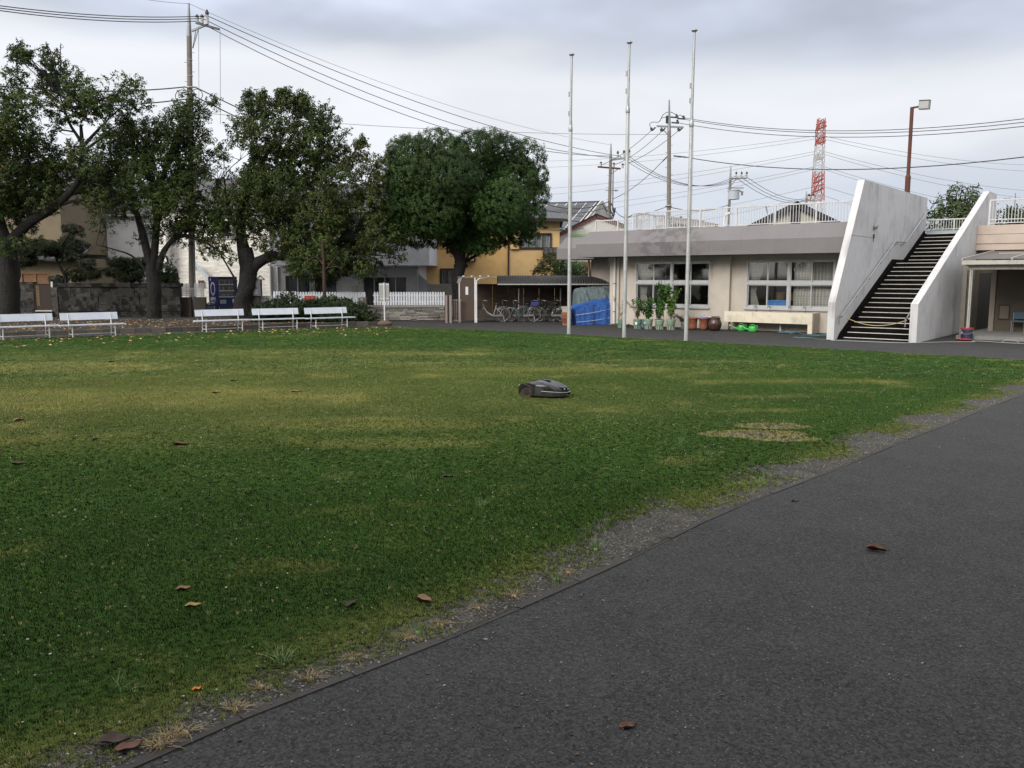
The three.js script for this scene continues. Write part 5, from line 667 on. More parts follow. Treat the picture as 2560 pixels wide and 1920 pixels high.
// ---------------------------------------------------------------- low wall with picket fence, posts, boxes
{
  const Z = 39.9, x0 = X(846, Z), x1 = X(1112, Z), t = thing('garden_wall', 'low wall of thin rough stone courses under the picket fence', 'wall', null, (x0 + x1) / 2, 0, -Z), st = [], m = mat(.20, .19, .175, .95, { map: rep(tRuns, .8), bumpMap: rep(tRough, .25), bumpScale: .02 });
  part(t, 'core', B(x0, x1, 0, .70, -Z - .3, -Z - .06), m); const sts = [[], [], []]; for (let r = 0; r < 9; r++) { let x = x0; while (x < x1 - .02) { const w = Math.min(rr(.22, .65), x1 - x), h0 = .03 + r * .065; sts[(rnd() * 3) | 0].push(B(x + .008, x + w - .008, h0, h0 + .052, -Z - .2, -Z - rr(-.01, .05))); x += w; } } sts.forEach((q, i) => part(t, 'stone_courses', q, [m, concrete(.13, .125, .115, .6), concrete(.28, .27, .25, .6)][i], { kind: 'stuff' })); part(t, 'coping', B(x0, x1, .62, .72, -Z - .32, -Z + .02), concrete(.23, .22, .20, 1));
  const f = thing('picket_fence', 'white picket fence on the low stone wall', 'fence', null, (x0 + x1) / 2, .72, -Z), mp = paint(.62, .66, .72, .5), pk = new THREE.Shape([new THREE.Vector2(-.045, 0), new THREE.Vector2(.045, 0), new THREE.Vector2(.045, .58), new THREE.Vector2(.03, .61), new THREE.Vector2(0, .625), new THREE.Vector2(-.03, .61), new THREE.Vector2(-.045, .58)]), pg = new THREE.ExtrudeGeometry(pk, { depth: .02, bevelEnabled: false });
  const xs = X(682, Z), n = Math.round((x1 - xs) / .125); for (let i = 0; i < n; i++) { const x = xs + (i + .5) * .125, up = x < X(744, Z) ? .03 : 0; if (x > X(915, Z) && x < X(931, Z)) continue; part(f, 'picket', pg.clone().translate(x, .73 + up, -Z - .1), mp); } part(f, 'rail', B(xs, X(914, Z), .86, .92, -Z - .14, -Z - .101), mp); part(f, 'rail', B(xs, X(914, Z), 1.16, 1.22, -Z - .14, -Z - .101), mp); part(f, 'rail', B(X(932, Z), x1, .86, .92, -Z - .14, -Z - .101), mp); part(f, 'rail', B(X(932, Z), x1, 1.16, 1.22, -Z - .14, -Z - .101), mp);
  part(f, 'fence_base', B(xs, x0 - .01, 0, .725, -Z - .3, -Z - .04), concrete(.2, .19, .18, 1));
  const g = thing('gate_post', 'square grey concrete gate post before the picket fence', 'post', null, X(907, 39.3), 0, -39.3); part(g, 'shaft', B(X(898, 39.3), X(917, 39.3), 0, 1.1, -39.45, -39.1), concrete(.09, .08, .078, .8)); part(g, 'doorbell', B(X(904, 39.3), X(909, 39.3), .98, 1.06, -39.099, -39.08), mat(.3, .2, .15, .5));
  const r = thing('red_box', 'small red box above the shrub bed', 'box', null, X(774, 39.2), 0, -39.2); part(r, 'case', B(X(763.5, 39.2), X(786, 39.2), .84, 1.14, -39.35, -39.1), mat(.36, .035, .02, .5)); part(r, 'lid', B(X(762, 39.2), X(787.5, 39.2), 1.141, 1.18, -39.37, -39.08), mat(.30, .03, .02, .5)); part(r, 'stand', B(X(771, 39.2), X(777, 39.2), 0, .839, -39.26, -39.2), M.dark);
  const w = thing('louvre_wall', 'low white louvred wall between cherry trunk and shrub bed', 'wall', null, X(660, 41), 0, -41), a = X(634, 41), b = X(681, 41); part(w, 'panel', B(a, b, 0, 1.0, -41.1, -41.03), M.white); for (let k = 0; k < 9; k++) part(w, 'louvre', B(a + .08, b, .06 + k * .1, .12 + k * .1, -41.029, -40.99), M.white); part(w, 'cap', B(a - .03, b + .01, 1.0, 1.14, -41.15, -40.97), paint(.5, .5, .5)); part(w, 'post', B(a - .06, a + .07, 0, .99, -41.02, -40.94), M.white);
  const hb = thing('letter_box', 'dark two-door letter box with a small house-shaped sign on top', 'letter box', null, X(644, 40.6), 0, -40.6), la = X(630, 40.6), lb = X(654, 40.6); part(hb, 'case', B(la, lb, 1.15, 1.9, -40.8, -40.5), mat(.07, .07, .075, .5)); for (const y of [1.22, 1.55]) part(hb, 'door', B(la + .04, lb - .12, y, y + .26, -40.499, -40.485), mat(.13, .135, .14, .4)); part(hb, 'stand', B(la + .1, lb - .1, 0, 1.149, -40.75, -40.6), M.dark); part(hb, 'sign_frame', [beam([lb - .22, 1.92, -40.62], [lb + .02, 2.12, -40.62].map((v, i) => i ? v : lb - .02), .04), beam([lb - .02, 2.12, -40.62], [lb + .18, 1.92, -40.62], .04), beam([lb - .22, 1.92, -40.62], [lb + .18, 1.92, -40.62], .04)], mat(.04, .06, .05, .5)); part(hb, 'sign_plate', ext([[lb - .18, 1.93], [lb + .14, 1.93], [lb - .02, 2.09]], .02, -40.64), M.white);
}
{ // louvre screens and low posts beside the vending machine
  const Z = 42.2; for (const [a, b, l] of [[450, 476.5, 'white slatted screen on a brown post beside the block wall'], [487, 512, 'white slatted screen on a grey concrete post beside the vending machine']]) { const t = thing('slat_screen', l, 'screen', 'white slatted screens', X((a + b) / 2, Z), 0, -Z), xa = X(a, Z), xb = X(b, Z); for (let k = 0; k < 7; k++) part(t, 'slat', B(xa, xb, 1.10 + k * .092, 1.165 + k * .092, -Z - .02, -Z), M.white); for (const x of [xa + .06, (xa + xb) / 2 + .06, xb - .08]) part(t, 'upright', B(x, x + .05, 1.06, 1.76, -Z - .05, -Z - .021), M.white); part(t, 'base', B(xa - .02, xb + .06, 0, 1.05, -Z - .12, -Z + .1), a < 460 ? wood(.04, .022, .015) : concrete(.075, .07, .06, .8)); }
  // vending machine
  const zv = 43, x0 = X(546, zv), x1 = X(584, zv), W = x1 - x0, t = loc('vending_machine', 'dark blue canned drink vending machine under the cherry tree', 'vending machine', null, (x0 + x1) / 2, 0, -zv - .25, .93), w = .58, mB = paint(.014, .027, .16, .35), H0 = .14, H1 = 2.06;
  part(t, 'plinth', B(-w, w, 0, H0, -.72, 0), concrete(.2, .19, .18)); part(t, 'cabinet', B(-w, w, H0, H1, -.72, 0), mB);
  const cv = document.createElement('canvas'); cv.width = 256; cv.height = 512; const c = cv.getContext('2d'); c.fillStyle = '#161d55'; c.fillRect(0, 0, 256, 512); c.fillStyle = '#f2f2f6'; c.textAlign = 'center'; c.font = 'bold 22px sans-serif'; c.fillRect(66, 26, 10, 30); c.fillRect(58, 26, 26, 8); c.font = '16px sans-serif'; c.fillText('▪▪▪▪', 120, 56); c.lineWidth = 10; c.strokeStyle = '#dfe2ee'; c.beginPath(); c.ellipse(128, 160, 66, 86, 0, 0, 7); c.stroke(); c.lineWidth = 5; c.beginPath(); c.ellipse(128, 160, 50, 68, 0, 0, 7); c.stroke(); c.font = 'bold 62px serif'; c.fillText('BOSS', 128, 318); c.font = '13px sans-serif'; c.fillRect(62, 338, 132, 6); c.fillRect(84, 352, 88, 5); const ct = new THREE.CanvasTexture(cv); ct.colorSpace = THREE.SRGBColorSpace;
  part(t, 'side_print', new THREE.PlaneGeometry(.70, 1.90).rotateY(-Math.PI / 2).translate(-w - .004, (H0 + H1) / 2, -.36), mat(1, 1, 1, .4, { map: ct }), { keepUV: true });
  const dw = part(t, 'display_window', B(-w + .06, w - .22, 1.0, 1.94, .001, .02), mat(.10, .12, .13, .25)), cc = [[.25, .05, .04], [.06, .15, .28], [.35, .30, .08], [.08, .2, .10], [.3, .3, .3], [.12, .1, .3], [.25, .14, .05]]; for (let r = 0; r < 3; r++) { const y = 1.02 + r * .31; for (let k = 0; k < 9; k++) part(dw, 'can', cyl([-w + .11 + k * .082, y + .05, .045], [-w + .11 + k * .082, y + (r < 1 ? .15 : .22), .045], .028, .028, 8), mat(...cc[(k * 3 + r * 2) % 7], .4)); part(dw, 'price_strip', B(-w + .06, w - .22, y, y + .04, .0205, .07), M.white); }
  part(t, 'coin_panel', B(w - .2, w - .03, .85, 1.75, .001, .02), mat(.05, .05, .07, .4)); part(t, 'notice', B(w - .3, w - .14, .72, .92, .021, .026), M.white); part(t, 'notice', B(w - .16, w - .02, .93, 1.06, .021, .027), mat(.45, .5, .62, .5)); part(t, 'label_panel', B(-w + .14, -w + .5, .70, .90, .001, .014), mat(.25, .30, .30, .4)); part(t, 'delivery_flap', B(-w + .12, w - .28, .42, .58, .001, .03), mat(.03, .03, .03, .3)); part(t, 'logo_disc', cyl([-w + .1, .5, .0], [-w + .1, .5, .012], .05, .05, 16), M.white); part(t, 'logo_plate', B(w - .14, w - .04, .24, .30, .001, .012), M.white); part(t, 'door_frame', [B(-w, w, H1 - .05, H1 - .002, .001, .05), B(-w, -w + .05, H0, H1 - .05, .001, .05), B(w - .02, w, H0, H1 - .05, .001, .05)], mB);
  const q = G(526, 800), r = loc('recycling_bin', 'dark blue can recycling bin beside the vending machine', 'bin', null, X(526, 42.4), 0, -42.4, .3); part(r, 'body', B(-.19, .19, .02, .62, -.19, .19), mat(.014, .02, .055, .5)); part(r, 'lid', lathe([[.0, .18], [.1, .17], [.2, .08], [.25, 0], [0, 0]], 0, .62, 0, 4).rotateY(0), mat(.05, .055, .065, .4)); part(r, 'hole', cyl([0.03, .69, .12], [.03, .72, .18], .06, .06, 14), M.black); part(r, 'leg', B(.19, .21, 0, .6, .17, .19), M.greyMetal);
}
// ---------------------------------------------------------------- yellow house and houses behind the shelter
{
  const Z = 52, t = thing('house', 'ochre yellow rendered house with dark brown window frames', 'house', null, X(1240, Z), 0, -Z), a = X(1050, Z), c = X(1271, Z), b = X(1397.5, Z), mYLit = plaster(.82, .53, .22), mYLit2 = plaster(.76, .52, .25), br = wood(.035, .02, .014), h1 = [X(1101, Z), X(1136, Z), .6, 2.25], h2 = [X(1299, Z), X(1378, Z), 4.0, 5.15];  // two ochres: brighter lit face and duller less lit face, painted in
  h2[2] = Y(623, Z); h2[3] = Y(583, Z); h1[3] = Y(671, Z); h1[2] = Y(716, Z);
  part(t, 'wall', [...holeWall(a, c, 0, 5.45, -Z, .25, [h1]), B(a, a + .25, 0, 5.45, -Z - 7, -Z - .251)], mYLit); part(t, 'side_wall', [...holeWall(c + .001, b, 0, 5.5, -Z + .12, .25, [h2]), B(b - .25, b, 0, 5.5, -Z - 7, -Z - .131)], mYLit2);
  windowPart(t, ...h1, -Z + .02, br, { n: 2, f: .09, curt: mat(.12, .12, .12, .9) }); windowPart(t, ...h2, -Z + .15, br, { n: 4, f: .07, curt: mat(.20, .22, .22, .9) });
  part(t, 'shutter_box', B(X(1276, Z), X(1297, Z), h2[2], h2[3] + .05, -Z + .121, -Z + .3), mYLit2); part(t, 'belt_course', B(a, c - .06, Y(608, Z), Y(608, Z) + .05, -Z + .001, -Z + .05), br); part(t, 'belt_course', B(c + .06, b, Y(621, Z), Y(621, Z) + .06, -Z + .121, -Z + .17), br); part(t, 'downpipe', cyl([c, 0, -Z + .2], [c, 5.4, -Z + .2], .05), br); part(t, 'bay_box', B(X(1162, Z), X(1187, Z), Y(652, Z), Y(630, Z), -Z + .001, -Z + .5), mYLit); part(t, 'bay_trim', [B(X(1162, Z), X(1189, Z), Y(652, Z) - .06, Y(652, Z) - .001, -Z + .001, -Z + .52), B(X(1187, Z) + .001, X(1189, Z), Y(652, Z), Y(632, Z), -Z + .001, -Z + .5)], br); part(t, 'slit_window', B(X(1117, Z), X(1122, Z), Y(634, Z), Y(612, Z), -Z + .001, -Z + .03), br); part(t, 'vent', B(X(1357, Z), X(1368, Z), Y(572, Z), Y(567, Z), -Z + .121, -Z + .15), br);
  part(t, 'roof', [quad([a - .6, 5.75, -Z + .9], [b + .6, 5.5, -Z + .9], [b + .6, 6.2, -Z - 4], [a - .6, 6.45, -Z - 4]), quad([a - .6, 6.45, -Z - 4], [b + .6, 6.2, -Z - 4], [b + .6, 5.5, -Z - 8], [a - .6, 5.75, -Z - 8])], mTile); part(t, 'eave_board', [beam([a - .6, 5.64, -Z + .88], [b + .6, 5.40, -Z + .88], .06, .16)], br);
  part(t, 'pent_roof', quad([X(1356, Z), Y(633, Z), -Z + .9], [X(1402, Z), Y(633, Z), -Z + .9], [X(1402, Z), Y(629, Z) + .25, -Z + .125], [X(1356, Z), Y(629, Z) + .25, -Z + .125]), mTile); part(t, 'pent_post', [B(X(1356, Z), X(1358, Z), Y(645, Z), Y(630, Z), -Z + .13, -Z + .8)], br);
  const w = thing('garden_wall', 'pale grey stacked stone wall in front of the yellow house', 'wall', null, X(1105, 45), 0, -45), st = []; for (let r = 0; r < 16; r++) { let x = X(1068, 45); while (x < X(1150, 45)) { const q = rr(.25, .7); st.push(B(x, x + q - .01, r * .105, r * .105 + .098, -45.2, -45 + rr(0, .03))); x += q; } } part(w, 'stone_courses', st, mat(.30, .29, .26, .95, { map: rep(tRuns, .7) }), { kind: 'stuff' }); part(w, 'core', B(X(1068, 45), X(1150, 45), 0, 1.68, -45.25, -45.19), mat(.25, .24, .22, .95));
}
{ // house with solar panels
  const Z = 64, t = thing('house', 'house with rows of solar panels on its grey roof', 'house', null, X(1420, Z), 0, -Z), P = (q, z) => D(q[0], q[1], z); const rl = P([1250, 512], Z + 4), rR = P([1504, 504], Z + 4), er = P([1432, 590], Z), el = P([1200, 560], Z); const mS = mat(.085, .09, .10, .6, { map: rep(tTile, 1.5) });
  part(t, 'roof', quad(el, er, rR, rl), mS); const lerp2 = (s, v, o) => el.clone().lerp(er, s).lerp(rl.clone().lerp(rR, s), v).add(V(0, o, o)); for (let i = 0; i < 7; i++) for (let j = 0; j < 2; j++) { const s0 = .30 + i * .095, s1 = s0 + .088, v0 = .12 + j * .42, v1 = v0 + .40; part(t, 'solar_panel', quad(lerp2(s0, v0, .06), lerp2(s1, v0, .06), lerp2(s1, v1, .06), lerp2(s0, v1, .06)), mat(.055, .06, .072, .3)); if (!j) part(t, 'panel_rail', beam(lerp2(s1 + .003, .12, .07), lerp2(s1 + .003, .94, .07), .05, .04), M.white); }
  const gx = P([1522, 540], Z + 4), gb = P([1522, 700], Z + 4); part(t, 'gable', [(() => { const p = [rR, P([1470, 560], Z + 2), P([1470, 700], Z + 2), gb, P([1526, 548], Z + 6)]; const g = new THREE.BufferGeometry(), a = []; for (let i = 1; i < p.length - 1; i++) a.push(...p[0].toArray(), ...p[i].toArray(), ...p[i + 1].toArray()); g.setAttribute('position', new THREE.Float32BufferAttribute(a, 3)); g.computeVertexNormals(); return g; })()], plaster(.55, .55, .52)); part(t, 'barge_board', [beam(rR, P([1524, 532], Z + 5.5), .12, .25), beam(rR, er, .12, .22)], M.offwhite);
  part(t, 'wall', quad(V(el.x, 0, el.z - .3), V(er.x, 0, er.z - .3), V(er.x, er.y, er.z - .3), V(el.x, el.y, el.z - .3)), plaster(.4, .38, .35)); part(t, 'ridge_cap', beam(rl, rR, .2, .12), mS);
}
{
  const Z = 57, t = thing('house', 'small white gabled house with dark red barge boards', 'house', null, X(1490, Z), 0, -Z), q = (x, y) => { const p = D(x, y, Z); return [p.x, p.y]; }, A = q(1490, 540), L = q(1398, 588), R = q(1560, 566);
  part(t, 'gable_wall', ext([L, [L[0], 0], [R[0], 0], R, A], .25, -Z - .25), plaster(.66, .66, .63)); part(t, 'barge_board', [beam([...L, -Z + .1], [...A, -Z + .1], .12, .2), beam([...A, -Z + .1], [...R, -Z + .1], .12, .2)], mat(.10, .03, .025, .6)); part(t, 'roof', [quad([L[0] - .1, L[1] + .12, -Z + .3], [A[0], A[1] + .14, -Z + .3], [A[0], A[1] + .14, -Z - 6], [L[0] - .1, L[1] + .12, -Z - 6]), quad([A[0], A[1] + .14, -Z + .3], [R[0], R[1] + .12, -Z + .3], [R[0], R[1] + .12, -Z - 6], [A[0], A[1] + .14, -Z - 6])], mTile); part(t, 'green_band', B(X(1425, Z), X(1462, Z), Y(592, Z), Y(585, Z), -Z + .001, -Z + .06), mat(.25, .40, .20, .6));
  const f = thing('corrugated_fence', 'corrugated fence of green and brown panels behind the school wing', 'fence', null, X(1450, 46), 0, -46), mk = (a, b, m) => { const n = 14; for (let k = 0; k < n; k++) { const x0 = mix(a, b, k / n), x1 = mix(a, b, (k + 1) / n); part(f, 'panel', cyl([(x0 + x1) / 2, 0, -46], [(x0 + x1) / 2, Y(655, 46), -46], (x1 - x0) / 2, (x1 - x0) / 2, 8), m); } }; mk(X(1420, 46), X(1455, 46), mat(.28, .42, .24, .6)); mk(X(1455, 46), X(1482, 46), mat(.38, .22, .12, .6));
}
{ // roofs seen through the roof railing
  const Z = 64, q = (x, y) => { const p = D(x, y, Z); return [p.x, p.y]; }, t = thing('house', 'cream gabled house with black barge boards seen through the roof railing', 'house', null, X(1990, Z), 0, -Z), A = q(1989.5, 512), L = q(1880, 565), R = q(2082, 560), mK = mat(.012, .012, .014, .6);
  part(t, 'gable_wall', ext([L, [L[0], 0], [R[0], 0], R, A], .3, -Z - .3), plaster(.52, .50, .43)); part(t, 'barge_board', [beam([L[0] - .5, L[1] - .25, -Z + .2], [...A, -Z + .2], .3, .42), beam([...A, -Z + .2], [R[0] + .6, R[1] - .25, -Z + .2], .3, .42)], mK); part(t, 'corner_board', B(A[0] - .35, A[0] + .35, 0, A[1] - .2, -Z + .001, -Z + .08), mK);
  part(t, 'roof', [quad([A[0], A[1] + .25, -Z + .3], [R[0] + 1, R[1] - .1, -Z + .3], [R[0] + 4.6, R[1] + .4, -Z - 9], [A[0] + 2.5, A[1] + .2, -Z - 9]), quad([A[0], A[1] + .25, -Z + .3], [L[0] - .6, L[1] - .2, -Z + .3], [L[0] + 1, L[1], -Z - 9], [A[0] + 2.5, A[1] + .2, -Z - 9])], mat(.16, .17, .19, .6, { map: rep(tTile, 1.5) }));
  const Y2 = 74, s = thing('house', 'flat grey roofed house seen through the roof railing', 'house', null, X(1700, Y2), 0, -Y2), p = (x, y) => D(x, y, Y2); part(s, 'wall', B(X(1655, Y2), X(1790, Y2), 0, Y(560, Y2), -Y2 - 6, -Y2), plaster(.22, .2, .18)); part(s, 'roof_slab', [beam(p(1650, 545), p(1785, 566), .6, .5)], mat(.25, .24, .22, .8)); part(s, 'chimney', B(X(1698, Y2), X(1703, Y2), Y(560, Y2), Y(540, Y2), -Y2 - 1, -Y2 - .6), M.dark);
}
// ---------------------------------------------------------------- unseen building added behind the camera, sized to shade the near lawn and asphalt
{
  const t = thing('added_shade_building', 'long unseen building added behind the camera to shade the near yard', 'building', null, -12, 0, 2.4), m = plaster(.50, .46, .42), H = []; for (let k = 0; k < 9; k++) H.push([-43 + k * 6 + 1, -43 + k * 6 + 5, .9, 2.7]);
  part(t, 'wall', B(-44, 12, 0, 9, 2.5, 2.7), m); part(t, 'roof', B(-44.5, 12.5, 9, 9.3, 1.6, 14), mRoof); part(t, 'back_wall', B(-44, 12, 0, 9, 13.5, 13.7), m); for (const h of H) for (const y of [.9, 4.4]) { const w = part(t, 'window', B(h[0], h[1], y, y + 1.8, 2.44, 2.49), M.alu); part(w, 'pane', B(h[0] + .08, h[1] - .08, y + .08, y + 1.72, 2.42, 2.435), mat(.03, .035, .04, .08)); }
}
// ---------------------------------------------------------------- utility poles
const mPole = concrete(.185, .165, .145, 1.5), mPoleTop = mat(.24, .25, .27, .5, { metalness: .4, map: rep(tRuns, 1) }), mIns = mat(.34, .34, .33, .3);
function upole(label, px, pyTop, z, rB, rT, capH, pyRef = 700, pxTop = px) {
  const b = D(px, pyRef, z), H = Y(pyTop, z), tx = D(pxTop, pyTop, z).x, slope = (tx - b.x) / (H - b.y), ax = h => b.x + slope * (h - b.y), t = thing('utility_pole', label, 'utility pole', 'utility poles', b.x, 0, b.z);
  part(t, 'shaft', cyl([ax(0), 0, b.z], [ax(H - capH), H - capH, b.z], rB, rT, 14), mPole); part(t, 'top', cyl([ax(H - capH), H - capH, b.z], [ax(H), H, b.z], rT * 1.02, rT * .35, 12), mPoleTop);
  for (let h = 3, s = 1; h < H - capH - .6; h += .45, s = -s) part(t, 'step_bolt', cyl([ax(h) + s * rT * .9, h, b.z], [ax(h) + s * (rT + .13), h, b.z], .011, .011, 5), M.wire);
  return t;
}
const ins = (t, p, h = .3, r = .07) => { p = v3(p); const q = part(t, 'insulator', cyl(p, [p.x, p.y + h * .6, p.z], r, r, 8), mIns); part(q, 'insulator_cap', lathe([[r * .9, 0], [r * 1.3, h * .15], [r * .6, h * .35], [0, h * .4]], p.x, p.y + h * .6, p.z, 10), M.black); };
const wires = [];
function wire(name, label, a, b, sag, r, m = M.wire, group = 'overhead wires') { a = v3(a); b = v3(b); const pts = []; const n = 20; for (let i = 0; i <= n; i++) { const t = i / n, p = a.clone().lerp(b, t); p.y -= sag * 4 * t * (1 - t); pts.push(p); } const o = thing(name, label, 'wire', group, a.x, a.y, a.z); part(o, 'strand', new THREE.TubeGeometry(new THREE.CatmullRomCurve3(pts), n, r, 4), m); return o; }
{ // big pole behind the middle cherry
  const z = 42.8, t = upole('tall utility pole rising behind the cherry trees with a white painted foot', 480.5, 8, z, .17, .12, 1.55, 700, 472), b = D(480.5, 700, z), q = (x, y, dz = 0) => D(380 + x / 5.923, y / 5.923, z - dz);
  part(t, 'white_foot', cyl([b.x, 0, b.z], [b.x, 1.5, b.z], .18, .178, 14), M.white); part(t, 'cable_riser', cyl([b.x + .17, 0, b.z + .1], [b.x + .17, 5, b.z + .1], .04), M.galv);
  part(t, 'arm', [beam(q(590, 460), q(785, 375, 0), .09, .09), beam(q(785, 375), q(1000, 435, -.6), .09, .09), beam(q(650, 340, .9), q(785, 375), .08, .08)], mPoleTop); part(t, 'brace', [beam(q(690, 420), q(605, 715), .04), beam(q(650, 440), q(605, 715), .04)], M.galv);
  for (const [x, y] of [[672, 345], [745, 345], [822, 360]]) ins(t, q(x, y, .0), x > 800 ? .7 : .42, .075);
  part(t, 'cable_clamp', [ring(q(572, 1290), [0, 1, .2], .24, .04, 18, 6)], M.greyMetal); part(t, 'cable_clamp', ring(q(575, 1395), [0, 1, 0], .22, .05, 18, 6), M.greyMetal); part(t, 'cable_loop', ring(q(665, 1400, .2), [.2, 0, 1], .26, .02, 20, 5), M.wire); part(t, 'cable_loop', ring(q(450, 1430, .2), [.2, .1, 1], .32, .02, 20, 5), M.wire); part(t, 'band', ring([D(474, 150, z).x, Y(150, z), b.z], [0, 1, 0], .135, .012, 16, 5), M.offwhite); part(t, 'band', ring([D(475, 190, z).x, Y(190, z), b.z], [0, 1, 0], .138, .012, 16, 5), M.offwhite);
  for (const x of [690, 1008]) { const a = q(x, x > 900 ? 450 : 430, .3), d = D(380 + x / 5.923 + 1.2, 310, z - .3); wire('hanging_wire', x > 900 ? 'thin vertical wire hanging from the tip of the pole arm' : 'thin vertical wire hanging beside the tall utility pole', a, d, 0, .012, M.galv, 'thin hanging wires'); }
  const P2 = 66, pt = (x, y, zz) => D(x, y, zz);
  // three upper lines to the left edge, three to the pole behind the shelter
  [[822, 235, [-260, -22], [1527 + 25, 391]], [745, 272, [-260, -20], [1527 + 12, 395]], [672, 312, [-260, -18], [1530, 390]]].forEach(([x, y, l, r], i) => { const a = q(x, y); wire('power_line', ['uppermost of three power lines leaving the tall pole over the street', 'middle of three power lines leaving the tall pole over the street', 'lowest of three power lines leaving the tall pole over the street'][i], a, pt(l[0], l[1] - 4 + i * 3, 30), .35, .019); wire('power_line', ['uppermost power line from the tall pole to the pole behind the shelter', 'middle power line from the tall pole to the pole behind the shelter', 'lowest power line from the tall pole to the pole behind the shelter'][i], a, pt(r[0], r[1], P2), .9 + i * .35, .019); });
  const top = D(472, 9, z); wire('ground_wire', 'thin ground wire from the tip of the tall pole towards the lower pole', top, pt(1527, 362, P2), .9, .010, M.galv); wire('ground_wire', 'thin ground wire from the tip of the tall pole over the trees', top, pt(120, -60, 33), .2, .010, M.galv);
  wire('telephone_cable', 'upper telephone cable crossing behind the cherry crowns to the tall pole', q(560, 1280), pt(-300, 170, 34), .5, .028); wire('telephone_cable', 'lower telephone cable crossing behind the cherry crowns to the tall pole', q(560, 1460), pt(-300, 222, 34), .5, .028); wire('telephone_cable', 'upper telephone cable sloping from the tall pole behind the round tree', q(640, 1290), pt(1500, 560, 64), 1.2, .028); wire('telephone_cable', 'lower telephone cable sloping from the tall pole behind the round tree', q(640, 1430), pt(1505, 580, 64), 1.3, .028);
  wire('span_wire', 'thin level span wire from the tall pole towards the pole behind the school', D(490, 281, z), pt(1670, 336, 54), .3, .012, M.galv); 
}
{ // pole behind the gabled house
  const z = 66, t = upole('rust-brown utility pole behind the small gabled house', 1522.5, 359, z, .17, .11, 1.2, 560, 1527.5), q = (x, y, dz = 0) => D(1450 + x / 4.88, 220 + y / 4.88, z - dz);
  part(t, 'cross_arm', beam(q(215, 962), q(495, 985), .12, .12), M.rust); part(t, 'cross_arm', beam(q(385, 878), q(600, 850), .12, .12), mPoleTop); part(t, 'brace', beam(q(380, 1050), q(470, 985), .06), mPoleTop); for (const [x, y] of [[460, 862], [535, 852], [600, 846]]) ins(t, q(x, y), .6, .075); for (const [x, y] of [[255, 955], [412, 965], [520, 978]]) ins(t, q(x, y), .35, .08); part(t, 'riser', cyl(q(405, 990), q(398, 1500), .05), M.galv); part(t, 'cable_bundle', [ring(q(390, 1480), [1, .3, .4], .5, .05, 16, 5), ring(q(400, 1560), [1, -.3, .2], .6, .05, 16, 5)], M.wire); part(t, 'antenna', [beam(q(310, 1250), q(465, 1252), .05), beam(q(430, 1235), q(430, 1265), .05), beam(q(450, 1235), q(450, 1265), .05)], M.galv);
  const p4 = 85; [[600, 835, 2035, 1060], [535, 820, 1970, 1065], [460, 815, 1905, 1070]].forEach(([x, y, x2, y2], i) => wire('power_line', ['uppermost line swooping between the rust-brown pole and the transformer pole', 'middle line swooping between the rust-brown pole and the transformer pole', 'lowest line swooping between the rust-brown pole and the transformer pole'][i], q(x, y), D(1450 + x2 / 4.88, 220 + y2 / 4.88, p4), 1.6, .022));
  wire('service_cable', 'service cable drooping right of the rust-brown pole', q(400, 1450), D(1450 + 660 / 4.88, 220 + 1530 / 4.88, 58), .5, .03); wire('service_cable', 'service cable reaching left from the rust-brown pole over the solar roof', q(360, 1380), D(1330, 497, 56), .6, .03); wire('service_cable', 'lower service cable left of the rust-brown pole over the solar roof', q(360, 1440), D(1330, 515, 56), .5, .025); wire('service_cable', 'service cable crossing the yellow house wall to the rust-brown pole', q(360, 1600), D(1330, 570, 45), .4, .02);
}
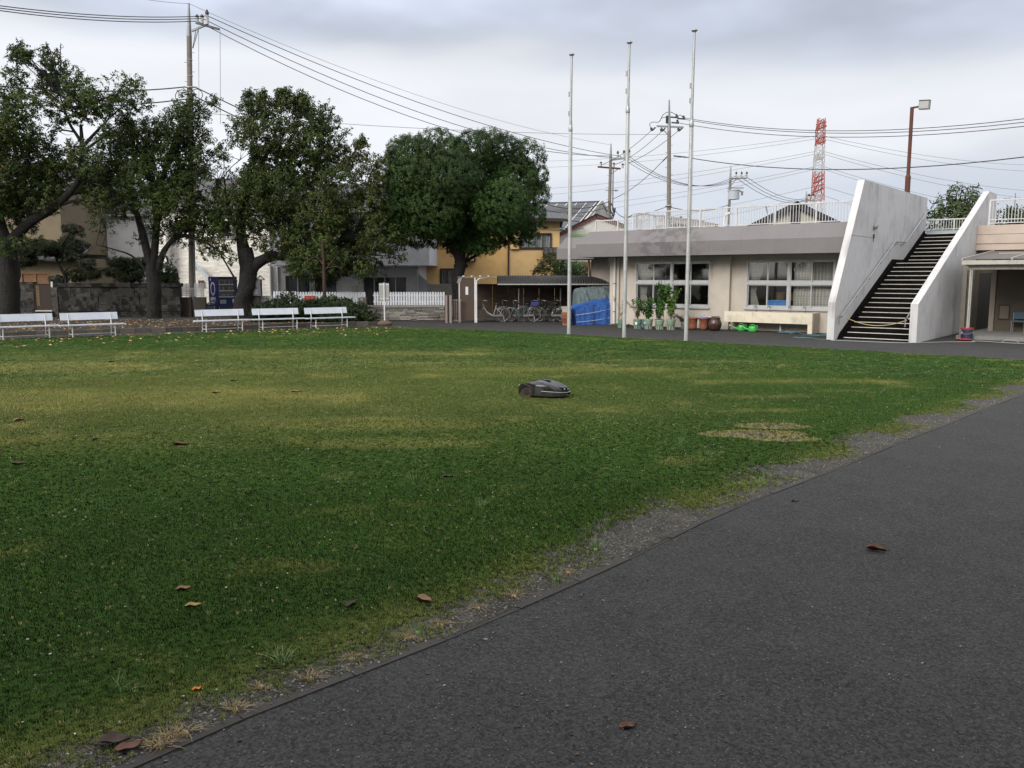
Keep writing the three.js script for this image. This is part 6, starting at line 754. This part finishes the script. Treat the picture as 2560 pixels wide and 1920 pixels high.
{ // pole behind the school roof
  const z = 54, t = upole('grey utility pole behind the school roof between two flagpoles', 1672, 250, z, .155, .115, 1.9, 560, 1673), q = (x, y, dz = 0) => D(1450 + x / 4.88, 220 + y / 4.88, z - dz);
  part(t, 'cross_arm', beam(q(935, 465), q(1262, 480), .1, .1), mPoleTop); part(t, 'brace', beam(q(990, 480), q(1075, 575), .05), M.galv); part(t, 'switch', B(...[q(1050, 340), q(1072, 430)].flatMap((v, i, a) => i ? [] : [a[0].x, a[1].x, a[1].y, a[0].y, a[0].z - .1, a[0].z + .1])), M.dark);
  for (const [x, y] of [[1150, 355], [1235, 372], [1160, 422]]) part(t, 'strain_insulator', [cyl(q(x - 45, y), q(x + 45, y + 6), .045), cyl(q(x + 25, y - 35), q(x + 35, y + 12), .06, .09)], M.black); for (const [x, y] of [[880, 505], [1000, 515], [1210, 510]]) part(t, 'strain_insulator', [cyl(q(x + 40, y - 25), q(x, y + 15), .05), cyl(q(x - 14, y - 20), q(x, y + 16), .07, .09)], M.black); part(t, 'jumper', [tube([q(865, 490), q(850, 440), q(880, 418), q(965, 412), q(1010, 330), q(1085, 293), q(1160, 320), q(1185, 350)], .02, 5, 40), tube([q(965, 412), q(1000, 365), q(1050, 355)], .02, 5), tube([q(1190, 352), q(1225, 330), q(1255, 360)], .02, 5)], M.wire); part(t, 'clamp', [ring(q(1080, 1440), [0, 1, 0], .17, .05, 16, 5)], M.greyMetal); part(t, 'strain_grip', beam(q(1140, 828), q(1290, 845), .07), M.black); part(t, 'strain_grip', beam(q(1062, 838), q(1010, 895), .06), M.black);
  [[1280, 365, 452], [1275, 382, 462], [1210, 428, 478]].forEach(([x, y, ye], i) => wire('power_line', ['uppermost of three level power lines from the school pole', 'middle of three level power lines from the school pole', 'lowest of three level power lines from the school pole'][i], q(x, y), D(2900, 245 + i * 11, 34), 1.0, .017));
  [[868, 520], [985, 540], [1190, 530]].forEach(([x, y], i) => wire('power_line', ['first slanting line down from the school pole arm', 'second slanting line down from the school pole arm', 'third slanting line down from the school pole arm'][i], q(x, y), D(1450 + [255, 412, 520][i] / 4.88, 220 + 940 / 4.88, 66), .25, .02));
  wire('telephone_cable', 'thick level telephone cable from the school pole', q(1290, 845), D(2900, 340, 34), 1.0, .024); wire('telephone_cable', 'telephone cable slanting down from the school pole to the gabled house', q(1055, 840), D(1534, 497, 60), .3, .024); wire('service_cable', 'low service cable from the school pole towards the transformer pole', q(1080, 1450), D(1820, 512, 85), .4, .025); wire('service_cable', 'low service cable from the school pole towards the gabled house', q(1080, 1440), D(1560, 545, 62), .1, .02);
}
{ // transformer pole
  const z = 85, t = upole('brown utility pole with a grey transformer can', 1821, 415, z, .17, .12, 1.4, 560, 1827), q = (x, y, dz = 0) => D(1450 + x / 4.88, 220 + y / 4.88, z - dz);
  part(t, 'cross_arm', beam(q(1820, 1108), q(2040, 1100), .14, .14), mPoleTop); part(t, 'brace', beam(q(1905, 1110), q(1840, 1195), .06), mPoleTop); for (const x of [1905, 1970, 2033]) ins(t, q(x, 1100), .65, .085); part(t, 'lower_arm', beam(q(1800, 1220), q(1995, 1220), .1, .1), mPoleTop); part(t, 'transformer', [cyl(q(1875, 1360), q(1875, 1255), .55, .55, 16)], mat(.30, .34, .38, .5)); part(t, 'transformer_lid', cyl(q(1875, 1255), q(1875, 1246), .6, .6, 16), mat(.30, .34, .38, .5)); part(t, 'switch_gear', [tube([q(1905, 1258), q(1950, 1255), q(1980, 1290)], .06, 5), cyl(q(1980, 1260), q(1975, 1310), .1)], M.galv);
  const e = 125; [[2033, 1085, 2040, 505], [1970, 1090, 2028, 505], [1905, 1095, 2016, 505]].forEach(([x, y, x2, y2], i) => wire('power_line', ['uppermost line sagging from the transformer pole to the far pole', 'middle line sagging from the transformer pole to the far pole', 'lowest line sagging from the transformer pole to the far pole'][i], q(x, y), D(x2 - 18, 498 + i * 4, e), .8, .03));
  const f = upole('far small utility pole beside the pylon', 2016, 478, e, .2, .14, 1, 560); part(f, 'cross_arm', beam(D(2002, 503, e), D(2036, 501, e), .16, .16), mPoleTop); ins(f, D(2022, 500, e), .9, .18); ins(f, D(2032, 499, e), .9, .18);
}
{ // lattice pylon, red and white bands
  const z = 280, t = thing('transmission_tower', 'red and white lattice transmission tower beyond the school roof', 'pylon', null, X(2050, z, 500), 0, -z), red = mat(.27, .05, .03, .6), wht = mat(.36, .36, .37, .6), q = (x, y) => D(1900 + x / 5.93, 280 + y / 5.93, z);
  const lv = [[95, 955, 862], [190, 955, 855], [270, 950, 838], [410, 948, 840], [480, 945, 832], [640, 942, 818], [700, 940, 812], [880, 936, 800], [1000, 934, 792], [1160, 932, 785], [1310, 930, 768], [1500, 938, 750], [2300, 975, 640]], W = v => { const a = q(v[2], v[0]), b = q(v[1], v[0]); return [a, b]; };
  for (let i = 0; i < lv.length - 1; i++) {
    const [a0, b0] = W(lv[i]), [a1, b1] = W(lv[i + 1]), m = [1, 1, 1, 1, 0, 0, 0, 1, 1, 1, 0, 0][i] ? red : wht, d0 = (b0.x - a0.x) * .8, d1 = (b1.x - a1.x) * .8, c = (p, d, s) => p.clone().add(V(0, 0, s * d / 2)), r = .13, legs = [], br = [];
    for (const s of [-1, 1]) { legs.push(beam(c(a0, d0, s), c(a1, d1, s), .17), beam(c(b0, d0, s), c(b1, d1, s), .17)); const n = 2; for (let k = 0; k < n; k++) { const t0 = k / n, t1 = (k + 1) / n, A0 = c(a0, d0, s).lerp(c(a1, d1, s), t0), A1 = c(a0, d0, s).lerp(c(a1, d1, s), t1), B0 = c(b0, d0, s).lerp(c(b1, d1, s), t0), B1 = c(b0, d0, s).lerp(c(b1, d1, s), t1); br.push(beam(A0, B1, .09), beam(B0, A1, .09), beam(A1, B1, .09)); } }
    for (const [e0, e1] of [[a0, a1], [b0, b1]]) br.push(beam(c(e0, d0, -1), c(e1, d1, 1), .12), beam(c(e0, d0, 1), c(e1, d1, -1), .12));
    part(t, 'tower_section', [...legs, ...br], m);
  }
  for (const [y, xa, xb, m] of [[235, 825, 985, red], [455, 815, 972, red], [690, 803, 960, wht], [1025, 788, 938, red], [1160, 780, 936, red], [1305, 760, 935, wht]]) { const a = q(xa, y + 40), b = q(xb, y - 30); part(t, 'cross_arm', [beam(a, b, .5, .5), beam(a.clone().add(V(0, 1.8, 0)), b.clone().add(V(0, 1.2, 0)), .25), beam(a, a.clone().add(V(2, 3.5, 0)), .25)], m); part(t, 'arm_bracing', [0, 1, 2, 3].map(k => beam(a.clone().lerp(b, k / 4), a.clone().lerp(b, (k + .5) / 4).add(V(0, 1.5, 0)), .18)), m); }
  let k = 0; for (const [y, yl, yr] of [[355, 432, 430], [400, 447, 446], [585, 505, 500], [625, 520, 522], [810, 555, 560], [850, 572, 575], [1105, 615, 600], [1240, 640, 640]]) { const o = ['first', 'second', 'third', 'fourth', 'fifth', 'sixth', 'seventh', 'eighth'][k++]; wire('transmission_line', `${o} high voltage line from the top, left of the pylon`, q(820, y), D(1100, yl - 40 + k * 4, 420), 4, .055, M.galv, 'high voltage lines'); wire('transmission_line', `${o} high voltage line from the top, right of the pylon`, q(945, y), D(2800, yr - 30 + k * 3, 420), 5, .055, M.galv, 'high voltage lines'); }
}
{ // floodlight behind the stair wall
  const z = 42, t = thing('floodlight_pole', 'rust red floodlight pole behind the sail-shaped stair wall', 'floodlight', null, X(2258, z, 600), 0, -z), b = D(2261, 600, z), H = Y(268, z), hs_ = Y(447, z), top = D(2273, 268, z).x;
  part(t, 'lower_pole', cyl([b.x, 0, b.z], [b.x, hs_, b.z], .13, .125, 14), M.rust); part(t, 'upper_pole', cyl([b.x, hs_, b.z], [b.x, H, b.z], .085, .085, 12), M.rust); part(t, 'collar', lathe([[.13, 0], [.13, .12], [.085, .22]], b.x, hs_ - .02, b.z, 14), M.rust); part(t, 'arm', beam([b.x, H - .03, b.z], [b.x + .35, H + .02, b.z + .05], .08), M.rust);
  const hd = new THREE.BoxGeometry(.46, .40, .42).rotateY(-.6).rotateX(.1).translate(b.x + .55, H + .08, b.z + .1), f = part(t, 'lamp_head', hd, mat(.20, .20, .20, .5, { metalness: .3 })); part(f, 'lamp_glass', new THREE.BoxGeometry(.40, .33, .02).translate(0, 0, .222).rotateY(-.6).rotateX(.1).translate(b.x + .55, H + .08, b.z + .1), mat(.30, .31, .31, .15)); part(f, 'visor', new THREE.BoxGeometry(.48, .02, .46).translate(0, .212, .02).rotateY(-.6).rotateX(.1).translate(b.x + .55, H + .08, b.z + .1), M.dark);
}
{ const z = 60, b = D(2539, 480, z), t = thing('tv_antenna', 'thin television antenna mast beyond the terrace railing', 'antenna', null, b.x, 0, b.z), H = Y(483, z); part(t, 'mast', cyl([b.x, 0, b.z], [b.x, H, b.z], .03), M.galv); for (const y of [496, 548]) part(t, 'element', [beam([b.x - .8, Y(y, z), b.z], [b.x + .5, Y(y, z) - .05, b.z], .04), beam([b.x - .5, Y(y, z), b.z - .3], [b.x - .5, Y(y, z), b.z + .3], .03)], M.galv); }
// ---------------------------------------------------------------- trees and shrubs
const mBark = mat(.014, .012, .0105, .95, { map: rep(tBark, .8, 1.6), bumpMap: rep(tBark, .5, 1), bumpScale: .035 });
const mLeafI = soft(1, 1, 1, .55, { specularIntensity: .3 });
function taper(pts, r0, r1, seg = 8) {                                               // tapered, slightly knotty limb through points
  const c = new THREE.CatmullRomCurve3(pts.map(v3)), n = Math.max(4, pts.length * 4), fr = c.computeFrenetFrames(n), pos = [], idx = [];
  for (let i = 0; i <= n; i++) { const t = i / n, p = c.getPointAt(t), r = mix(r0, r1, t); for (let k = 0; k <= seg; k++) { const a = k / seg * 6.283, q = r * (1 + .14 * (vn(i * .8 + p.x, (k % seg) * 1.1 + p.z, 901) - .5) * 2), v = fr.normals[i].clone().multiplyScalar(Math.cos(a) * q).addScaledVector(fr.binormals[i], Math.sin(a) * q).add(p); pos.push(v.x, v.y, v.z); } }
  for (let i = 0; i < n; i++) for (let k = 0; k < seg; k++) { const a = i * (seg + 1) + k, b = a + seg + 1; idx.push(a, b, b + 1, a, b + 1, a + 1); }
  const g = new THREE.BufferGeometry(); g.setAttribute('position', new THREE.Float32BufferAttribute(pos, 3)); g.setIndex(idx); g.computeVertexNormals(); return g;
}
// leaf colour: by chance only (sort of leaf and age), the same all through a crown
function leafTone(o, warm, tint) { const w = rnd(), v = rr(.6, 1.4) * tint, [r, g, b] = o.col; if (w < (o.orange ?? 0)) return [.30 * v, .14 * v, .03 * v, .45]; return w < warm + .05 ? [r * 1.5 * v, g * 1.05 * v, b * .9 * v, 1] : [r * v, g * v, b * v, 1]; }
function tree(o) {
  const z = o.z, Pt = (px, py, dz = 0) => D(px, py, z - dz), k = z / FPX, b = o.at ? V(o.at[0], o.at[2] || 0, o.at[1]) : V(Pt(o.base, 780).x, 0, -z);
  const t = thing(o.name, o.label, o.cat || 'tree', o.group, b.x, b.y, b.z), nodes = [], wood_ = [], twigs = [];
  (o.skel || []).forEach((s, si) => { const pts = s.p.map(q => Pt(...q)); if (!si && !o.at) pts[0].y = -.05; wood_.push([taper(pts, s.r[0], s.r[1], si ? 8 : 12), si]); const c = new THREE.CatmullRomCurve3(pts); for (let i = 2; i <= 10; i++) nodes.push([c.getPointAt(i / 10), mix(s.r[0], s.r[1], i / 10)]); });
  if (wood_.length) { const tr = part(t, 'trunk', wood_[0][0], o.bark || mBark); for (const [g, i] of wood_.slice(1)) part(t, 'limb', g, o.bark || mBark); if (o.flare) part(tr, 'root_flare', lathe([[o.flare, 0], [o.flare * .78, .12], [o.flare * .62, .4], [o.flare * .5, .8]], b.x, -.02, b.z, 12), o.bark || mBark); }
  const lists = [[], []], L = o.leaf;
  for (const bl of o.blobs) {
    const [px, py, rp, dz0, fl] = bl, dz = dz0 ?? rr(-1.1, 1.1) * (o.deep ?? 1), c = Pt(px, py, dz), r = rp * k, ry = r * (o.flat ?? .85), rz = r * (o.rz ?? .9);
    if (nodes.length) { let best = null, bd = 1e9; for (const n of nodes) { const d = n[0].distanceTo(c) + Math.max(0, n[0].y - c.y) * 1.5; if (d < bd) { bd = d; best = n; } } if (bd > .3) { const m = best[0].clone().lerp(c, .55).add(V(rr(-.2, .2), rr(0, .3), rr(-.2, .2))); twigs.push(taper([best[0], m, c], Math.min(best[1] * .6, .09), .018, 6)); } for (let i = 0; i < (o.twigs ?? 5); i++) { const d = V(rr(-1, 1), rr(-.3, 1), rr(-1, 1)).normalize(), e = c.clone().add(V(d.x * r, d.y * ry, d.z * rz)); twigs.push(taper([c, c.clone().lerp(e, .5).add(V(0, rr(-.08, .12), 0)), e], .016, .005, 4)); } }
    const den = (fl?.den ?? 1) * o.dens, n = Math.round(4.19 * r * ry * rz * den), tint = rr(.75, 1.25), warm = fl?.warm ?? o.warm ?? .15;
    for (let i = 0; i < n; i++) {
      const [cr, cg, cb, sz] = leafTone(o, warm, tint);                            // chosen before the leaf has a place
      const d = V(rr(-1, 1), rr(-1, 1), rr(-1, 1)); if (d.length() > 1) { i--; continue; } const q = d.length(); d.normalize(); const s = mix(Math.pow(q, o.shell ?? .8), 1, .0) * (1 + (o.stray ?? .35) * Math.pow(rnd(), 6)), x = c.x + d.x * r * s, y = c.y + d.y * ry * s, zz = c.z + d.z * rz * s;
      if (y < (o.minY ?? .15)) continue; const cl = vn(x * 1.6 + 50, y * 1.6 + zz * 1.1 + 50, 921); if (cl < (o.gap ?? .3)) continue;
      const up = Math.atan2(Math.hypot(d.x, d.z), d.y);
      lists[rnd() < .5 ? 0 : 1].push([x - b.x, y - b.y, zz - b.z, up * rr(.5, 1.1) + rr(-.4, .4), Math.atan2(d.x, d.z) + rr(-.7, .7), rr(-.5, .5), ...Array(3).fill(rr(.75, 1.25) * sz), cr, cg, cb]);
    }
  }
  if (twigs.length) part(t, 'branches', twigs, o.bark || mBark, { kind: 'stuff' });
  lists.forEach((l, i) => { const m = instanced(i ? sprig(L.n, L.l * 1.1, L.w, L.s, L.o) : sprig(L.n, L.l, L.w * 1.1, L.s * 1.2, L.o), o.mat || mLeafI, l, i ? 'crown_foliage' : 'crown'); t.add(m); });
  return t;
}
const CH = { n: 11, l: .12, w: .050, s: .27, o: { lo: -1.0, hi: .35 } }, chCol = [.032, .052, .013];
const shoot = (x, y, n, dx, dy) => Array.from({ length: n }, (_, i) => [x + dx * i, y + dy * i, 10 - i * .8, 0, { den: 9 }]);
tree({ name: 'cherry_tree', label: 'cherry tree whose thick trunk stands beside the wicket gate', group: 'cherry trees behind the benches', z: 38.2, base: 22, flare: .50, leaf: CH, col: chCol, dens: 112, orange: .003, gap: .25,
  skel: [{ p: [[22, 796], [24, 700], [18, 600]], r: [.46, .38] }, { p: [[20, 610], [75, 556], [140, 514], [195, 452], [205, 360], [202, 312]], r: [.27, .07] }, { p: [[18, 610], [-10, 520], [-20, 400], [10, 300]], r: [.28, .06] }, { p: [[205, 370], [240, 330], [270, 300]], r: [.09, .03] }, { p: [[200, 350], [175, 310], [150, 240]], r: [.08, .03] }, { p: [[140, 514], [200, 500], [250, 505]], r: [.10, .03] }, { p: [[205, 380], [290, 330], [330, 360]], r: [.07, .03] }, { p: [[75, 556], [60, 480], [70, 400]], r: [.12, .04] }],
  blobs: [[150, 190, 44], [135, 150, 26], [125, 215, 34], [195, 215, 36], [215, 265, 40], [165, 270, 44], [250, 250, 40], [300, 225, 32], [325, 200, 22], [345, 255, 30], [300, 275, 36], [150, 330, 30], [60, 265, 38], [35, 190, 30], [42, 150, 18], [20, 240, 44], [10, 320, 50], [60, 330, 36], [40, 390, 52], [105, 395, 50], [165, 390, 46], [215, 405, 38], [20, 450, 52], [80, 460, 52], [140, 450, 46], [60, 520, 44], [110, 510, 36], [10, 540, 40], [-40, 300, 60], [-50, 400, 70], [-40, 500, 60], [195, 480, 30], [240, 500, 30], [265, 330, 26], [15, 620, 26], [75, 600, 26], [255, 555, 22, 0, { den: .6 }], ...shoot(120, 128, 3, -1, -8), ...shoot(145, 125, 2, 6, -8), ...shoot(38, 138, 4, 3, -8), ...shoot(66, 150, 3, 2, -9)] });
const cherryB = tree({ name: 'cherry_tree', label: 'cherry tree in front of the block wall, forking low beside the tall pole', group: 'cherry trees behind the benches', z: 40, base: 385, flare: .44, leaf: CH, col: chCol, dens: 110, orange: .002, gap: .25,
  skel: [{ p: [[385, 800], [386, 730], [380, 655]], r: [.34, .28] }, { p: [[378, 670], [350, 560], [328, 480], [335, 410], [345, 350]], r: [.22, .05] }, { p: [[388, 690], [415, 620], [450, 590], [500, 600], [545, 625]], r: [.18, .04] }, { p: [[384, 660], [392, 560], [405, 450], [455, 350], [478, 285]], r: [.2, .04] }, { p: [[330, 470], [290, 420], [270, 370]], r: [.09, .03] }, { p: [[378, 690], [330, 640], [290, 625], [240, 612]], r: [.07, .015] }, { p: [[400, 470], [460, 440], [510, 430]], r: [.09, .03] }],
  blobs: [[465, 262, 28], [480, 290, 34], [445, 300, 34], [520, 262, 24], [540, 258, 14], [385, 325, 36], [345, 345, 42], [300, 330, 38], [270, 360, 36], [420, 350, 42], [480, 345, 42], [330, 400, 52], [400, 410, 56], [470, 400, 50], [530, 390, 40], [275, 420, 42], [350, 460, 52], [430, 470, 56], [500, 460, 48], [545, 450, 36], [290, 470, 44], [250, 440, 32], [380, 510, 46], [450, 530, 50], [510, 520, 46], [300, 520, 34], [250, 520, 30, 0, { den: .7 }], [410, 580, 38, 0, { den: .7 }], [470, 580, 40], [520, 570, 40], [550, 520, 34], [500, 630, 24, 0, { den: .8 }], [545, 620, 26, 0, { den: .9 }], [565, 580, 28], [260, 565, 26, 0, { den: .5 }], [345, 600, 20, 0, { den: .4 }], [420, 655, 20, 0, { den: .5 }], [270, 625, 16, 0, { den: .35 }], [575, 650, 18, 0, { den: .7 }], ...shoot(320, 318, 2, 4, -9)] });
const cherryC = tree({ name: 'cherry_tree', label: 'largest cherry tree with a heavy bent limb over the shrub bed', group: 'cherry trees behind the benches', z: 40.6, base: 608, flare: .60, leaf: CH, col: [.033, .049, .013], dens: 112, orange: .003, warm: .08, gap: .25,
  skel: [{ p: [[606, 812], [612, 740], [622, 690], [612, 620]], r: [.50, .36] }, { p: [[618, 690], [650, 652], [690, 640], [735, 644], [790, 640], [850, 600]], r: [.30, .07] }, { p: [[612, 640], [600, 560], [625, 460], [660, 400], [690, 340]], r: [.30, .05] }, { p: [[606, 600], [570, 520], [560, 440]], r: [.12, .03] }, { p: [[592, 705], [560, 650], [530, 600], [510, 560]], r: [.05, .015] }, { p: [[625, 470], [720, 420], [800, 400], [880, 420]], r: [.14, .03] }, { p: [[655, 410], [630, 350], [625, 300]], r: [.09, .03] }, { p: [[700, 430], [760, 350], [780, 300]], r: [.10, .03] }, { p: [[735, 644], [800, 560], [860, 520], [920, 470]], r: [.10, .03] }],
  blobs: [[630, 300, 36], [665, 275, 34], [700, 295, 40], [745, 270, 32], [770, 300, 38], [805, 295, 32], [830, 330, 36], [600, 335, 38], [650, 345, 46], [720, 350, 48], [790, 360, 46], [560, 380, 40], [600, 400, 48], [670, 410, 54], [750, 420, 54], [830, 400, 46], [880, 400, 34, 0, { den: .65, warm: .6 }], [905, 390, 26, 0, { den: .55, warm: .6 }], [945, 420, 34, 0, { den: .6, warm: .6 }], [570, 450, 46], [630, 470, 54], [700, 480, 58], [780, 480, 56], [850, 460, 50], [910, 460, 46, 0, { den: .8, warm: .5 }], [960, 470, 34, 0, { den: .8, warm: .4 }], [580, 520, 44], [650, 540, 52], [720, 550, 56], [800, 540, 56], [870, 530, 54], [930, 520, 44], [970, 540, 34], [620, 590, 34, 0, { den: .8 }], [700, 610, 44], [760, 600, 52], [830, 600, 52], [890, 590, 50], [945, 590, 46], [985, 600, 32], [770, 660, 46], [830, 660, 46], [880, 650, 44], [930, 645, 38], [970, 640, 26], [1000, 640, 16], [860, 690, 26], [910, 680, 26], [945, 670, 20], [540, 560, 34, 0, { den: .7 }], [525, 610, 26, 0, { den: .6 }], [560, 620, 20, 0, { den: .6 }], [800, 700, 24], ...shoot(620, 262, 4, 1, -9), ...shoot(650, 252, 3, 3, -9), ...shoot(690, 258, 4, 4, -9), ...shoot(718, 260, 5, -1, -9), ...shoot(745, 248, 2, 4, -8), ...shoot(765, 262, 2, 3, -8), ...shoot(895, 365, 3, 6, -5)] });
tree({ name: 'young_tree', label: 'slim reddish trunked young tree in the shrub bed under the big cherry limb', z: 38.4, base: 811, leaf: CH, col: [.035, .055, .016], dens: 80, gap: .3, bark: mat(.075, .035, .025, .9, { map: rep(tBark, .5) }), skel: [{ p: [[811, 800], [811, 730], [809, 660], [805, 600]], r: [.10, .05] }, { p: [[809, 680], [840, 640]], r: [.03, .015] }], blobs: [[800, 620, 36], [840, 640, 34], [770, 650, 34], [815, 665, 34], [855, 670, 24]] });
{ // dense round evergreen
  const bl = [[1035, 400, 62], [1010, 380, 40], [1090, 375, 52], [1130, 395, 50], [1185, 385, 56], [1225, 360, 38], [1260, 385, 50], [1315, 395, 46], [1330, 440, 38], [985, 440, 46], [1040, 460, 70], [1120, 460, 78], [1200, 460, 76], [1280, 455, 66], [1330, 490, 40], [975, 510, 48], [1020, 520, 64], [1090, 530, 70], [1170, 530, 78], [1250, 520, 70], [1310, 540, 50], [985, 560, 44], [1040, 575, 46], [1100, 585, 40], [1160, 590, 50], [1220, 580, 52], [1285, 570, 46], [1180, 620, 26], [1215, 612, 26], [1145, 618, 24], [1345, 475, 18], [1352, 485, 14], [960, 590, 26], [1325, 590, 20]];
  tree({ name: 'evergreen_tree', label: 'round dense dark green evergreen tree beside the bicycle shelter', z: 41.5, base: 1147, flare: .4, leaf: { n: 9, l: .12, w: .042, s: .15, o: { lo: -.4, hi: .7 } }, col: [.017, .040, .008], dens: 130, shell: .34, gap: .06, flat: .9, rz: 1.15, deep: 1.5, stray: .12, warm: .1, twigs: 3, mat: mLeafI,
    skel: [{ p: [[1150, 810], [1148, 740], [1144, 690], [1152, 655], [1140, 620], [1142, 580]], r: [.36, .25] }, { p: [[1139, 672], [1152, 664], [1162, 655]], r: [.22, .26] }, { p: [[1142, 600], [1090, 540], [1040, 470]], r: [.16, .05] }, { p: [[1143, 600], [1200, 530], [1260, 460]], r: [.16, .05] }, { p: [[1142, 590], [1145, 480], [1130, 400]], r: [.17, .05] }], blobs: bl.map(([x, y, r], i) => [x, y, r, (x > 1050 && x < 1260 && y > 400 && y < 580) ? (i % 2 ? 1.6 : -1.2) : ((i * 37) % 17) / 17 * 2 - 1]) });
}
const SH = { n: 8, l: .09, w: .045, s: .12 };
tree({ name: 'shrub_bed', label: 'wide low dark green shrub bed behind the benches', cat: 'shrub', z: 37.3, at: [-8.9, -37.3, .1], leaf: SH, col: [.013, .024, .008], dens: 420, shell: .7, gap: .06, deep: .5, flat: .8, rz: 1.3, minY: .12, blobs: [[660, 784, 30], [690, 774, 30], [720, 766, 30], [755, 772, 28], [790, 772, 26], [825, 768, 32], [860, 774, 32], [890, 783, 28], [915, 794, 22], [670, 795, 30], [710, 788, 36], [750, 790, 38], [790, 790, 38], [830, 790, 38], [870, 795, 30], [645, 785, 18], [725, 742, 12], [705, 746, 12], [738, 738, 8]] });
for (const [l, bl] of [['cloud-pruned pine with stacked pads behind the wicket gate', [[180, 572, 22], [198, 588, 18], [170, 600, 20], [195, 615, 26], [150, 625, 34], [110, 620, 34], [75, 625, 30], [60, 650, 30], [180, 640, 26], [215, 660, 22], [230, 685, 24], [190, 690, 26], [145, 700, 22]]], ['cloud-pruned pine with broad pads behind the block wall', [[290, 655, 22], [320, 660, 26], [350, 655, 20], [285, 680, 24], [320, 690, 30], [355, 690, 24], [340, 668, 26]]]])
  tree({ name: 'pruned_pine', label: l, z: 44, base: l.includes('broad') ? 322 : 150, leaf: { n: 16, l: .11, w: .024, s: .06 }, col: [.016, .026, .010], dens: 420, shell: .45, gap: .1, flat: .55, deep: .6, skel: [{ p: l.includes('broad') ? [[322, 780], [330, 720], [318, 670]] : [[150, 780], [165, 700], [140, 640], [178, 580]], r: [.11, .04] }], blobs: bl });
tree({ name: 'round_bush', label: 'clipped round bush beside the forked cherry trunk, above the block wall', cat: 'bush', z: 43.4, base: 418, leaf: SH, col: [.018, .034, .012], dens: 520, shell: .4, gap: .05, flat: 1, deep: .1, skel: [{ p: [[418, 785], [418, 730]], r: [.07, .05] }], blobs: [[417, 682, 22], [424, 705, 20], [408, 700, 18], [418, 722, 20]] });
tree({ name: 'garden_bush', label: 'tall loose green bush between the yellow house and the school', cat: 'bush', z: 44.6, base: 1400, leaf: { n: 9, l: .1, w: .03, s: .2 }, col: [.032, .062, .016], dens: 330, shell: .6, gap: .2, skel: [{ p: [[1400, 786], [1398, 720], [1392, 670]], r: [.09, .05] }], blobs: [[1375, 660, 24], [1400, 650, 22], [1360, 680, 22], [1390, 680, 28], [1420, 672, 22], [1445, 682, 24], [1465, 690, 18], [1425, 700, 28], [1380, 710, 26], [1450, 710, 24]] });
const LQ = { n: 7, l: .26, w: .085, s: .25, o: { lo: -.1, hi: .9 } };
tree({ name: 'loquat_tree', label: 'large-leaved evergreen tree behind the head of the staircase', z: 52, base: 2385, leaf: LQ, col: [.040, .060, .024], dens: 26, shell: .6, gap: .15, skel: [{ p: [[2385, 775], [2386, 650], [2388, 560], [2390, 520]], r: [.2, .07] }, { p: [[2388, 570], [2350, 540]], r: [.08, .03] }, { p: [[2388, 560], [2430, 530]], r: [.08, .03] }], blobs: [[2395, 490, 26], [2425, 495, 26], [2370, 510, 28], [2340, 535, 26], [2400, 530, 36], [2440, 520, 28], [2330, 555, 20], [2365, 555, 32], [2420, 555, 34], [2450, 545, 24], [2390, 575, 34], [2345, 580, 26], [2385, 472, 10], [2405, 468, 9], [2430, 470, 9], [2448, 490, 10]] });
tree({ name: 'loquat_tree', label: 'large-leaved evergreen tree seen through the terrace railing', z: 58, base: 2525, leaf: LQ, col: [.040, .058, .024], dens: 24, shell: .6, gap: .15, skel: [{ p: [[2525, 765], [2525, 640], [2526, 560]], r: [.2, .07] }], blobs: [[2505, 545, 20], [2530, 535, 20], [2555, 545, 24], [2520, 560, 28], [2550, 565, 28], [2590, 550, 34], [2490, 565, 16]] });
tree({ name: 'dry_bush', label: 'small dry brown bush at the foot of the folded gate', cat: 'bush', z: 38.3, base: 1100, leaf: { n: 7, l: .08, w: .014, s: .14 }, col: [.075, .06, .04], dens: 220, shell: .8, gap: .1, minY: .02, deep: .1, blobs: [[1098, 792, 13], [1106, 798, 11], [1092, 799, 11], [1110, 785, 8]] });
// unseen trees added west of the lawn to darken what the school windows mirror
[[cherryB, -33.5, -17, 1.2], [cherryC, -36.5, -11, 2.4], [cherryB, -35, -5, 4.0], [cherryC, -37.5, 1, 5.2]].forEach(([o, x, z, r], i) => copyOf(o, ['unseen added cherry tree on the open west edge of the lawn, beyond the benches', 'unseen added broad cherry tree on the west edge of the lawn, past the bench end', 'unseen added cherry tree midway along the west edge of the lawn', 'unseen added broad cherry tree on the west edge of the lawn near the added building'][i], x, 0, z, r));
scene.traverse(o => { if (o.isMesh && !o.material.transparent) o.castShadow = o.receiveShadow = true; });
renderer.render(scene, camera);
